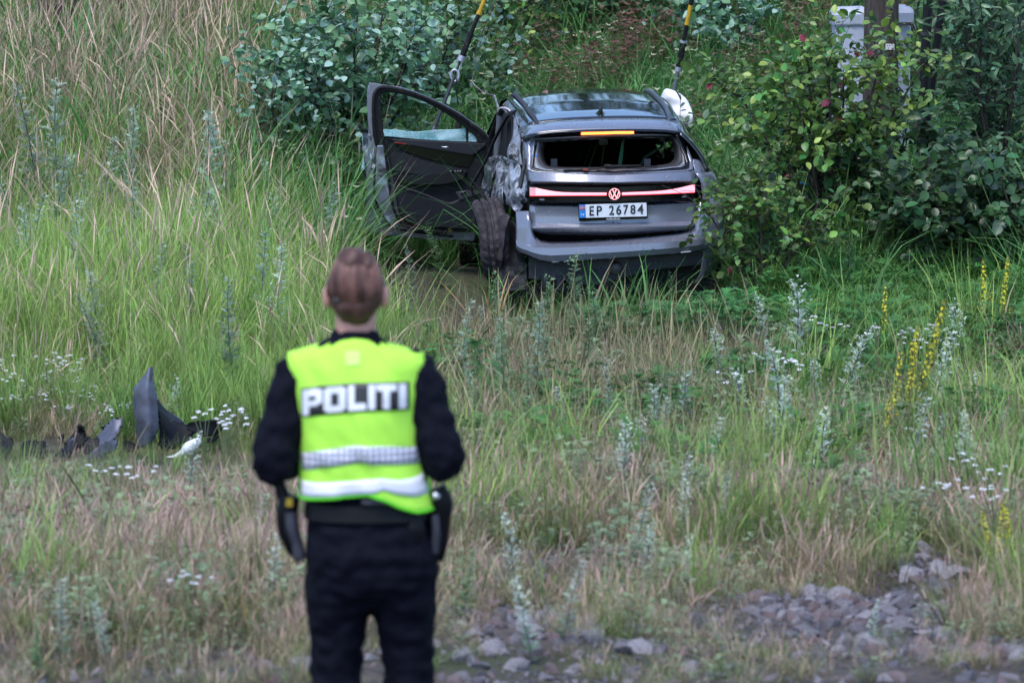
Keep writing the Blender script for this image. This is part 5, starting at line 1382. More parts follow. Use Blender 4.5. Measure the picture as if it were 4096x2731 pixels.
# left stay
A = at(1740, 505, 33.0)
ends = [A] * 6
r_, on, tb, anc = guy(A, ends, 'guy wire seen through the open door, yellow and black sleeve with steel turnbuckle', True)
def zat(px, py, Y): return at(px, py, Y).z
z1 = zat(1818, 303, 33); z2 = zat(1835, 240, 33); z3 = zat(1880, 133, 33); z4 = zat(1910, 50, 33); z5 = zat(1950, -60, 33)
tb('anchor_rod', A.z, z1, 0.017, mat('dark steel rod', (0.07, 0.07, 0.085), 0.5, 0.5))
g = Geo(); c = on(z1) - anc; g.tube([c + Vector((0.034 * math.cos(t), 0, 0.05 * math.sin(t))) for t in np.linspace(0, 2 * math.pi, 18)], 0.012, 8, cap=False); g.obj('eye', STEEL, r_, smooth=50)
d_ = (on(z2) - on(z1)).normalized(); sd = d_.cross(Vector((0, 1, 0))).normalized() * 0.018
g = Geo()
for s in (-1, 1): g.tube([on(z1 + 0.03) - anc + sd * s, on(z2) - anc + sd * s], 0.006, 8)
g.obj('turnbuckle', STEEL, r_, smooth=50)
tb('collar', z2 - 0.01, z2 + 0.035, 0.035, STEEL); tb('black_sleeve', z2 + 0.035, z3, 0.026, RUBBER); tb('black_sleeve', z3, z4, 0.018, RUBBER); tb('collar', z4 - 0.02, z4 + 0.01, 0.024, YEL); tb('yellow_sleeve', z4 + 0.01, z5 + 0.4, 0.018, YEL)
P = smooth_curve([at(1828, 315, 32.97) - anc, at(1822, 345, 32.97) - anc, at(1828, 385, 32.95) - anc, at(1834, 425, 32.95) - anc], 5); g = Geo(); g.tube(P, 0.005, 6); g.obj('loose_tail', RUBBER, r_)
# right stay
A = at(2715, 268, 34.0)
r_, on, tb, anc = guy(A, [A] * 6, 'guy wire beyond the right rear of the car roof, black sleeve topped with yellow', False)
z1 = zat(2715, 268, 34); z2 = zat(2727, 172, 34); z3 = zat(2738, 100, 34); z4 = zat(2750, 20, 34)
tb('collar', z1 - 0.04, z1, 0.03, STEEL); tb('black_sleeve', z1, z2, 0.03, RUBBER); tb('collar', z2, z2 + 0.02, 0.034, STEEL); tb('black_sleeve', z2 + 0.02, z3, 0.02, RUBBER); tb('collar', z3, z3 + 0.025, 0.024, YEL); tb('yellow_sleeve', z3 + 0.025, z4, 0.02, YEL); tb('black_sleeve', z4, z4 + 1.2, 0.021, RUBBER)

# loose power cables on the ground beside the cabinet
for nm, lab, colr, pts in (('cable', 'loose blue cable looping out of the bush by the cabinet', (0.01, 0.2, 0.7), [(3150, 735), (3200, 735), (3260, 748), (3330, 765), (3420, 770), (3450, 830)]),
                     ('cable', 'loose yellow cable looping low out of the bush by the cabinet', (0.55, 0.45, 0.03), [(3080, 745), (3120, 738), (3180, 748), (3240, 768), (3330, 785), (3400, 800)]),
                     ('cable', 'loose black cable lying along the blue cable by the cabinet', (0.01, 0.01, 0.012), [(3160, 742), (3220, 745), (3280, 760), (3340, 772), (3430, 790)]),
                     ('cable', 'short blue cable arching higher beside the cabinet foot', (0.01, 0.16, 0.55), [(3220, 708), (3260, 690), (3310, 684), (3350, 690), (3400, 700)]),
                     ('cable', 'short black cable arching above the short blue cable', (0.012, 0.012, 0.014), [(3240, 698), (3290, 683), (3330, 682), (3390, 690)]),
                     ('cable', 'lowest blue cable end in the grass under the bush', (0.01, 0.2, 0.65), [(3150, 868), (3200, 850), (3260, 842), (3330, 845)])):
    P = [at(px, py, 31.0 + 0.03 * i) for i, (px, py) in enumerate(pts)]
    c = P[0].copy(); g = Geo(); g.tube(smooth_curve([p - c for p in P], 6), 0.011, 8)
    o = g.obj(nm, mat('cable sheath', colr, 0.4), None, smooth=50); o.location = c; setp(o, lab, 'cable', 'loose cables by the cabinet')

# ------------------------------------------------------------------ stones of the gravel bank
STONE = []
for nm, c1, c2 in (('grey stone', (0.19, 0.175, 0.20), (0.10, 0.082, 0.082)), ('brown stone', (0.12, 0.085, 0.085), (0.2, 0.15, 0.155)), ('pale stone', (0.3, 0.28, 0.31), (0.15, 0.125, 0.125)), ('dark stone', (0.07, 0.065, 0.08), (0.14, 0.13, 0.15))):
    STONE.append(mat(nm, c1, 0.85, var=0.25, vscale=12, dirt=c2, dscale=9, dlo=0.42, dhi=0.62, bump=0.5, bscale=40))


def stone_mesh(name, seed, mt, flat=0.62, sub=3):
    bm = bmesh.new(); bmesh.ops.create_icosphere(bm, subdivisions=sub, radius=1.0)
    rr = random.Random(seed)
    planes = [(Vector((rr.gauss(0, 1), rr.gauss(0, 1), rr.gauss(0, 1))).normalized(), rr.uniform(0.38, 0.72)) for _ in range(11)]
    sx, sy = rr.uniform(0.75, 1.15), rr.uniform(0.7, 1.0)
    for v in bm.verts:
        for n_, d in planes:
            k = v.co.dot(n_)
            if k > d: v.co -= n_ * (k - d) * 0.97
        v.co += v.co * 0.06 * noise.noise(v.co * 2.5 + Vector((seed, 0, 0)))
        v.co = Vector((v.co.x * sx, v.co.y * sy, v.co.z * flat))
    me = bpy.data.meshes.new(name); bm.to_mesh(me); bm.free(); me.materials.append(mt)
    me.polygons.foreach_set('use_smooth', np.ones(len(me.polygons), dtype=bool)); me.set_sharp_from_angle(angle=R(28))
    return me


S_MESH = [stone_mesh('stone', i, STONE[i % 4], 0.5 + 0.04 * (i % 6), 2) for i in range(16)]


def gravel_amount(x, y):
    """where bare rubble shows through: two tongues right of the officer and a strip along the bottom"""
    x = np.asarray(x, float); y = np.asarray(y, float)
    n = np.sin(x * 2.3 + y * 1.1) * np.sin(y * 2.9 - x * 0.7) * 0.5 + np.sin(5.1 * x + 2) * np.sin(4.3 * y) * 0.25
    a = np.exp(-(((x + 0.02) / 0.42) ** 2 + ((y - 15.3) / 1.5) ** 2)) * 1.0
    b = np.exp(-(((x - 1.3) / 0.6) ** 2 + ((y - 15.3) / 0.95) ** 2)) * 1.6
    c = np.exp(-(((x - 1.8) / 0.25) ** 2 + ((y - 16.6) / 0.7) ** 2)) * 1.1
    d = np.exp(-(((x - 0.35) / 0.55) ** 2 + ((y - 17.0) / 0.4) ** 2)) * 1.1
    e = (1 - sm(14.1, 14.7, y)) * 0.4
    return np.clip((a + b + c + d + e + 0.3 * n - 0.15) * (0.25 + 0.75 * sm(-0.95, -0.5, x)), 0, 1.2)


big = 0
cand = []
while len(cand) < 290:
    x, y = random.uniform(-2.0, 2.4), random.uniform(13.3, 17.6)
    if random.random() < gravel_amount(x, y) ** 1.3: cand.append((x, y))
for x, y in cand:
    s = min(0.12, max(0.028, random.lognormvariate(-2.85, 0.42)))
    o = bpy.data.objects.new('stone', random.choice(S_MESH)); COL.objects.link(o); o.parent = ground
    o.location = (x, y, gzf(x, y) + 0.05 * noise.noise(Vector((x * 2.1, y * 2.1, 0.3))) - s * 0.02)
    o.rotation_euler = (random.uniform(-0.5, 0.5), random.uniform(-0.5, 0.5), random.uniform(0, 6.3)); o.scale = (s, s * random.uniform(0.8, 1.1), s)
for i, (px, py, s, mi, fl, lab) in enumerate([(1800, 2475, 0.1, 1, 0.4, 'long reddish brown rock beside the right leg of the officer'), (1925, 2290, 0.055, 2, 0.6, 'rounded pale grey rock at the grass edge behind the officer'), (3610, 2430, 0.085, 0, 0.75, 'grey boulder with a dark side at the grass edge of the right rubble patch'),
                                      (3230, 2560, 0.09, 0, 0.45, 'broad flat grey slab in the right rubble patch'), (3370, 2590, 0.075, 2, 0.7, 'wedge shaped pale rock beside the broad flat slab'), (1890, 2560, 0.075, 2, 0.5, 'pale flat rock below the long reddish rock'), (3760, 2505, 0.055, 3, 0.6, 'dark rounded rock at the right end of the rubble'), (3090, 2610, 0.07, 1, 0.65, 'brown angular rock at the left end of the right rubble patch'), (3880, 2395, 0.06, 3, 0.5, 'bluish dark rock half under yellowing grass at right')]):
    p = on_ground(px, py); me = stone_mesh('rock', 40 + i, STONE[mi], fl, 3)
    o = link_obj('rock', me, None, (p.x, p.y, p.z + s * 0.25)); o.scale = (s * (1.6 if i == 0 else 1.2), s, s); o.rotation_euler = (0.1, 0.08, 0.3 * i)
    setp(o, lab, 'rock', 'larger rocks on the gravel bank')
p = on_ground(365, 345)
o = link_obj('rock', stone_mesh('rock', 77, STONE[2], 1.1), None, (p.x, p.y, p.z + 0.55)); o.scale = (0.1, 0.1, 0.22); setp(o, 'pale upright stone marker half hidden in the dry grass bank', 'rock')


# ------------------------------------------------------------------ scattered ground cover (geometry nodes on one point cloud per kind)
def scatter(name, protos, P, rot, scl, pid, label):
    coll = bpy.data.collections.new(name + ' tufts')
    for i, me in enumerate(protos):
        o = bpy.data.objects.new('%s_%02d' % (name, i), me); coll.objects.link(o)
    me = bpy.data.meshes.new(name); n = len(P)
    me.vertices.add(n); me.vertices.foreach_set('co', np.asarray(P, np.float32).ravel())
    a = me.attributes.new('rot', 'FLOAT_VECTOR', 'POINT'); a.data.foreach_set('vector', np.asarray(rot, np.float32).ravel())
    a = me.attributes.new('scl', 'FLOAT', 'POINT'); a.data.foreach_set('value', np.asarray(scl, np.float32))
    a = me.attributes.new('pid', 'INT', 'POINT'); a.data.foreach_set('value', np.asarray(pid, np.int32))
    o = link_obj(name, me)
    ng = bpy.data.node_groups.new(name, 'GeometryNodeTree')
    ng.interface.new_socket('Geometry', in_out='INPUT', socket_type='NodeSocketGeometry'); ng.interface.new_socket('Geometry', in_out='OUTPUT', socket_type='NodeSocketGeometry')
    N = ng.nodes; L = ng.links
    gi = N.new('NodeGroupInput'); go = N.new('NodeGroupOutput')
    ip = N.new('GeometryNodeInstanceOnPoints'); ci = N.new('GeometryNodeCollectionInfo')
    ci.inputs['Collection'].default_value = coll; ci.inputs['Separate Children'].default_value = True; ci.inputs['Reset Children'].default_value = True
    ip.inputs['Pick Instance'].default_value = True
    def attr(nm, t):
        q = N.new('GeometryNodeInputNamedAttribute'); q.data_type = t; q.inputs['Name'].default_value = nm; return q.outputs['Attribute']
    L.new(gi.outputs[0], ip.inputs['Points']); L.new(ci.outputs[0], ip.inputs['Instance'])
    L.new(attr('pid', 'INT'), ip.inputs['Instance Index']); L.new(attr('rot', 'FLOAT_VECTOR'), ip.inputs['Rotation']); L.new(attr('scl', 'FLOAT'), ip.inputs['Scale'])
    L.new(ip.outputs[0], go.inputs[0])
    m = o.modifiers.new('scatter', 'NODES'); m.node_group = ng
    setp(o, label, kind='stuff'); return o


def tuft(n, L, W, lean, curl, rad, cb, ct, seg=4, head=0.0, headc=None, Lv=0.42, cv=0.28, seed=0, zlift=0.0):
    """a clump of ribbon blades; head > 0 swells the top into a seed head"""
    r = np.random.default_rng(seed); k = seg + 1
    t = np.linspace(0, 1, k)[None, :]
    ll = L * (1 + Lv * r.uniform(-1, 0.6, (n, 1))); az = r.uniform(0, 2 * np.pi, (n, 1))
    la = np.abs(r.normal(lean, lean * 0.6, (n, 1))); cu = np.abs(r.normal(curl, curl * 0.6 + 0.02, (n, 1)))
    ang = la + cu * t ** 1.5
    ang = ang + np.cumsum(r.normal(0, 0.065, ang.shape), 1) + (r.uniform(0, 1, (n, 1)) < 0.1) * r.uniform(0.5, 1.6, (n, 1)) * (t > r.uniform(0.3, 0.8, (n, 1)))
    st = ll / seg
    dx = np.concatenate([np.zeros((n, 1)), np.cumsum(np.sin(ang[:, :-1]) * st, 1)], 1); dz = np.concatenate([np.zeros((n, 1)), np.cumsum(np.cos(ang[:, :-1]) * st, 1)], 1)
    br = rad * np.sqrt(r.uniform(0, 1, (n, 1))); ba = r.uniform(0, 2 * np.pi, (n, 1))
    cx = br * np.cos(ba) + dx * np.cos(az); cy = br * np.sin(ba) + dx * np.sin(az); cz_ = dz - 0.03 + zlift * r.uniform(0, 1, (n, 1))
    tw = az + np.pi / 2 + r.uniform(-0.9, 0.9, (n, 1))
    if head:
        prof = np.where(t < 0.72, 0.4, np.where(t < 0.97, head, 0.1))
    else:
        prof = np.maximum(1 - t ** 2.2, 0.04) * np.minimum(1, 0.6 + t * 2)
    w = W * prof * np.clip(r.lognormal(0, 0.38, (n, 1)), 0.45, 2.0) / 2
    V = np.stack([np.stack([cx - w * np.cos(tw), cy - w * np.sin(tw), cz_], -1), np.stack([cx + w * np.cos(tw), cy + w * np.sin(tw), cz_], -1)], 2).reshape(-1, 3)
    base = (np.arange(n) * k * 2)[:, None] + (np.arange(seg) * 2)[None, :]
    F = np.stack([base, base + 1, base + 3, base + 2], -1).reshape(-1, 4)
    cb = np.array(cb); ct = np.array(ct)
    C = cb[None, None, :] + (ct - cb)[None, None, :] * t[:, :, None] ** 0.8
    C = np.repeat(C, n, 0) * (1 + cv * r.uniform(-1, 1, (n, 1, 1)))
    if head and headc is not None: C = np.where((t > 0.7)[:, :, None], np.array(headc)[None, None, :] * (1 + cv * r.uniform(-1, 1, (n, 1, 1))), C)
    C = np.repeat(C[:, :, None, :], 2, 2).reshape(-1, 3)
    return V, F, np.clip(C, 0, 1)


def combo(name, parts, mt):
    Vs, Fs, Cs, o = [], [], [], 0
    for V, F, C in parts:
        Vs.append(V); Fs.append(F + o); Cs.append(C); o += len(V)
    return mesh_np(name, np.vstack(Vs), np.vstack(Fs), np.vstack(Cs), [mt])


def herb_leaves(n, L, W, h, rad, col, tip, seed, lobes=5, droop=0.5):
    """small pinnate leaves on short stalks: mugwort rosettes, tansy, ferny ground cover"""
    r = np.random.default_rng(seed); V = []; F = []; C = []
    for i in range(n):
        a = r.uniform(0, 6.28); b = r.uniform(0, 1) ** 0.5 * rad; z = h * r.uniform(0.15, 1.0)
        o = np.array([b * math.cos(a), b * math.sin(a), z]); d = np.array([math.cos(a + r.normal(0, 0.6)), math.sin(a + r.normal(0, 0.6)), r.uniform(0.1, 0.9)]); d /= np.linalg.norm(d)
        s = np.cross(d, [0, 0, 1]); s /= np.linalg.norm(s) + 1e-9; up = np.cross(s, d)
        ll = L * r.uniform(0.7, 1.2); c = np.array(col) * r.uniform(0.75, 1.2)
        for k in range(lobes):
            t = (k + 0.5) / lobes; p = o + d * ll * t - np.array([0, 0, droop * ll * t * t])
            for sg in (-1, 1):
                e = p + (s * sg * 0.85 + d * 0.55) * W * math.sin(math.pi * (0.25 + 0.7 * t)) + up * r.uniform(-0.3, 0.3) * W
                q = len(V); wv = d * W * 0.16
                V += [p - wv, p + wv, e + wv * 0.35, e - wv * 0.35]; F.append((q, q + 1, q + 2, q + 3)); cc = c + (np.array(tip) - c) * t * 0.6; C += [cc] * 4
        q = len(V); e = o + d * ll - np.array([0, 0, droop * ll]); V += [o - s * W * 0.07, o + s * W * 0.07, e + s * W * 0.03, e - s * W * 0.03]; F.append((q, q + 1, q + 2, q + 3)); C += [c] * 4
    return np.array(V), np.array(F), np.clip(np.array(C), 0, 1)


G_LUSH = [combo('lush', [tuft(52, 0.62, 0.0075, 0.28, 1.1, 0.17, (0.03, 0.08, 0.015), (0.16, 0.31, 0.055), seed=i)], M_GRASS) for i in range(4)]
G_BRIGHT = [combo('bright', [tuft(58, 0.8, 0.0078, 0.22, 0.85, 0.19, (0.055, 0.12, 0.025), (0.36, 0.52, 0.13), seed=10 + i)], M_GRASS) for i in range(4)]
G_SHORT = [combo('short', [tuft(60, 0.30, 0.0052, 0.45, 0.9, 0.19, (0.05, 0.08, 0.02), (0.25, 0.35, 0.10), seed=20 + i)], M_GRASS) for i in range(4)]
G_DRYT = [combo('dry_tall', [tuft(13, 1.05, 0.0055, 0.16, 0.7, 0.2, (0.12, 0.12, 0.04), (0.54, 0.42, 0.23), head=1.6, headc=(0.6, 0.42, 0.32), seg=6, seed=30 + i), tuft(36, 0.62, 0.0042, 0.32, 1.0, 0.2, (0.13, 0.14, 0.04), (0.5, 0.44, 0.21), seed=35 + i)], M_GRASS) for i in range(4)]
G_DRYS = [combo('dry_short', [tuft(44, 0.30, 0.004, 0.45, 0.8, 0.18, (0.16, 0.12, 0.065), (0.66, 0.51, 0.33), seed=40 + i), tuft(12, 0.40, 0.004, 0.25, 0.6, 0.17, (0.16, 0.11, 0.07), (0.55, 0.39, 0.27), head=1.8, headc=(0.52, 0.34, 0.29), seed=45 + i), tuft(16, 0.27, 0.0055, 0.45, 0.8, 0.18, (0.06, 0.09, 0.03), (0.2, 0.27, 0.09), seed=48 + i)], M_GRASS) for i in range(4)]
G_HAY = [combo('flattened', [tuft(40, 0.5, 0.008, 1.3, 0.35, 0.2, (0.12, 0.12, 0.05), (0.36, 0.3, 0.17), seed=50 + i, zlift=0.14), tuft(14, 0.4, 0.009, 1.1, 0.5, 0.2, (0.06, 0.11, 0.03), (0.15, 0.26, 0.08), seed=55 + i, zlift=0.12), tuft(5, 0.5, 0.008, 0.9, 0.6, 0.2, (0.2, 0.1, 0.05), (0.4, 0.22, 0.12), seed=58 + i, zlift=0.1)], M_GRASS) for i in range(4)]
G_GREY = [combo('grey_herb', [herb_leaves(40, 0.075, 0.028, 0.34, 0.16, (0.15, 0.22, 0.10), (0.44, 0.5, 0.36), 60 + i), tuft(4, 0.34, 0.007, 0.1, 0.2, 0.06, (0.06, 0.05, 0.05), (0.1, 0.12, 0.08), seed=65 + i)], M_HERB) for i in range(4)]
G_FERN = [combo('ferny', [herb_leaves(46, 0.16, 0.045, 0.42, 0.14, (0.035, 0.13, 0.03), (0.14, 0.33, 0.09), 70 + i, lobes=8, droop=0.4), tuft(5, 0.4, 0.006, 0.15, 0.2, 0.08, (0.04, 0.07, 0.03), (0.08, 0.14, 0.05), seed=75 + i)], M_HERB) for i in range(4)]
G_SPIR = [combo('spirea', [tuft(9, 0.95, 0.006, 0.2, 0.3, 0.2, (0.1, 0.06, 0.04), (0.17, 0.10, 0.07), seg=5, seed=80 + i)] + [tuple(a + (np.array([math.cos(q * 2.1 + i) * 0.16, math.sin(q * 2.1 + i) * 0.16, 0.5 + 0.06 * q]) if k == 0 else 0) for k, a in enumerate(herb_leaves(13, 0.06, 0.035, 0.28, 0.055, (0.13, 0.065, 0.045), (0.27, 0.15, 0.11), 83 + 7 * q + i, lobes=3))) for q in range(6)] + [herb_leaves(22, 0.13, 0.05, 0.55, 0.18, (0.05, 0.11, 0.04), (0.1, 0.19, 0.07), 88 + i, lobes=3)], M_HERB) for i in range(4)]
G_SEDGE = [combo('sedge', [tuft(44, 1.05, 0.013, 0.3, 1.6, 0.22, (0.02, 0.065, 0.015), (0.14, 0.32, 0.09), seg=6, seed=90 + i)], M_GRASS) for i in range(4)]
G_CREAM = [combo('cream_panicle', [tuft(4, 1.0, 0.008, 0.12, 0.2, 0.12, (0.06, 0.1, 0.03), (0.15, 0.2, 0.08), seed=100 + i), herb_leaves(30, 0.05, 0.03, 1.05, 0.1, (0.4, 0.42, 0.26), (0.5, 0.5, 0.35), 103 + i, lobes=3), herb_leaves(22, 0.12, 0.05, 0.75, 0.15, (0.05, 0.12, 0.035), (0.12, 0.24, 0.07), 108 + i, lobes=4)], M_HERB) for i in range(3)]
KINDS = [('lush_grass', G_LUSH, 'mid green grass growing through the field and bank'), ('bright_grass', G_BRIGHT, 'bright yellow-green tall grass left of the wreck'), ('short_grass', G_SHORT, 'short dull green grass across the field'),
         ('dry_tall_grass', G_DRYT, 'tall beige dry grass with seed heads on the bank'), ('dry_grass', G_DRYS, 'short pale dry grass across the foreground'), ('flattened_grass', G_HAY, 'flattened hay and straw in the crash track'),
         ('grey_herbs', G_GREY, 'low grey-green mugwort growing between grasses'), ('ferny_herbs', G_FERN, 'bright green ferny tansy leaves near the car'), ('withered_spirea', G_SPIR, 'reddish brown withered flower heads behind the car'), ('sedge_grass', G_SEDGE, 'long arching green grass behind the car'), ('cream_flowers', G_CREAM, 'cream flower panicles on the bank behind the car')]


def bx(x, y, x0, x1, y0, y1, s=0.5, t=0.8):
    return sm(x0 - s, x0 + s, x) * (1 - sm(x1 - s, x1 + s, x)) * sm(y0 - t, y0 + t, y) * (1 - sm(y1 - t, y1 + t, y))


NP_ = 50000
yy = 13.4 + (50 - 13.4) * rng.uniform(0, 1, NP_) ** 0.92
xx = rng.uniform(-1, 1, NP_) * (0.136 * yy + 2.6)
n1 = np.sin(xx * 1.7 + 0.8 * yy + 1.0) * np.sin(yy * 1.1 - 0.6 * xx) + 0.6 * np.sin(3.3 * xx - 1.3 * yy) * np.sin(2.1 * yy + 2)
n2 = np.sin(xx * 2.9 - 0.5 * yy) * np.sin(yy * 1.7 + 0.9 * xx + 1)
jx, jy = xx + 0.25 * n1 + rng.normal(0, 0.22, NP_), yy + 0.8 * n2 + rng.normal(0, 0.7, NP_)
W_ = np.zeros((NP_, len(KINDS)))
def addw(reg, **kw):
    for k, v in kw.items(): W_[:, [q[0] for q in KINDS].index(k)] += reg * v
addw(bx(jx, jy, -9, -1.0, 24.6, 31.5, 0.4), bright_grass=0.9, lush_grass=0.3, dry_tall_grass=0.13, short_grass=0.2, grey_herbs=0.1)
addw(bx(jx, jy, -12, -1.9, 31.5, 48, 0.6, 1.0), dry_tall_grass=0.85, lush_grass=0.5, dry_grass=0.1, sedge_grass=0.3, bright_grass=0.25, ferny_herbs=0.15)
addw(bx(jx, jy, -9, -0.9, 20.0, 24.6, 0.3), short_grass=0.6, dry_grass=0.5, bright_grass=0.25, grey_herbs=0.25, lush_grass=0.1, dry_tall_grass=0.12)
addw(bx(jx, jy, -1.1, 1.3, 20.0, 28.6, 0.4), flattened_grass=0.8, short_grass=0.25, dry_grass=0.12, grey_herbs=0.2, ferny_herbs=0.06)
addw(bx(jx, jy, 1.1, 9, 19.5, 25.8, 0.4), short_grass=0.6, dry_grass=0.8, grey_herbs=0.35, lush_grass=0.08, ferny_herbs=0.1, bright_grass=0.03, flattened_grass=0.25)
addw(bx(jx, jy, 0.9, 9, 25.8, 30.5, 0.4), ferny_herbs=0.8, lush_grass=0.2, short_grass=0.4, grey_herbs=0.14, dry_grass=0.08)
addw(bx(jx, jy, -9, -0.5, 15.0, 20.3), dry_grass=0.8)
addw(bx(jx, jy, -9, 9, 15.6, 20.0), dry_grass=0.9, short_grass=0.45, grey_herbs=0.18, flattened_grass=0.12, bright_grass=0.04)
addw(bx(jx, jy, -9, 9, 10, 15.6), dry_grass=0.7, grey_herbs=0.22, short_grass=0.2, flattened_grass=0.25)
addw(bx(jx, jy, -1.9, 14, 31.0, 55, 0.5, 0.8), sedge_grass=0.9, lush_grass=0.35, cream_flowers=0.14, short_grass=0.15)
addw(bx(jx, jy, 0.1, 4.4, 34.5, 42, 0.6), withered_spirea=0.13)
addw(bx(jx, jy, -1.6, 1.0, 35, 42, 0.6), withered_spirea=0.03, cream_flowers=0.25)
addw(bx(jx, jy, -1.9, 9, 29.0, 33, 0.5), lush_grass=0.5, short_grass=0.3, sedge_grass=0.2, ferny_herbs=0.2)
# clumpiness: kinds favour different patches
for k in range(len(KINDS)):
    W_[:, k] *= np.clip(1 + 0.75 * np.sin(xx * (1.1 + 0.31 * k) + k * 2.0 + 0.5 * yy) * np.sin(yy * (0.9 + 0.17 * k) - k), 0.12, 2)
low = (xx < -0.9) & (yy > 17.0) & (yy < 22.4)
for k in (0, 1, 3): W_[low, k] *= 0.12
W_[:, [0, 1]] *= np.where((xx > -1.45 + 0.3 * n1) & (xx < 0) & (yy > 26) & (yy < 33), 0.15, 1)[:, None]
W_ += 1e-6
tot = W_.sum(1)
dens = np.interp(yy, [13, 14.1, 14.6, 20, 30, 42, 52], [0.3, 0.5, 0.75, 0.95, 0.85, 0.85, 0.6])
dens = dens * np.clip(1 - 1.02 * gravel_amount(xx, yy) * (yy < 18.5), 0.02, 1)
deb_zone = (xx < -1.3) & (xx > -3.3) & (yy > 20.2) & (yy < 22.3)
W_[deb_zone] = 0; W_[np.ix_(deb_zone, [2, 4, 5])] = [0.5, 0.5, 0.5]
W_[np.ix_(deb_zone, [1])] = 0.08; tot = W_.sum(1); dens = np.where(deb_zone, dens * 0.55, dens)
# bare soil in the crash track and the car's own footprint
loc = np.array([list(CAR_I @ Vector((a, b, gzf(a, b)))) for a, b in zip(xx[:1], yy[:1])])
cth, sth = math.cos(R(5)), math.sin(R(5)); lx = (xx - CAR_P.x) * cth + (yy - CAR_P.y) * sth; ly = -(xx - CAR_P.x) * sth + (yy - CAR_P.y) * cth
foot = (np.abs(lx) < 1.0) & (ly > -0.05) & (ly < 4.7)
foot |= (lx < -0.85) & (lx > -2.0) & (ly > 0.1) & (ly < 3.2)
dens = dens * np.where(foot, 0.04, 1)
dens = dens * (1 - 0.45 * bx(xx, yy, -0.7, 1.0, 21.5, 28.2, 0.5) * (n1 > 0.1))
keep = (rng.uniform(0, 1, NP_) < dens) & (tot > 0.05) & ~((np.abs(xx - OX) < 0.25) & (np.abs(yy - OY) < 0.4))
xx, yy, W_, tot, lx, ly = xx[keep], yy[keep], W_[keep], tot[keep], lx[keep], ly[keep]
cum = np.cumsum(W_ / tot[:, None], 1); kind = (rng.uniform(0, 1, len(xx))[:, None] > cum).sum(1).clip(0, len(KINDS) - 1)
zz = gz(xx, yy) + 0.05 * np.array([noise.noise(Vector((a * 2.1, b * 2.1, 0.3))) for a, b in zip(xx, yy)])
# growth: low in front of the tail, low by the gravel
grow = rng.uniform(0.7, 1.25, len(xx))
front = (lx > -1.6) & (lx < 1.1) & (ly > -2.6) & (ly < 0.3)
grow = np.where(front, grow * 0.4, grow)
grow = np.where((xx > -1.35 + 0.2 * rng.normal(0, 1, len(xx))) & (xx < 0.0) & (yy > 26.8) & (yy < 33), grow * 0.42, grow)
grow = np.where((xx < -1.2) & (yy > 18.6) & (yy < 22.4), grow * 0.6, grow)
grow = np.where((lx < -0.8) & (lx > -2.1) & (ly > -1.0) & (ly < 3.4), grow * 0.4, grow)
grow = grow * np.interp(yy, [13, 14, 15, 18, 20, 23, 25, 27], [0.3, 0.4, 0.65, 0.75, 0.7, 0.75, 0.85, 1.0])
deb_zone = (xx < -1.35) & (xx > -3.3) & (yy > 20.0) & (yy < 22.1)
grow = np.where(deb_zone, grow * 0.5, grow)
grow = np.where((yy < 19), grow * np.clip(1.1 - 0.7 * gravel_amount(xx, yy), 0.3, 1), grow)
low_left = (xx < -1.0) & (yy > 21.5) & (yy < 24.5)
grow = np.where(low_left, grow * 0.75, grow)
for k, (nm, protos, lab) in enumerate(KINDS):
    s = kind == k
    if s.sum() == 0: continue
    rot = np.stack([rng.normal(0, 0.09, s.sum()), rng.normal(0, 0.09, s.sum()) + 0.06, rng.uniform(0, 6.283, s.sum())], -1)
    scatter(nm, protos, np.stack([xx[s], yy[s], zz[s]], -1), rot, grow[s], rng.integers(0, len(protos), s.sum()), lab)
# gravel: small stones, uncountable
ng_ = 15000
gx_ = rng.uniform(-2.6, 3.6, ng_); gy_ = rng.uniform(12.8, 18.2, ng_); kk = rng.uniform(0, 1, ng_) < np.clip(gravel_amount(gx_, gy_) + 0.04, 0, 1)
gx_, gy_ = gx_[kk], gy_[kk]
scatter('gravel', S_MESH, np.stack([gx_, gy_, gz(gx_, gy_) + 0.05 * np.array([noise.noise(Vector((a * 2.1, b * 2.1, 0.3))) for a, b in zip(gx_, gy_)])], -1), rng.uniform(-3, 3, (len(gx_), 3)), rng.lognormal(-3.85, 0.5, len(gx_)).clip(0.008, 0.06), rng.integers(0, len(S_MESH), len(gx_)), 'small rubble and gravel on the bare bank')


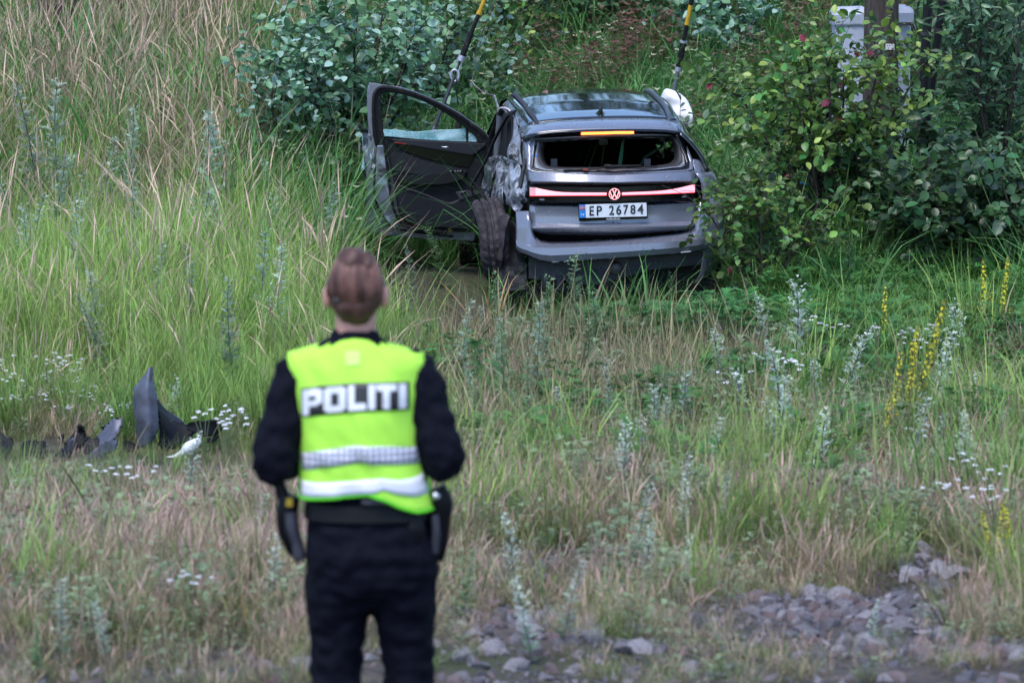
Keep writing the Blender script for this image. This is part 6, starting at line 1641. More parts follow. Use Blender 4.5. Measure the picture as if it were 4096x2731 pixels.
# ------------------------------------------------------------------ single plants: mugwort, yarrow, mullein, reed
def leafy_stalk(H, nleaf, L, W, col, tip, seed, spikes=True):
    r = random.Random(seed); g = Geo(); P = [Vector((0, 0, -0.05))]; d = Vector((r.uniform(-0.08, 0.08), r.uniform(-0.08, 0.08), 1))
    for i in range(8):
        d += Vector((r.uniform(-0.1, 0.1), r.uniform(-0.1, 0.1), 0)); P.append(P[-1] + d.normalized() * H / 8)
    P = smooth_curve(P, 3); g.tube(P, list(np.linspace(0.007, 0.0022, len(P))), 5, c=(0.055, 0.045, 0.045))
    stem = g.mesh('stem', M_STEM, smooth=True)
    V = []; F = []; C = []
    def leaf(o, d, ll, w, c):
        d = d.normalized(); s = d.cross(Vector((0, 0, 1)))
        s = s.normalized() if s.length > 1e-4 else Vector((1, 0, 0)); up = s.cross(d)
        for t, k in ((0.3, 0.9), (0.55, 1.0), (0.8, 0.75)):
            p = o + d * ll * t + Vector((0, 0, -0.35 * ll * t * t))
            for sg in (-1, 1):
                e = p + (s * sg * 0.8 + d * 0.75) * w * k + up * r.uniform(-0.25, 0.25) * w; q = len(V); wv = d * w * 0.2
                V.extend([p - wv, p + wv, e + wv * 0.3, e - wv * 0.3]); F.append((q, q + 1, q + 2, q + 3)); C.extend([c] * 4)
        q = len(V); e = o + d * ll + Vector((0, 0, -0.35 * ll)); V.extend([o - s * w * 0.1, o + s * w * 0.1, e + s * w * 0.12, e - s * w * 0.12]); F.append((q, q + 1, q + 2, q + 3)); C.extend([c] * 4)
    for i in range(nleaf):
        t = 0.1 + 0.9 * (i + r.random()) / nleaf; p = P[min(int(t * (len(P) - 1)), len(P) - 1)]; a = i * 2.4 + r.uniform(-0.4, 0.4)
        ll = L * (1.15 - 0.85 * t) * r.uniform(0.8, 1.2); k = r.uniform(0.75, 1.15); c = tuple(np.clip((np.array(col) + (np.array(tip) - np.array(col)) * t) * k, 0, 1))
        leaf(p, Vector((math.cos(a), math.sin(a), r.uniform(0.4, 1.5))), ll, W * (1.1 - 0.7 * t), c)
        if spikes and t > 0.4 and r.random() < 0.6:     # side shoots with clustered buds
            dd = Vector((math.cos(a + 0.5), math.sin(a + 0.5), 1.3)).normalized(); sl = 0.16 * (1.25 - t) * r.uniform(0.7, 1.3) + 0.03
            for m in range(6):
                leaf(p + dd * sl * (m + 1) / 6, Vector((r.uniform(-1, 1), r.uniform(-1, 1), r.uniform(-0.2, 1))), 0.028, 0.012, tuple(np.array(tip) * r.uniform(0.8, 1.15)))
    return stem, mesh_np('foliage', np.array([v[:] for v in V]), np.array(F), np.array(C), [M_HERB], smooth=False)


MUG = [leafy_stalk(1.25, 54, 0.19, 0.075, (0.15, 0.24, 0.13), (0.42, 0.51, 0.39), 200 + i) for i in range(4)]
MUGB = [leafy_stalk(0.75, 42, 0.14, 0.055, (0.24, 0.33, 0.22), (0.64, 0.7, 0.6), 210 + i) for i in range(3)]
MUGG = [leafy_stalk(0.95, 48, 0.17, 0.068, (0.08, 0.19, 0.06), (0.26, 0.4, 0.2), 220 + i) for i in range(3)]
ORD = ('first second third fourth fifth sixth seventh eighth ninth tenth eleventh twelfth thirteenth fourteenth fifteenth sixteenth seventeenth eighteenth nineteenth twentieth twenty-first twenty-second twenty-third twenty-fourth twenty-fifth twenty-sixth twenty-seventh twenty-eighth'.split() + [t + '-' + u for t in ('thirty', 'forty') for u in 'first second third fourth fifth sixth seventh eighth ninth'.split()])
def ordinal(rows, i):
    k = sorted(range(len(rows)), key=lambda q: rows[q][0]).index(i)
    return ORD[k] + ' from the left'
def plant(name, protos, i, x, y, scale, label, cat, group, lean=(0, 0)):
    st, fo = protos[i % len(protos)]; key = (id(protos), i % len(protos))
    root = empty(name, (x, y, gzf(x, y)), label, cat, group); root.rotation_euler = (lean[1], lean[0], random.uniform(0, 6.28)); root.scale = (scale,) * 3
    link_obj('stem', st, root); f = link_obj('foliage', fo, root); f['kind'] = 'stuff'
    return root


def atp(px, py, top=None):
    return on_ground(px, py)


# tall dark-stemmed mugwort left of the car: (top px, top py, base py)
random.seed(5)
ROWS = [(140, 280, 1000), (250, 270, 1010), (505, 410, 900), (520, 600, 960), (610, 660, 1150), (870, 430, 1050), (955, 400, 980), (330, 770, 1300), (60, 740, 1250), (20, 640, 1200), (130, 800, 1300), (620, 950, 1400), (1250, 730, 1130), (1010, 900, 1450), (1085, 960, 1500), (760, 760, 1180), (430, 1130, 1500), (940, 1080, 1560), (390, 520, 1010), (215, 590, 1180)]
ROWS += [(random.randint(-10, 1280), 0, random.randint(900, 1480)) for _ in range(26)]
ROWS = [(a, b if b else c - random.randint(330, 480), c) for a, b, c in ROWS]
for i, (px, ty, by) in enumerate(ROWS):
    p = on_ground(px, by + 90); h = at(px, ty, p.y).z - p.z
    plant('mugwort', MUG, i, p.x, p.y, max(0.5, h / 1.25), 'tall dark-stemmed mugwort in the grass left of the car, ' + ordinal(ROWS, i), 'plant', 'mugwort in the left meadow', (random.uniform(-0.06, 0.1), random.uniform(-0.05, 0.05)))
ROWS = [(1830, 1180, 1640), (2120, 1080, 1520), (2290, 980, 1400), (2160, 1180, 1720), (2020, 1260, 1760), (2080, 1560, 1850), (1920, 1430, 1800), (2350, 1250, 1650), (2240, 1650, 1950), (2440, 1500, 1880), (1990, 1070, 1440), (1760, 880, 1150), (1640, 960, 1200), (1600, 1130, 1400)]
ROWS += [(px, by - random.randint(230, 420), by) for px, by in ((random.randint(1750, 2750), random.randint(1420, 1950)) for _ in range(14))]
for i, (px, ty, by) in enumerate(ROWS):
    p = on_ground(px, by); h = at(px, ty, p.y).z - p.z
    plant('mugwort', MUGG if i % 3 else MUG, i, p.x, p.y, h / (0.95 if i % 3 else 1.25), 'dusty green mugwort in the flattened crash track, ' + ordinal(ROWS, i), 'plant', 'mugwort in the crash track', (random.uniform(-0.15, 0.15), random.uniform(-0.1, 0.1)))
ROWS = [(2600, 1490, 1830), (2650, 1560, 1850), (2210, 1690, 1900), (2730, 1450, 1800), (2830, 1640, 1980), (2560, 1650, 1980), (2980, 1430, 1760), (3090, 1470, 1930), (3130, 1350, 1900), (2440, 1740, 2020), (2720, 1800, 2130), (3180, 1100, 1600), (3360, 1250, 1700), (3730, 1290, 1700), (2900, 1880, 2200), (2540, 1900, 2260), (2560, 2050, 2400), (2750, 2130, 2420), (3300, 1600, 2020), (3640, 1560, 1960), (3850, 1620, 2020), (2050, 2020, 2380), (2250, 2200, 2560), (3480, 2380, 2600), (2120, 2270, 2640), (2880, 1280, 1620), (3060, 1160, 1520)]
ROWS += [(px, by - random.randint(200, 380), by) for px, by in ((random.randint(2150, 4050), random.randint(1550, 2250)) for _ in range(18))]
for i, (px, ty, by) in enumerate(ROWS):
    p = on_ground(px, by); h = at(px, ty, p.y).z - p.z
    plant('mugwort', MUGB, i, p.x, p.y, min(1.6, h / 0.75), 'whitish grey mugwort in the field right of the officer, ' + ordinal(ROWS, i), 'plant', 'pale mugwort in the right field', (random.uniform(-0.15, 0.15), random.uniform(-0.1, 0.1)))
ROWS = [(3390, 930, 1330), (3480, 980, 1300), (3240, 1100, 1330), (3560, 1150, 1350), (3020, 1060, 1280), (2820, 1000, 1200), (3880, 1180, 1480), (4060, 880, 1300), (3700, 1020, 1330), (2960, 1090, 1340), (2680, 1080, 1260), (3330, 1150, 1400)]
for i, (px, ty, by) in enumerate(ROWS):
    p = on_ground(px, by); h = at(px, ty, p.y).z - p.z
    plant('mugwort', MUGG, i, p.x, p.y, min(2.0, h / 0.95), 'green leafy weed under the right bushes, ' + ordinal(ROWS, i), 'plant', 'green weeds under the right bushes', (random.uniform(-0.12, 0.12), random.uniform(-0.1, 0.1)))
random.seed(6)
ROWS = [(420, 2380, 2640), (150, 2440, 2700), (240, 2300, 2650), (950, 2180, 2440), (1010, 1950, 2250), (860, 1850, 2180), (760, 1700, 2000), (560, 1880, 2150), (1090, 2100, 2450), (1850, 2180, 2500), (680, 1480, 1760), (1130, 1560, 1900)]
for i, (px, ty, by) in enumerate(ROWS):
    p = on_ground(px, by); h = at(px, ty, p.y).z - p.z
    plant('mugwort', MUGG if i % 2 else MUGB, i, p.x, p.y, h / (0.95 if i % 2 else 0.75), 'low leafy weed in the dry grass around the officer, ' + ordinal(ROWS, i), 'plant', 'weeds left of the officer', (random.uniform(-0.15, 0.15), 0))


def yarrow(H, nh, seed):
    r = random.Random(seed); g = Geo(); top = []
    for k in range(nh):
        a = r.uniform(0, 6.28); b = r.uniform(0.02, 0.16); e = Vector((b * math.cos(a), b * math.sin(a), H * r.uniform(0.82, 1.0))); top.append(e)
        g.tube(smooth_curve([(0, 0, -0.04), (e.x * 0.25, e.y * 0.25, H * 0.5), e], 3), 0.003, 4, c=(0.1, 0.13, 0.06))
    stem = g.mesh('stem', M_STEM_G, smooth=True)
    V = []; F = []; C = []
    for e in top:
        rad = r.uniform(0.010, 0.026)
        for m in range(12):
            a = r.uniform(0, 6.28); b = rad * math.sqrt(r.random()); c = e + Vector((b * math.cos(a), b * math.sin(a), 0.012 - 6 * b * b + r.uniform(-0.004, 0.004))); s = r.uniform(0.006, 0.010); q = len(V); w = r.uniform(0.5, 0.82)
            for u in range(6): V.append(c + Vector((s * math.cos(u * 1.047), s * math.sin(u * 1.047), 0)))
            V.append(c + Vector((0, 0, 0.008)))
            for u in range(6): F.append((q + u, q + (u + 1) % 6, q + 6))
            C.extend([(w, w, w * 1.04)] * 7)
    fl = mesh_np('flower_heads', np.array([v[:] for v in V]), np.array(F), np.clip(np.array(C), 0, 1), [M_FLOWER])
    return stem, fl


YAR = [yarrow(0.5, 5 + i, 300 + i) for i in range(5)]
def yplant(i, px, ty, by, label, group):
    p = on_ground(px, by); h = at(px, ty, p.y).z - p.z
    st, fl = YAR[i % 5]; root = empty('yarrow', (p.x, p.y, p.z - 0.02), label, 'wild flower', group); root.scale = (max(0.5, min(2.0, h / 0.5)),) * 3; root.rotation_euler = (0, 0, random.uniform(0, 6.28))
    link_obj('stem', st, root); f = link_obj('flower_heads', fl, root); f['kind'] = 'stuff'
ROWS = [(20, 1400), (190, 1420), (260, 1410), (270, 1450), (180, 1480), (320, 1490), (350, 1530), (80, 1530), (200, 1540), (60, 1590), (370, 1580), (140, 1560), (300, 1580), (460, 1610), (500, 1670), (260, 1630), (410, 1680), (20, 1480)]
for i, (px, ty) in enumerate(ROWS):
    yplant(i, px, ty, 1655 + 0.42 * (ty - 1400) + 20 * math.sin(px), 'white yarrow in the grass above the debris, ' + ordinal(ROWS, i), 'white yarrow at left')
ROWS = [(3320, 1270), (3270, 1260), (3550, 1295), (3660, 1300), (3720, 1280), (3790, 1320), (3630, 1340), (3160, 1390), (3130, 1410), (3040, 1395), (3700, 1680), (3120, 1430), (2950, 1470)]
for i, (px, ty) in enumerate(ROWS):
    yplant(i, px, ty, ty + 270, 'white yarrow in the field right of the wreck, ' + ordinal(ROWS, i), 'white yarrow in the right field')
ROWS = [(3880, 1790), (3930, 1850), (3980, 1930), (3780, 1900)]
for i, (px, ty) in enumerate(ROWS):
    yplant(i, px, ty, ty + 300, 'white yarrow low in the right foreground, ' + ordinal(ROWS, i), 'white yarrow in the right foreground')
ROWS = [(820, 1610), (900, 1620), (560, 1850), (760, 2260), (900, 1650), (430, 1830)]
for i, (px, ty) in enumerate(ROWS):
    yplant(i, px, ty, ty + 300, 'greyish white yarrow between the debris and the officer, ' + ordinal(ROWS, i), 'white yarrow by the debris')


def mullein(H, seed):
    r = random.Random(seed); g = Geo(); P = [Vector((0, 0, -0.05))]; d = Vector((0, 0, 1))
    for i in range(8):
        d += Vector((r.uniform(-0.07, 0.07), r.uniform(-0.05, 0.05), 0)); P.append(P[-1] + d.normalized() * H / 8)
    P = smooth_curve(P, 4); g.tube(P, list(np.linspace(0.008, 0.003, len(P))), 6); stem = g.mesh('stem', M_STEM_G, smooth=True)
    V = []; F = []; C = []
    for i in range(210):
        t = 0.3 + 0.64 * r.random(); p = P[min(int(t * (len(P) - 1)), len(P) - 1)]; a = r.uniform(0, 6.28); rad = 0.03 * (1.15 - 0.75 * t ** 3)
        o = p + Vector((rad * math.cos(a), rad * math.sin(a), r.uniform(-0.01, 0.01))); n = Vector((math.cos(a), math.sin(a), 0.5)).normalized(); u = n.orthogonal().normalized(); w = n.cross(u); s = 0.0105 * r.uniform(0.7, 1.25); q = len(V)
        c = (0.62, 0.55, 0.04) if r.random() < 0.62 else ((0.3, 0.3, 0.05) if r.random() < 0.7 else (0.16, 0.17, 0.05)); k = r.uniform(0.8, 1.2)
        V.append(o - n * 0.002)
        for m in range(5): V.append(o + (u * math.cos(m * 1.257) + w * math.sin(m * 1.257)) * s)
        for m in range(5): F.append((q, q + 1 + m, q + 1 + (m + 1) % 5))
        C.extend([tuple(np.array(c) * k)] * 6)
    fl = mesh_np('flowers', np.array([v[:] for v in V]), np.array(F), np.clip(np.array(C), 0, 1), [M_FLOWER], smooth=False)
    L = herb_leaves(10, 0.22 * H, 0.06, H * 0.35, 0.03, (0.08, 0.15, 0.05), (0.14, 0.22, 0.08), seed, lobes=5)
    return stem, fl, mesh_np('leaves', L[0], L[1], L[2], [M_HERB])


MUL = [mullein(1.0, 400 + i) for i in range(5)]
random.seed(9)
for i, (px, ty, by, bpx, lab) in enumerate([(3508, 1105, 1560, 3540, 'solitary yellow flower spike at the foot of the right bushes'), (3735, 1098, 1800, 3640, 'tallest leaning yellow flower spike of the middle right clump'), (3630, 1225, 1800, 3620, 'upright yellow flower spike in the middle of the right clump'), (3575, 1350, 1800, 3580, 'left shorter yellow flower spike of the middle right clump'), (3690, 1300, 1800, 3665, 'yellow flower spike between the tallest and the middle spike'), (3530, 1560, 1830, 3545, 'lowest small yellow flower spike left of the middle right clump'),
                                        (3880, 975, 1500, 3950, 'bent yellow flower spike at the left of the far right clump'), (3995, 955, 1500, 3990, 'tallest upright yellow flower spike of the far right clump'), (3940, 1120, 1500, 3960, 'short yellow flower spike low in the far right clump'), (4050, 1085, 1500, 4020, 'yellow flower spike at the right side of the far right clump'), (4080, 1200, 1500, 4050, 'outermost yellow flower spike by the right frame edge'), (4010, 1180, 1500, 4000, 'yellow flower spike in the middle of the far right clump'), (3910, 1180, 1500, 3935, 'low yellow flower spike under the bent one'),
                                        (3985, 1965, 2300, 4000, 'upright yellow flower spike in the lower right corner'), (4060, 1985, 2300, 4060, 'right yellow flower spike in the lower right corner'), (3890, 2030, 2290, 3990, 'leaning left yellow flower spike in the lower right corner')]):
    p = on_ground(bpx, by); T = at(px, ty, p.y); d = T - p
    st, fl, lv = MUL[i % 5]; root = empty('mullein', tuple(p), lab, 'wild flower', 'yellow flower spikes at right'); s = d.length
    root.scale = (s * 0.5 + 0.3, s * 0.5 + 0.3, s); q = Vector((0, 0, 1)).rotation_difference(d.normalized()); root.rotation_mode = 'QUATERNION'; root.rotation_quaternion = q
    link_obj('stem', st, root); f = link_obj('flowers', fl, root); f['kind'] = 'stuff'; f = link_obj('leaves', lv, root); f['kind'] = 'stuff'


# broad reed-like blades in front of the bumper, straw tuft beside the wheel
def blade_mesh(L, W, cb, ct, seed, lean=0.15, curl=0.8):
    V, F, C = tuft(1, L, W, lean, curl, 0, cb, ct, seg=7, Lv=0.0, cv=0.05, seed=seed); return mesh_np('blade', V, F, C, [M_GRASS])
def reed(px, by, ty, n, label, cb, ct, W=0.022, spread=0.6):
    p = on_ground(px, by); h = at(px, ty, p.y).z - p.z; root = empty('reed_grass', tuple(p), label, 'grass tuft', 'broad bladed grass by the car')
    for k in range(n):
        o = link_obj('blade', blade_mesh(h * random.uniform(0.75, 1.25), W, cb, ct, 900 + int(px) + k, 0.12 + spread * 0.25, spread), root)
        o.rotation_euler = (0, 0, random.uniform(0, 6.28)); o.location = (random.uniform(-0.05, 0.05), random.uniform(-0.05, 0.05), 0)
for px, by, ty, n, lab, cb, ct in [(2370, 1335, 985, 6, 'leaning green reed in front of the rear bumper, left one', (0.05, 0.12, 0.03), (0.16, 0.36, 0.1)), (2500, 1330, 985, 6, 'green reed under the number plate in front of the bumper', (0.05, 0.12, 0.03), (0.15, 0.33, 0.1)), (2590, 1325, 960, 6, 'green reed at the right of the bumper reeds', (0.05, 0.12, 0.03), (0.14, 0.32, 0.1)),
                             (1930, 1345, 960, 10, 'tuft of broad green blades beside the loose rear wheel', (0.06, 0.13, 0.03), (0.2, 0.4, 0.1)), (1955, 1385, 1060, 9, 'tuft of straw coloured blades below the loose rear wheel', (0.2, 0.12, 0.05), (0.48, 0.27, 0.14)), (1900, 1370, 1080, 6, 'mixed straw tuft left of the loose rear wheel', (0.15, 0.12, 0.05), (0.42, 0.3, 0.15))]:
    reed(px, by, ty, n, lab, cb, ct)


# ------------------------------------------------------------------ bushes
def leaf_template(kind):
    """one folded, slightly curled leaf of unit length along +x, normal +z"""
    if kind == 'oval': tt = [0, 0.18, 0.45, 0.75, 1]; ww = [0.02, 0.24, 0.34, 0.25, 0.0]
    elif kind == 'willow': tt = [0, 0.2, 0.5, 0.8, 1]; ww = [0.02, 0.13, 0.18, 0.11, 0.0]
    else: tt = [0, 0.2, 0.5, 0.78, 1]; ww = [0.02, 0.3, 0.40, 0.3, 0.0]
    V = []; F = []
    for t, w in zip(tt, ww):
        z = -0.12 * t * t
        V += [(t, -w, z + w * 0.3), (t, 0, z), (t, w, z + w * 0.3)]
    for i in range(4):
        a = i * 3; F += [(a, a + 1, a + 4, a + 3), (a + 1, a + 2, a + 5, a + 4)]
    return np.array(V), np.array(F)


def leaf_piece(kind, col, mt):
    V, F = leaf_template(kind); return mesh_np('leaf', V, F, np.tile(np.array(col), (len(V), 1)), [mt])


def bush(name, label, base, H, rx, ry, nstem, ntwig, leaves_per, kind, size, cols, mt, nparts, group=None, seed=0, cat='bush', gap=None, droop=0.3, tilt=(0, 0), twig=(0.25, 0.5), stemcol=M_BARK, low=0.12):
    r = np.random.default_rng(seed); rr = random.Random(seed)
    base = Vector(base); root = empty(name, base, label, cat, group)
    O = []; D = []
    # main stems
    stems = []
    for k in range(nstem):
        a = 2 * math.pi * (k + rr.random()) / nstem; rad = rr.uniform(0.25, 0.95)
        tip = Vector((rx * rad * math.cos(a) + tilt[0] * H, ry * rad * math.sin(a) + tilt[1] * H, H * rr.uniform(0.72, 1.0) * (1 - 0.25 * rad)))
        P = smooth_curve([Vector((0.05 * math.cos(a), 0.05 * math.sin(a), -0.1)), tip * 0.3 + Vector((0, 0, 0.12 * H)), tip * 0.68 + Vector((rr.uniform(-0.06, 0.06), rr.uniform(-0.06, 0.06), 0.06 * H)), tip], 5)
        stems.append(P)
    geos = [Geo().tube(P, list(np.linspace(0.016 * H ** 0.5, 0.004, len(P))), 6) for P in stems]
    for t in range(ntwig):
        k = rr.randrange(nstem); P = stems[k]; i = int(len(P) * (low + (1 - low) * rr.random() ** 0.75)); i = min(max(i, 1), len(P) - 1)
        o = P[i]; out = Vector((rr.gauss(0, 1), rr.gauss(0, 1), rr.gauss(0.35, 0.6))); out += Vector((o.x / rx, o.y / ry, 0)) * 0.8; out.normalize()
        ln = rr.uniform(*twig) * (0.8 + 0.3 * H / 2)
        e = o + out * ln; Q = [o, o + out * ln * 0.5 + Vector((0, 0, 0.03)), e]
        geos[k].tube(Q, [0.0045, 0.003, 0.0018], 4)
        for m in range(leaves_per):
            u = (m + 0.4 + 0.6 * rr.random()) / leaves_per; p = o.lerp(e, u) + Vector((0, 0, 0.03 * math.sin(math.pi * u)))
            sd = Vector((rr.gauss(0, 1), rr.gauss(0, 1), rr.gauss(0, 0.6))); d = (out * 0.5 + sd.normalized() + Vector((0, 0, -droop))).normalized()
            if gap:
                w = base + p; k = FPX * w.y; px = 2048 + FPX * w.x / w.y * 0.9927; py = -500 + FPX * (CAMZ - w.z) / w.y
                if ((px - gap[0]) / gap[2]) ** 2 + ((py - gap[1]) / gap[3]) ** 2 < 1 and rr.random() < 0.95: continue
            O.append(p); D.append(d)
    for P, g in zip(stems, geos):
        g.obj('stem', stemcol, root, smooth='all', normals=False)
    n = len(O); O = np.array([q[:] for q in O]); D = np.array([q[:] for q in D])
    up = np.array([0, 0, 1.0]) + r.normal(0, 0.45, (n, 3)); up[:, 1] -= 0.35
    S = np.cross(up, D); S /= np.linalg.norm(S, axis=1)[:, None] + 1e-9; U_ = np.cross(D, S)
    sz = size * r.uniform(0.65, 1.2, n)
    ci = r.choice(len(cols), n, p=[c[3] for c in cols]); CC = np.array([c[:3] for c in cols])[ci] * r.uniform(0.8, 1.2, (n, 1))
    # the leaves nearest the photographer are single parts
    order = np.argsort(O[:, 1] + 0.15 * r.normal(0, 1, n)); part = set(order[:nparts].tolist())
    pieces = [leaf_piece(kind, c[:3], mt) for c in cols]
    for j in order[:nparts]:
        M_ = Matrix(((D[j, 0] * sz[j], S[j, 0] * sz[j], U_[j, 0] * sz[j], O[j, 0]), (D[j, 1] * sz[j], S[j, 1] * sz[j], U_[j, 1] * sz[j], O[j, 1]), (D[j, 2] * sz[j], S[j, 2] * sz[j], U_[j, 2] * sz[j], O[j, 2]), (0, 0, 0, 1)))
        o = bpy.data.objects.new('leaf', pieces[ci[j]]); COL.objects.link(o); o.parent = root; o.matrix_local = M_
    rest = order[nparts:]
    V, F = leaf_template(kind); m = len(V)
    VV = O[rest][:, None, :] + sz[rest][:, None, None] * (V[None, :, 0:1] * D[rest][:, None, :] + V[None, :, 1:2] * S[rest][:, None, :] + V[None, :, 2:3] * U_[rest][:, None, :])
    FF = (F[None] + (np.arange(len(rest)) * m)[:, None, None]).reshape(-1, 4)
    f = link_obj('foliage', mesh_np('foliage', VV.reshape(-1, 3), FF, np.repeat(np.clip(CC[rest], 0, 1), m, 0), [mt]), root); f['kind'] = 'stuff'
    return root


GRN = [(0.10, 0.23, 0.045, 0.5), (0.05, 0.14, 0.03, 0.335), (0.2, 0.34, 0.06, 0.155), (0.3, 0.06, 0.05, 0.01)]
DRK = [(0.04, 0.115, 0.035, 0.6), (0.03, 0.065, 0.032, 0.3), (0.10, 0.17, 0.08, 0.1)]
WIL = [(0.11, 0.24, 0.11, 0.45), (0.05, 0.14, 0.05, 0.25), (0.28, 0.42, 0.33, 0.3)]
SAG = [(0.055, 0.14, 0.06, 0.5), (0.03, 0.08, 0.035, 0.3), (0.15, 0.28, 0.15, 0.2)]


def bpos(px, Y): 
    x = at(px, 1000, Y).x; return (x, Y, gzf(x, Y))


# big green bush right of the car, spilling over its corner
bush('green_bush', 'bright green round-leaved bush between the wreck and the wooden pole', bpos(3300, 30.3), 2.55, 0.9, 0.7, 14, 360, 10, 'oval', 0.084, GRN, M_LEAF, 300, seed=1, cat='bush', low=0.1, gap=(3230, 760, 150, 110))
bush('green_bush', 'reddish twigged sprawling bush overlapping the right corner of the wreck', bpos(3060, 28.9), 1.35, 0.6, 0.45, 10, 160, 9, 'oval', 0.074, GRN, M_LEAF, 250, seed=2, cat='bush', low=0.05, gap=(2620, 690, 200, 190))
bush('green_bush', 'green bush low in front of the dark willow right of the pole', bpos(3560, 30.6), 1.75, 0.75, 0.6, 10, 170, 9, 'round', 0.085, DRK, M_LEAF, 200, seed=3, low=0.05)
bush('sapling', 'thin young sapling with pale leaves beside the right roof edge', bpos(2790, 31.2), 1.75, 0.22, 0.2, 3, 22, 6, 'oval', 0.085, [(0.15, 0.22, 0.13, 0.6), (0.22, 0.27, 0.2, 0.3), (0.3, 0.14, 0.1, 0.1)], M_LEAF, 100, seed=4, cat='sapling', tilt=(-0.12, 0))
# far right willows
bush('willow_bush', 'dark willow bush towering at the right frame edge', bpos(3980, 31.5), 3.0, 1.15, 0.9, 13, 330, 10, 'willow', 0.105, SAG, M_WILLOW, 300, seed=5, low=0.1)
bush('willow_bush', 'dark green willow behind the pole near the upper right corner', bpos(3880, 36.0), 3.4, 1.4, 1.0, 12, 260, 10, 'willow', 0.11, SAG, M_WILLOW, 120, seed=6, low=0.1)
bush('dark_bush', 'dark round-leaved bush at the right edge below the willow', bpos(3800, 29.6), 1.25, 0.95, 0.5, 11, 190, 9, 'round', 0.09, DRK, M_LEAF, 250, seed=7, low=0.02)  # leaf colours come from the dark green set
bush('dark_bush', 'dark bush at the far right edge behind the yellow spikes', bpos(4120, 29.3), 1.5, 0.7, 0.5, 10, 150, 9, 'round', 0.09, DRK, M_LEAF, 150, seed=8, low=0.02)
# left and middle behind the car
bush('willow_bush', 'grey-leaved willow bush behind the open door', bpos(1430, 33.6), 2.5, 0.95, 0.6, 12, 250, 9, 'oval', 0.1, WIL, M_WILLOW, 300, seed=9, low=0.08)
bush('willow_bush', 'pale willow bush between the dry grass and the open door', bpos(1200, 33.0), 2.0, 0.6, 0.5, 9, 150, 9, 'oval', 0.08, WIL, M_WILLOW, 200, seed=10, low=0.05)
bush('willow_bush', 'willow bush above the left guy wire reaching the top of the photo', bpos(1740, 35.5), 2.1, 0.9, 0.7, 10, 180, 9, 'oval', 0.09, WIL, M_WILLOW, 150, seed=11, low=0.08)
bush('dark_bush', 'dark green bush at the top left above the dry bank', bpos(950, 40.5), 2.2, 1.35, 0.8, 11, 230, 9, 'round', 0.10, DRK, M_LEAF, 200, seed=12, low=0.02)
bush('dark_bush', 'low dark bush under the pale willow left of the door', bpos(1330, 33.0), 0.95, 0.55, 0.45, 8, 100, 8, 'round', 0.085, DRK, M_LEAF, 120, seed=13, low=0.02)
bush('willow_bush', 'scattered grey willow at the top centre behind the car roof', bpos(2150, 39.8), 1.9, 0.8, 0.6, 10, 160, 9, 'oval', 0.09, WIL, M_WILLOW, 80, seed=14, low=0.1)
bush('willow_bush', 'grey willow shoot beyond the right guy wire', bpos(2880, 37.6), 1.45, 0.55, 0.5, 8, 110, 9, 'oval', 0.10, WIL, M_WILLOW, 80, seed=15, low=0.1)
bush('willow_bush', 'low green shrub on the bank right above the car roof', bpos(2330, 38.6), 1.75, 0.7, 0.5, 10, 170, 9, 'oval', 0.085, DRK, M_LEAF, 80, seed=21, low=0.05)
bush('willow_bush', 'grey-green shrub between the right guy wire and the dark top shrubs', bpos(2640, 38.8), 1.6, 0.6, 0.5, 9, 140, 9, 'oval', 0.085, WIL, M_WILLOW, 80, seed=22, low=0.05)
bush('green_bush', 'mid green shrub at the top between the left guy wire and the roof', bpos(2010, 38.0), 1.6, 0.55, 0.5, 9, 130, 9, 'oval', 0.08, GRN, M_LEAF, 80, seed=23, low=0.05)
bush('dark_bush', 'dark bush at the top edge left of the cabinet', bpos(3100, 39.6), 1.9, 0.8, 0.7, 10, 180, 9, 'round', 0.10, DRK, M_LEAF, 60, seed=16, low=0.02)
bush('dark_bush', 'dark shrub mass at the top edge in the middle', bpos(2480, 40.8), 1.9, 1.3, 0.7, 11, 240, 9, 'round', 0.10, DRK, M_LEAF, 60, seed=17, low=0.02)
bush('birch_shoot', 'bare reddish branch with few dark leaves at the top left corner', bpos(190, 36.0), 2.3, 0.75, 0.3, 5, 22, 4, 'round', 0.10, DRK, M_LEAF, 80, seed=18, cat='bush', tilt=(0.1, 0), twig=(0.3, 0.7), low=0.55)

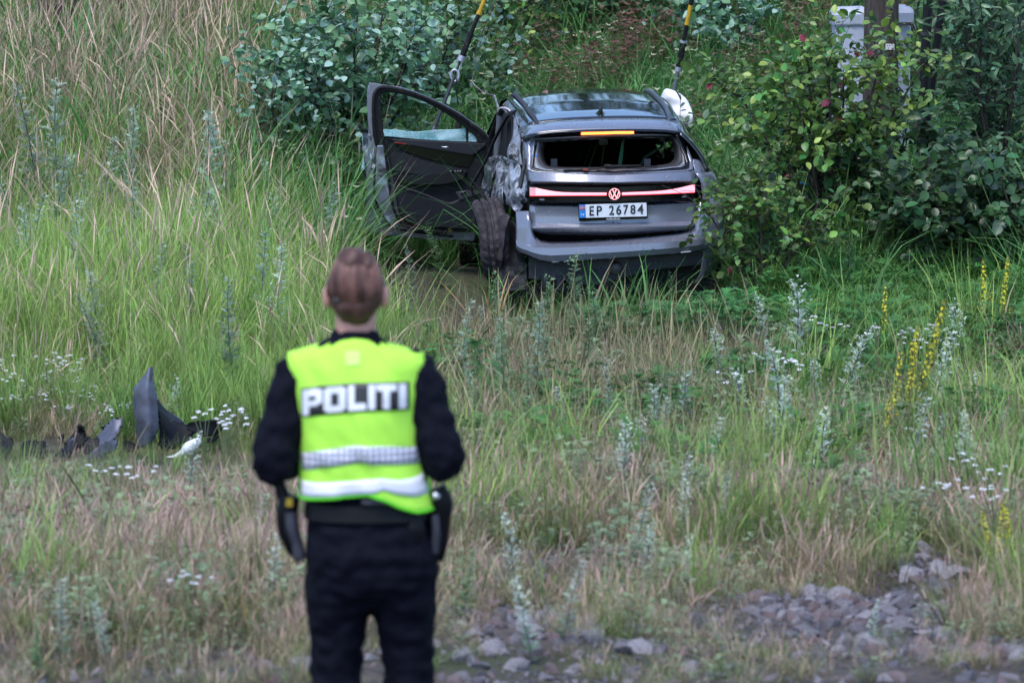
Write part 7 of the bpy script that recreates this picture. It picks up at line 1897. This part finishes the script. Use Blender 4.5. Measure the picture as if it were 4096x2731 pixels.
# ------------------------------------------------------------------ trees beyond the bank (mirrored in the roof)
def make_tree(seed, H, cr):
    rr = random.Random(seed); r = np.random.default_rng(seed)
    g = Geo(); P = smooth_curve([(0, 0, -0.5), (rr.uniform(-0.2, 0.2), 0, H * 0.35), (rr.uniform(-0.3, 0.3), rr.uniform(-0.3, 0.3), H * 0.7), (0, 0, H * 0.97)], 5); g.tube(P, list(np.linspace(0.2, 0.03, len(P))), 8)
    O = []
    for k in range(26):
        p = P[int(len(P) * (0.25 + 0.72 * k / 26))]; a = k * 2.4; ln = cr * math.sin(math.pi * (0.2 + 0.75 * k / 26)) * rr.uniform(0.7, 1.1)
        e = p + Vector((math.cos(a) * ln, math.sin(a) * ln, rr.uniform(0.1, 0.5) * ln)); g.tube([p, p.lerp(e, 0.5) + Vector((0, 0, 0.15)), e], [0.06, 0.035, 0.012], 5)
        for m in range(70): O.append(p.lerp(e, rr.uniform(0.25, 1.05)) + Vector((rr.gauss(0, 0.28), rr.gauss(0, 0.28), rr.gauss(0, 0.28))))
    trunk = g.mesh('trunk', M_BARK, smooth=True)
    n = len(O); O = np.array([o[:] for o in O]); D = r.normal(0, 1, (n, 3)); D /= np.linalg.norm(D, axis=1)[:, None]; S = np.cross(D, r.normal(0, 1, (n, 3))); S /= np.linalg.norm(S, axis=1)[:, None]; U_ = np.cross(D, S)
    V, F = leaf_template('round'); m = len(V); sz = r.uniform(0.18, 0.32, n)
    VV = O[:, None, :] + sz[:, None, None] * (V[None, :, 0:1] * D[:, None, :] + V[None, :, 1:2] * S[:, None, :] + V[None, :, 2:3] * U_[:, None, :])
    FF = (F[None] + (np.arange(n) * m)[:, None, None]).reshape(-1, 4)
    C = np.tile(np.array((0.05, 0.1, 0.035)), (n * m, 1)) * np.repeat(r.uniform(0.7, 1.3, (n, 1)), m, 0)
    return trunk, mesh_np('crown', VV.reshape(-1, 3), FF, C, [M_LEAF])


TREES = [make_tree(500 + i, 11 + 1.5 * i, 2.4) for i in range(3)]
random.seed(4)
for i in range(19):
    x = -24 + i * 2.7 + random.uniform(-0.7, 0.7); y = 60 + random.uniform(-3, 6) + 0.01 * x * x; tr, cw = TREES[i % 3]
    root = empty('tree', (x, y, gzf(x, y)), 'leafy tree beyond the bank, ' + ORD[i] + ' of the row from the left', 'tree', 'trees beyond the bank'); s = random.uniform(0.5, 0.72); root.scale = (s * 1.3, s * 1.3, s); root.rotation_euler = (0, 0, random.uniform(0, 6.28))
    link_obj('trunk', tr, root); c = link_obj('crown', cw, root); c['kind'] = 'stuff'
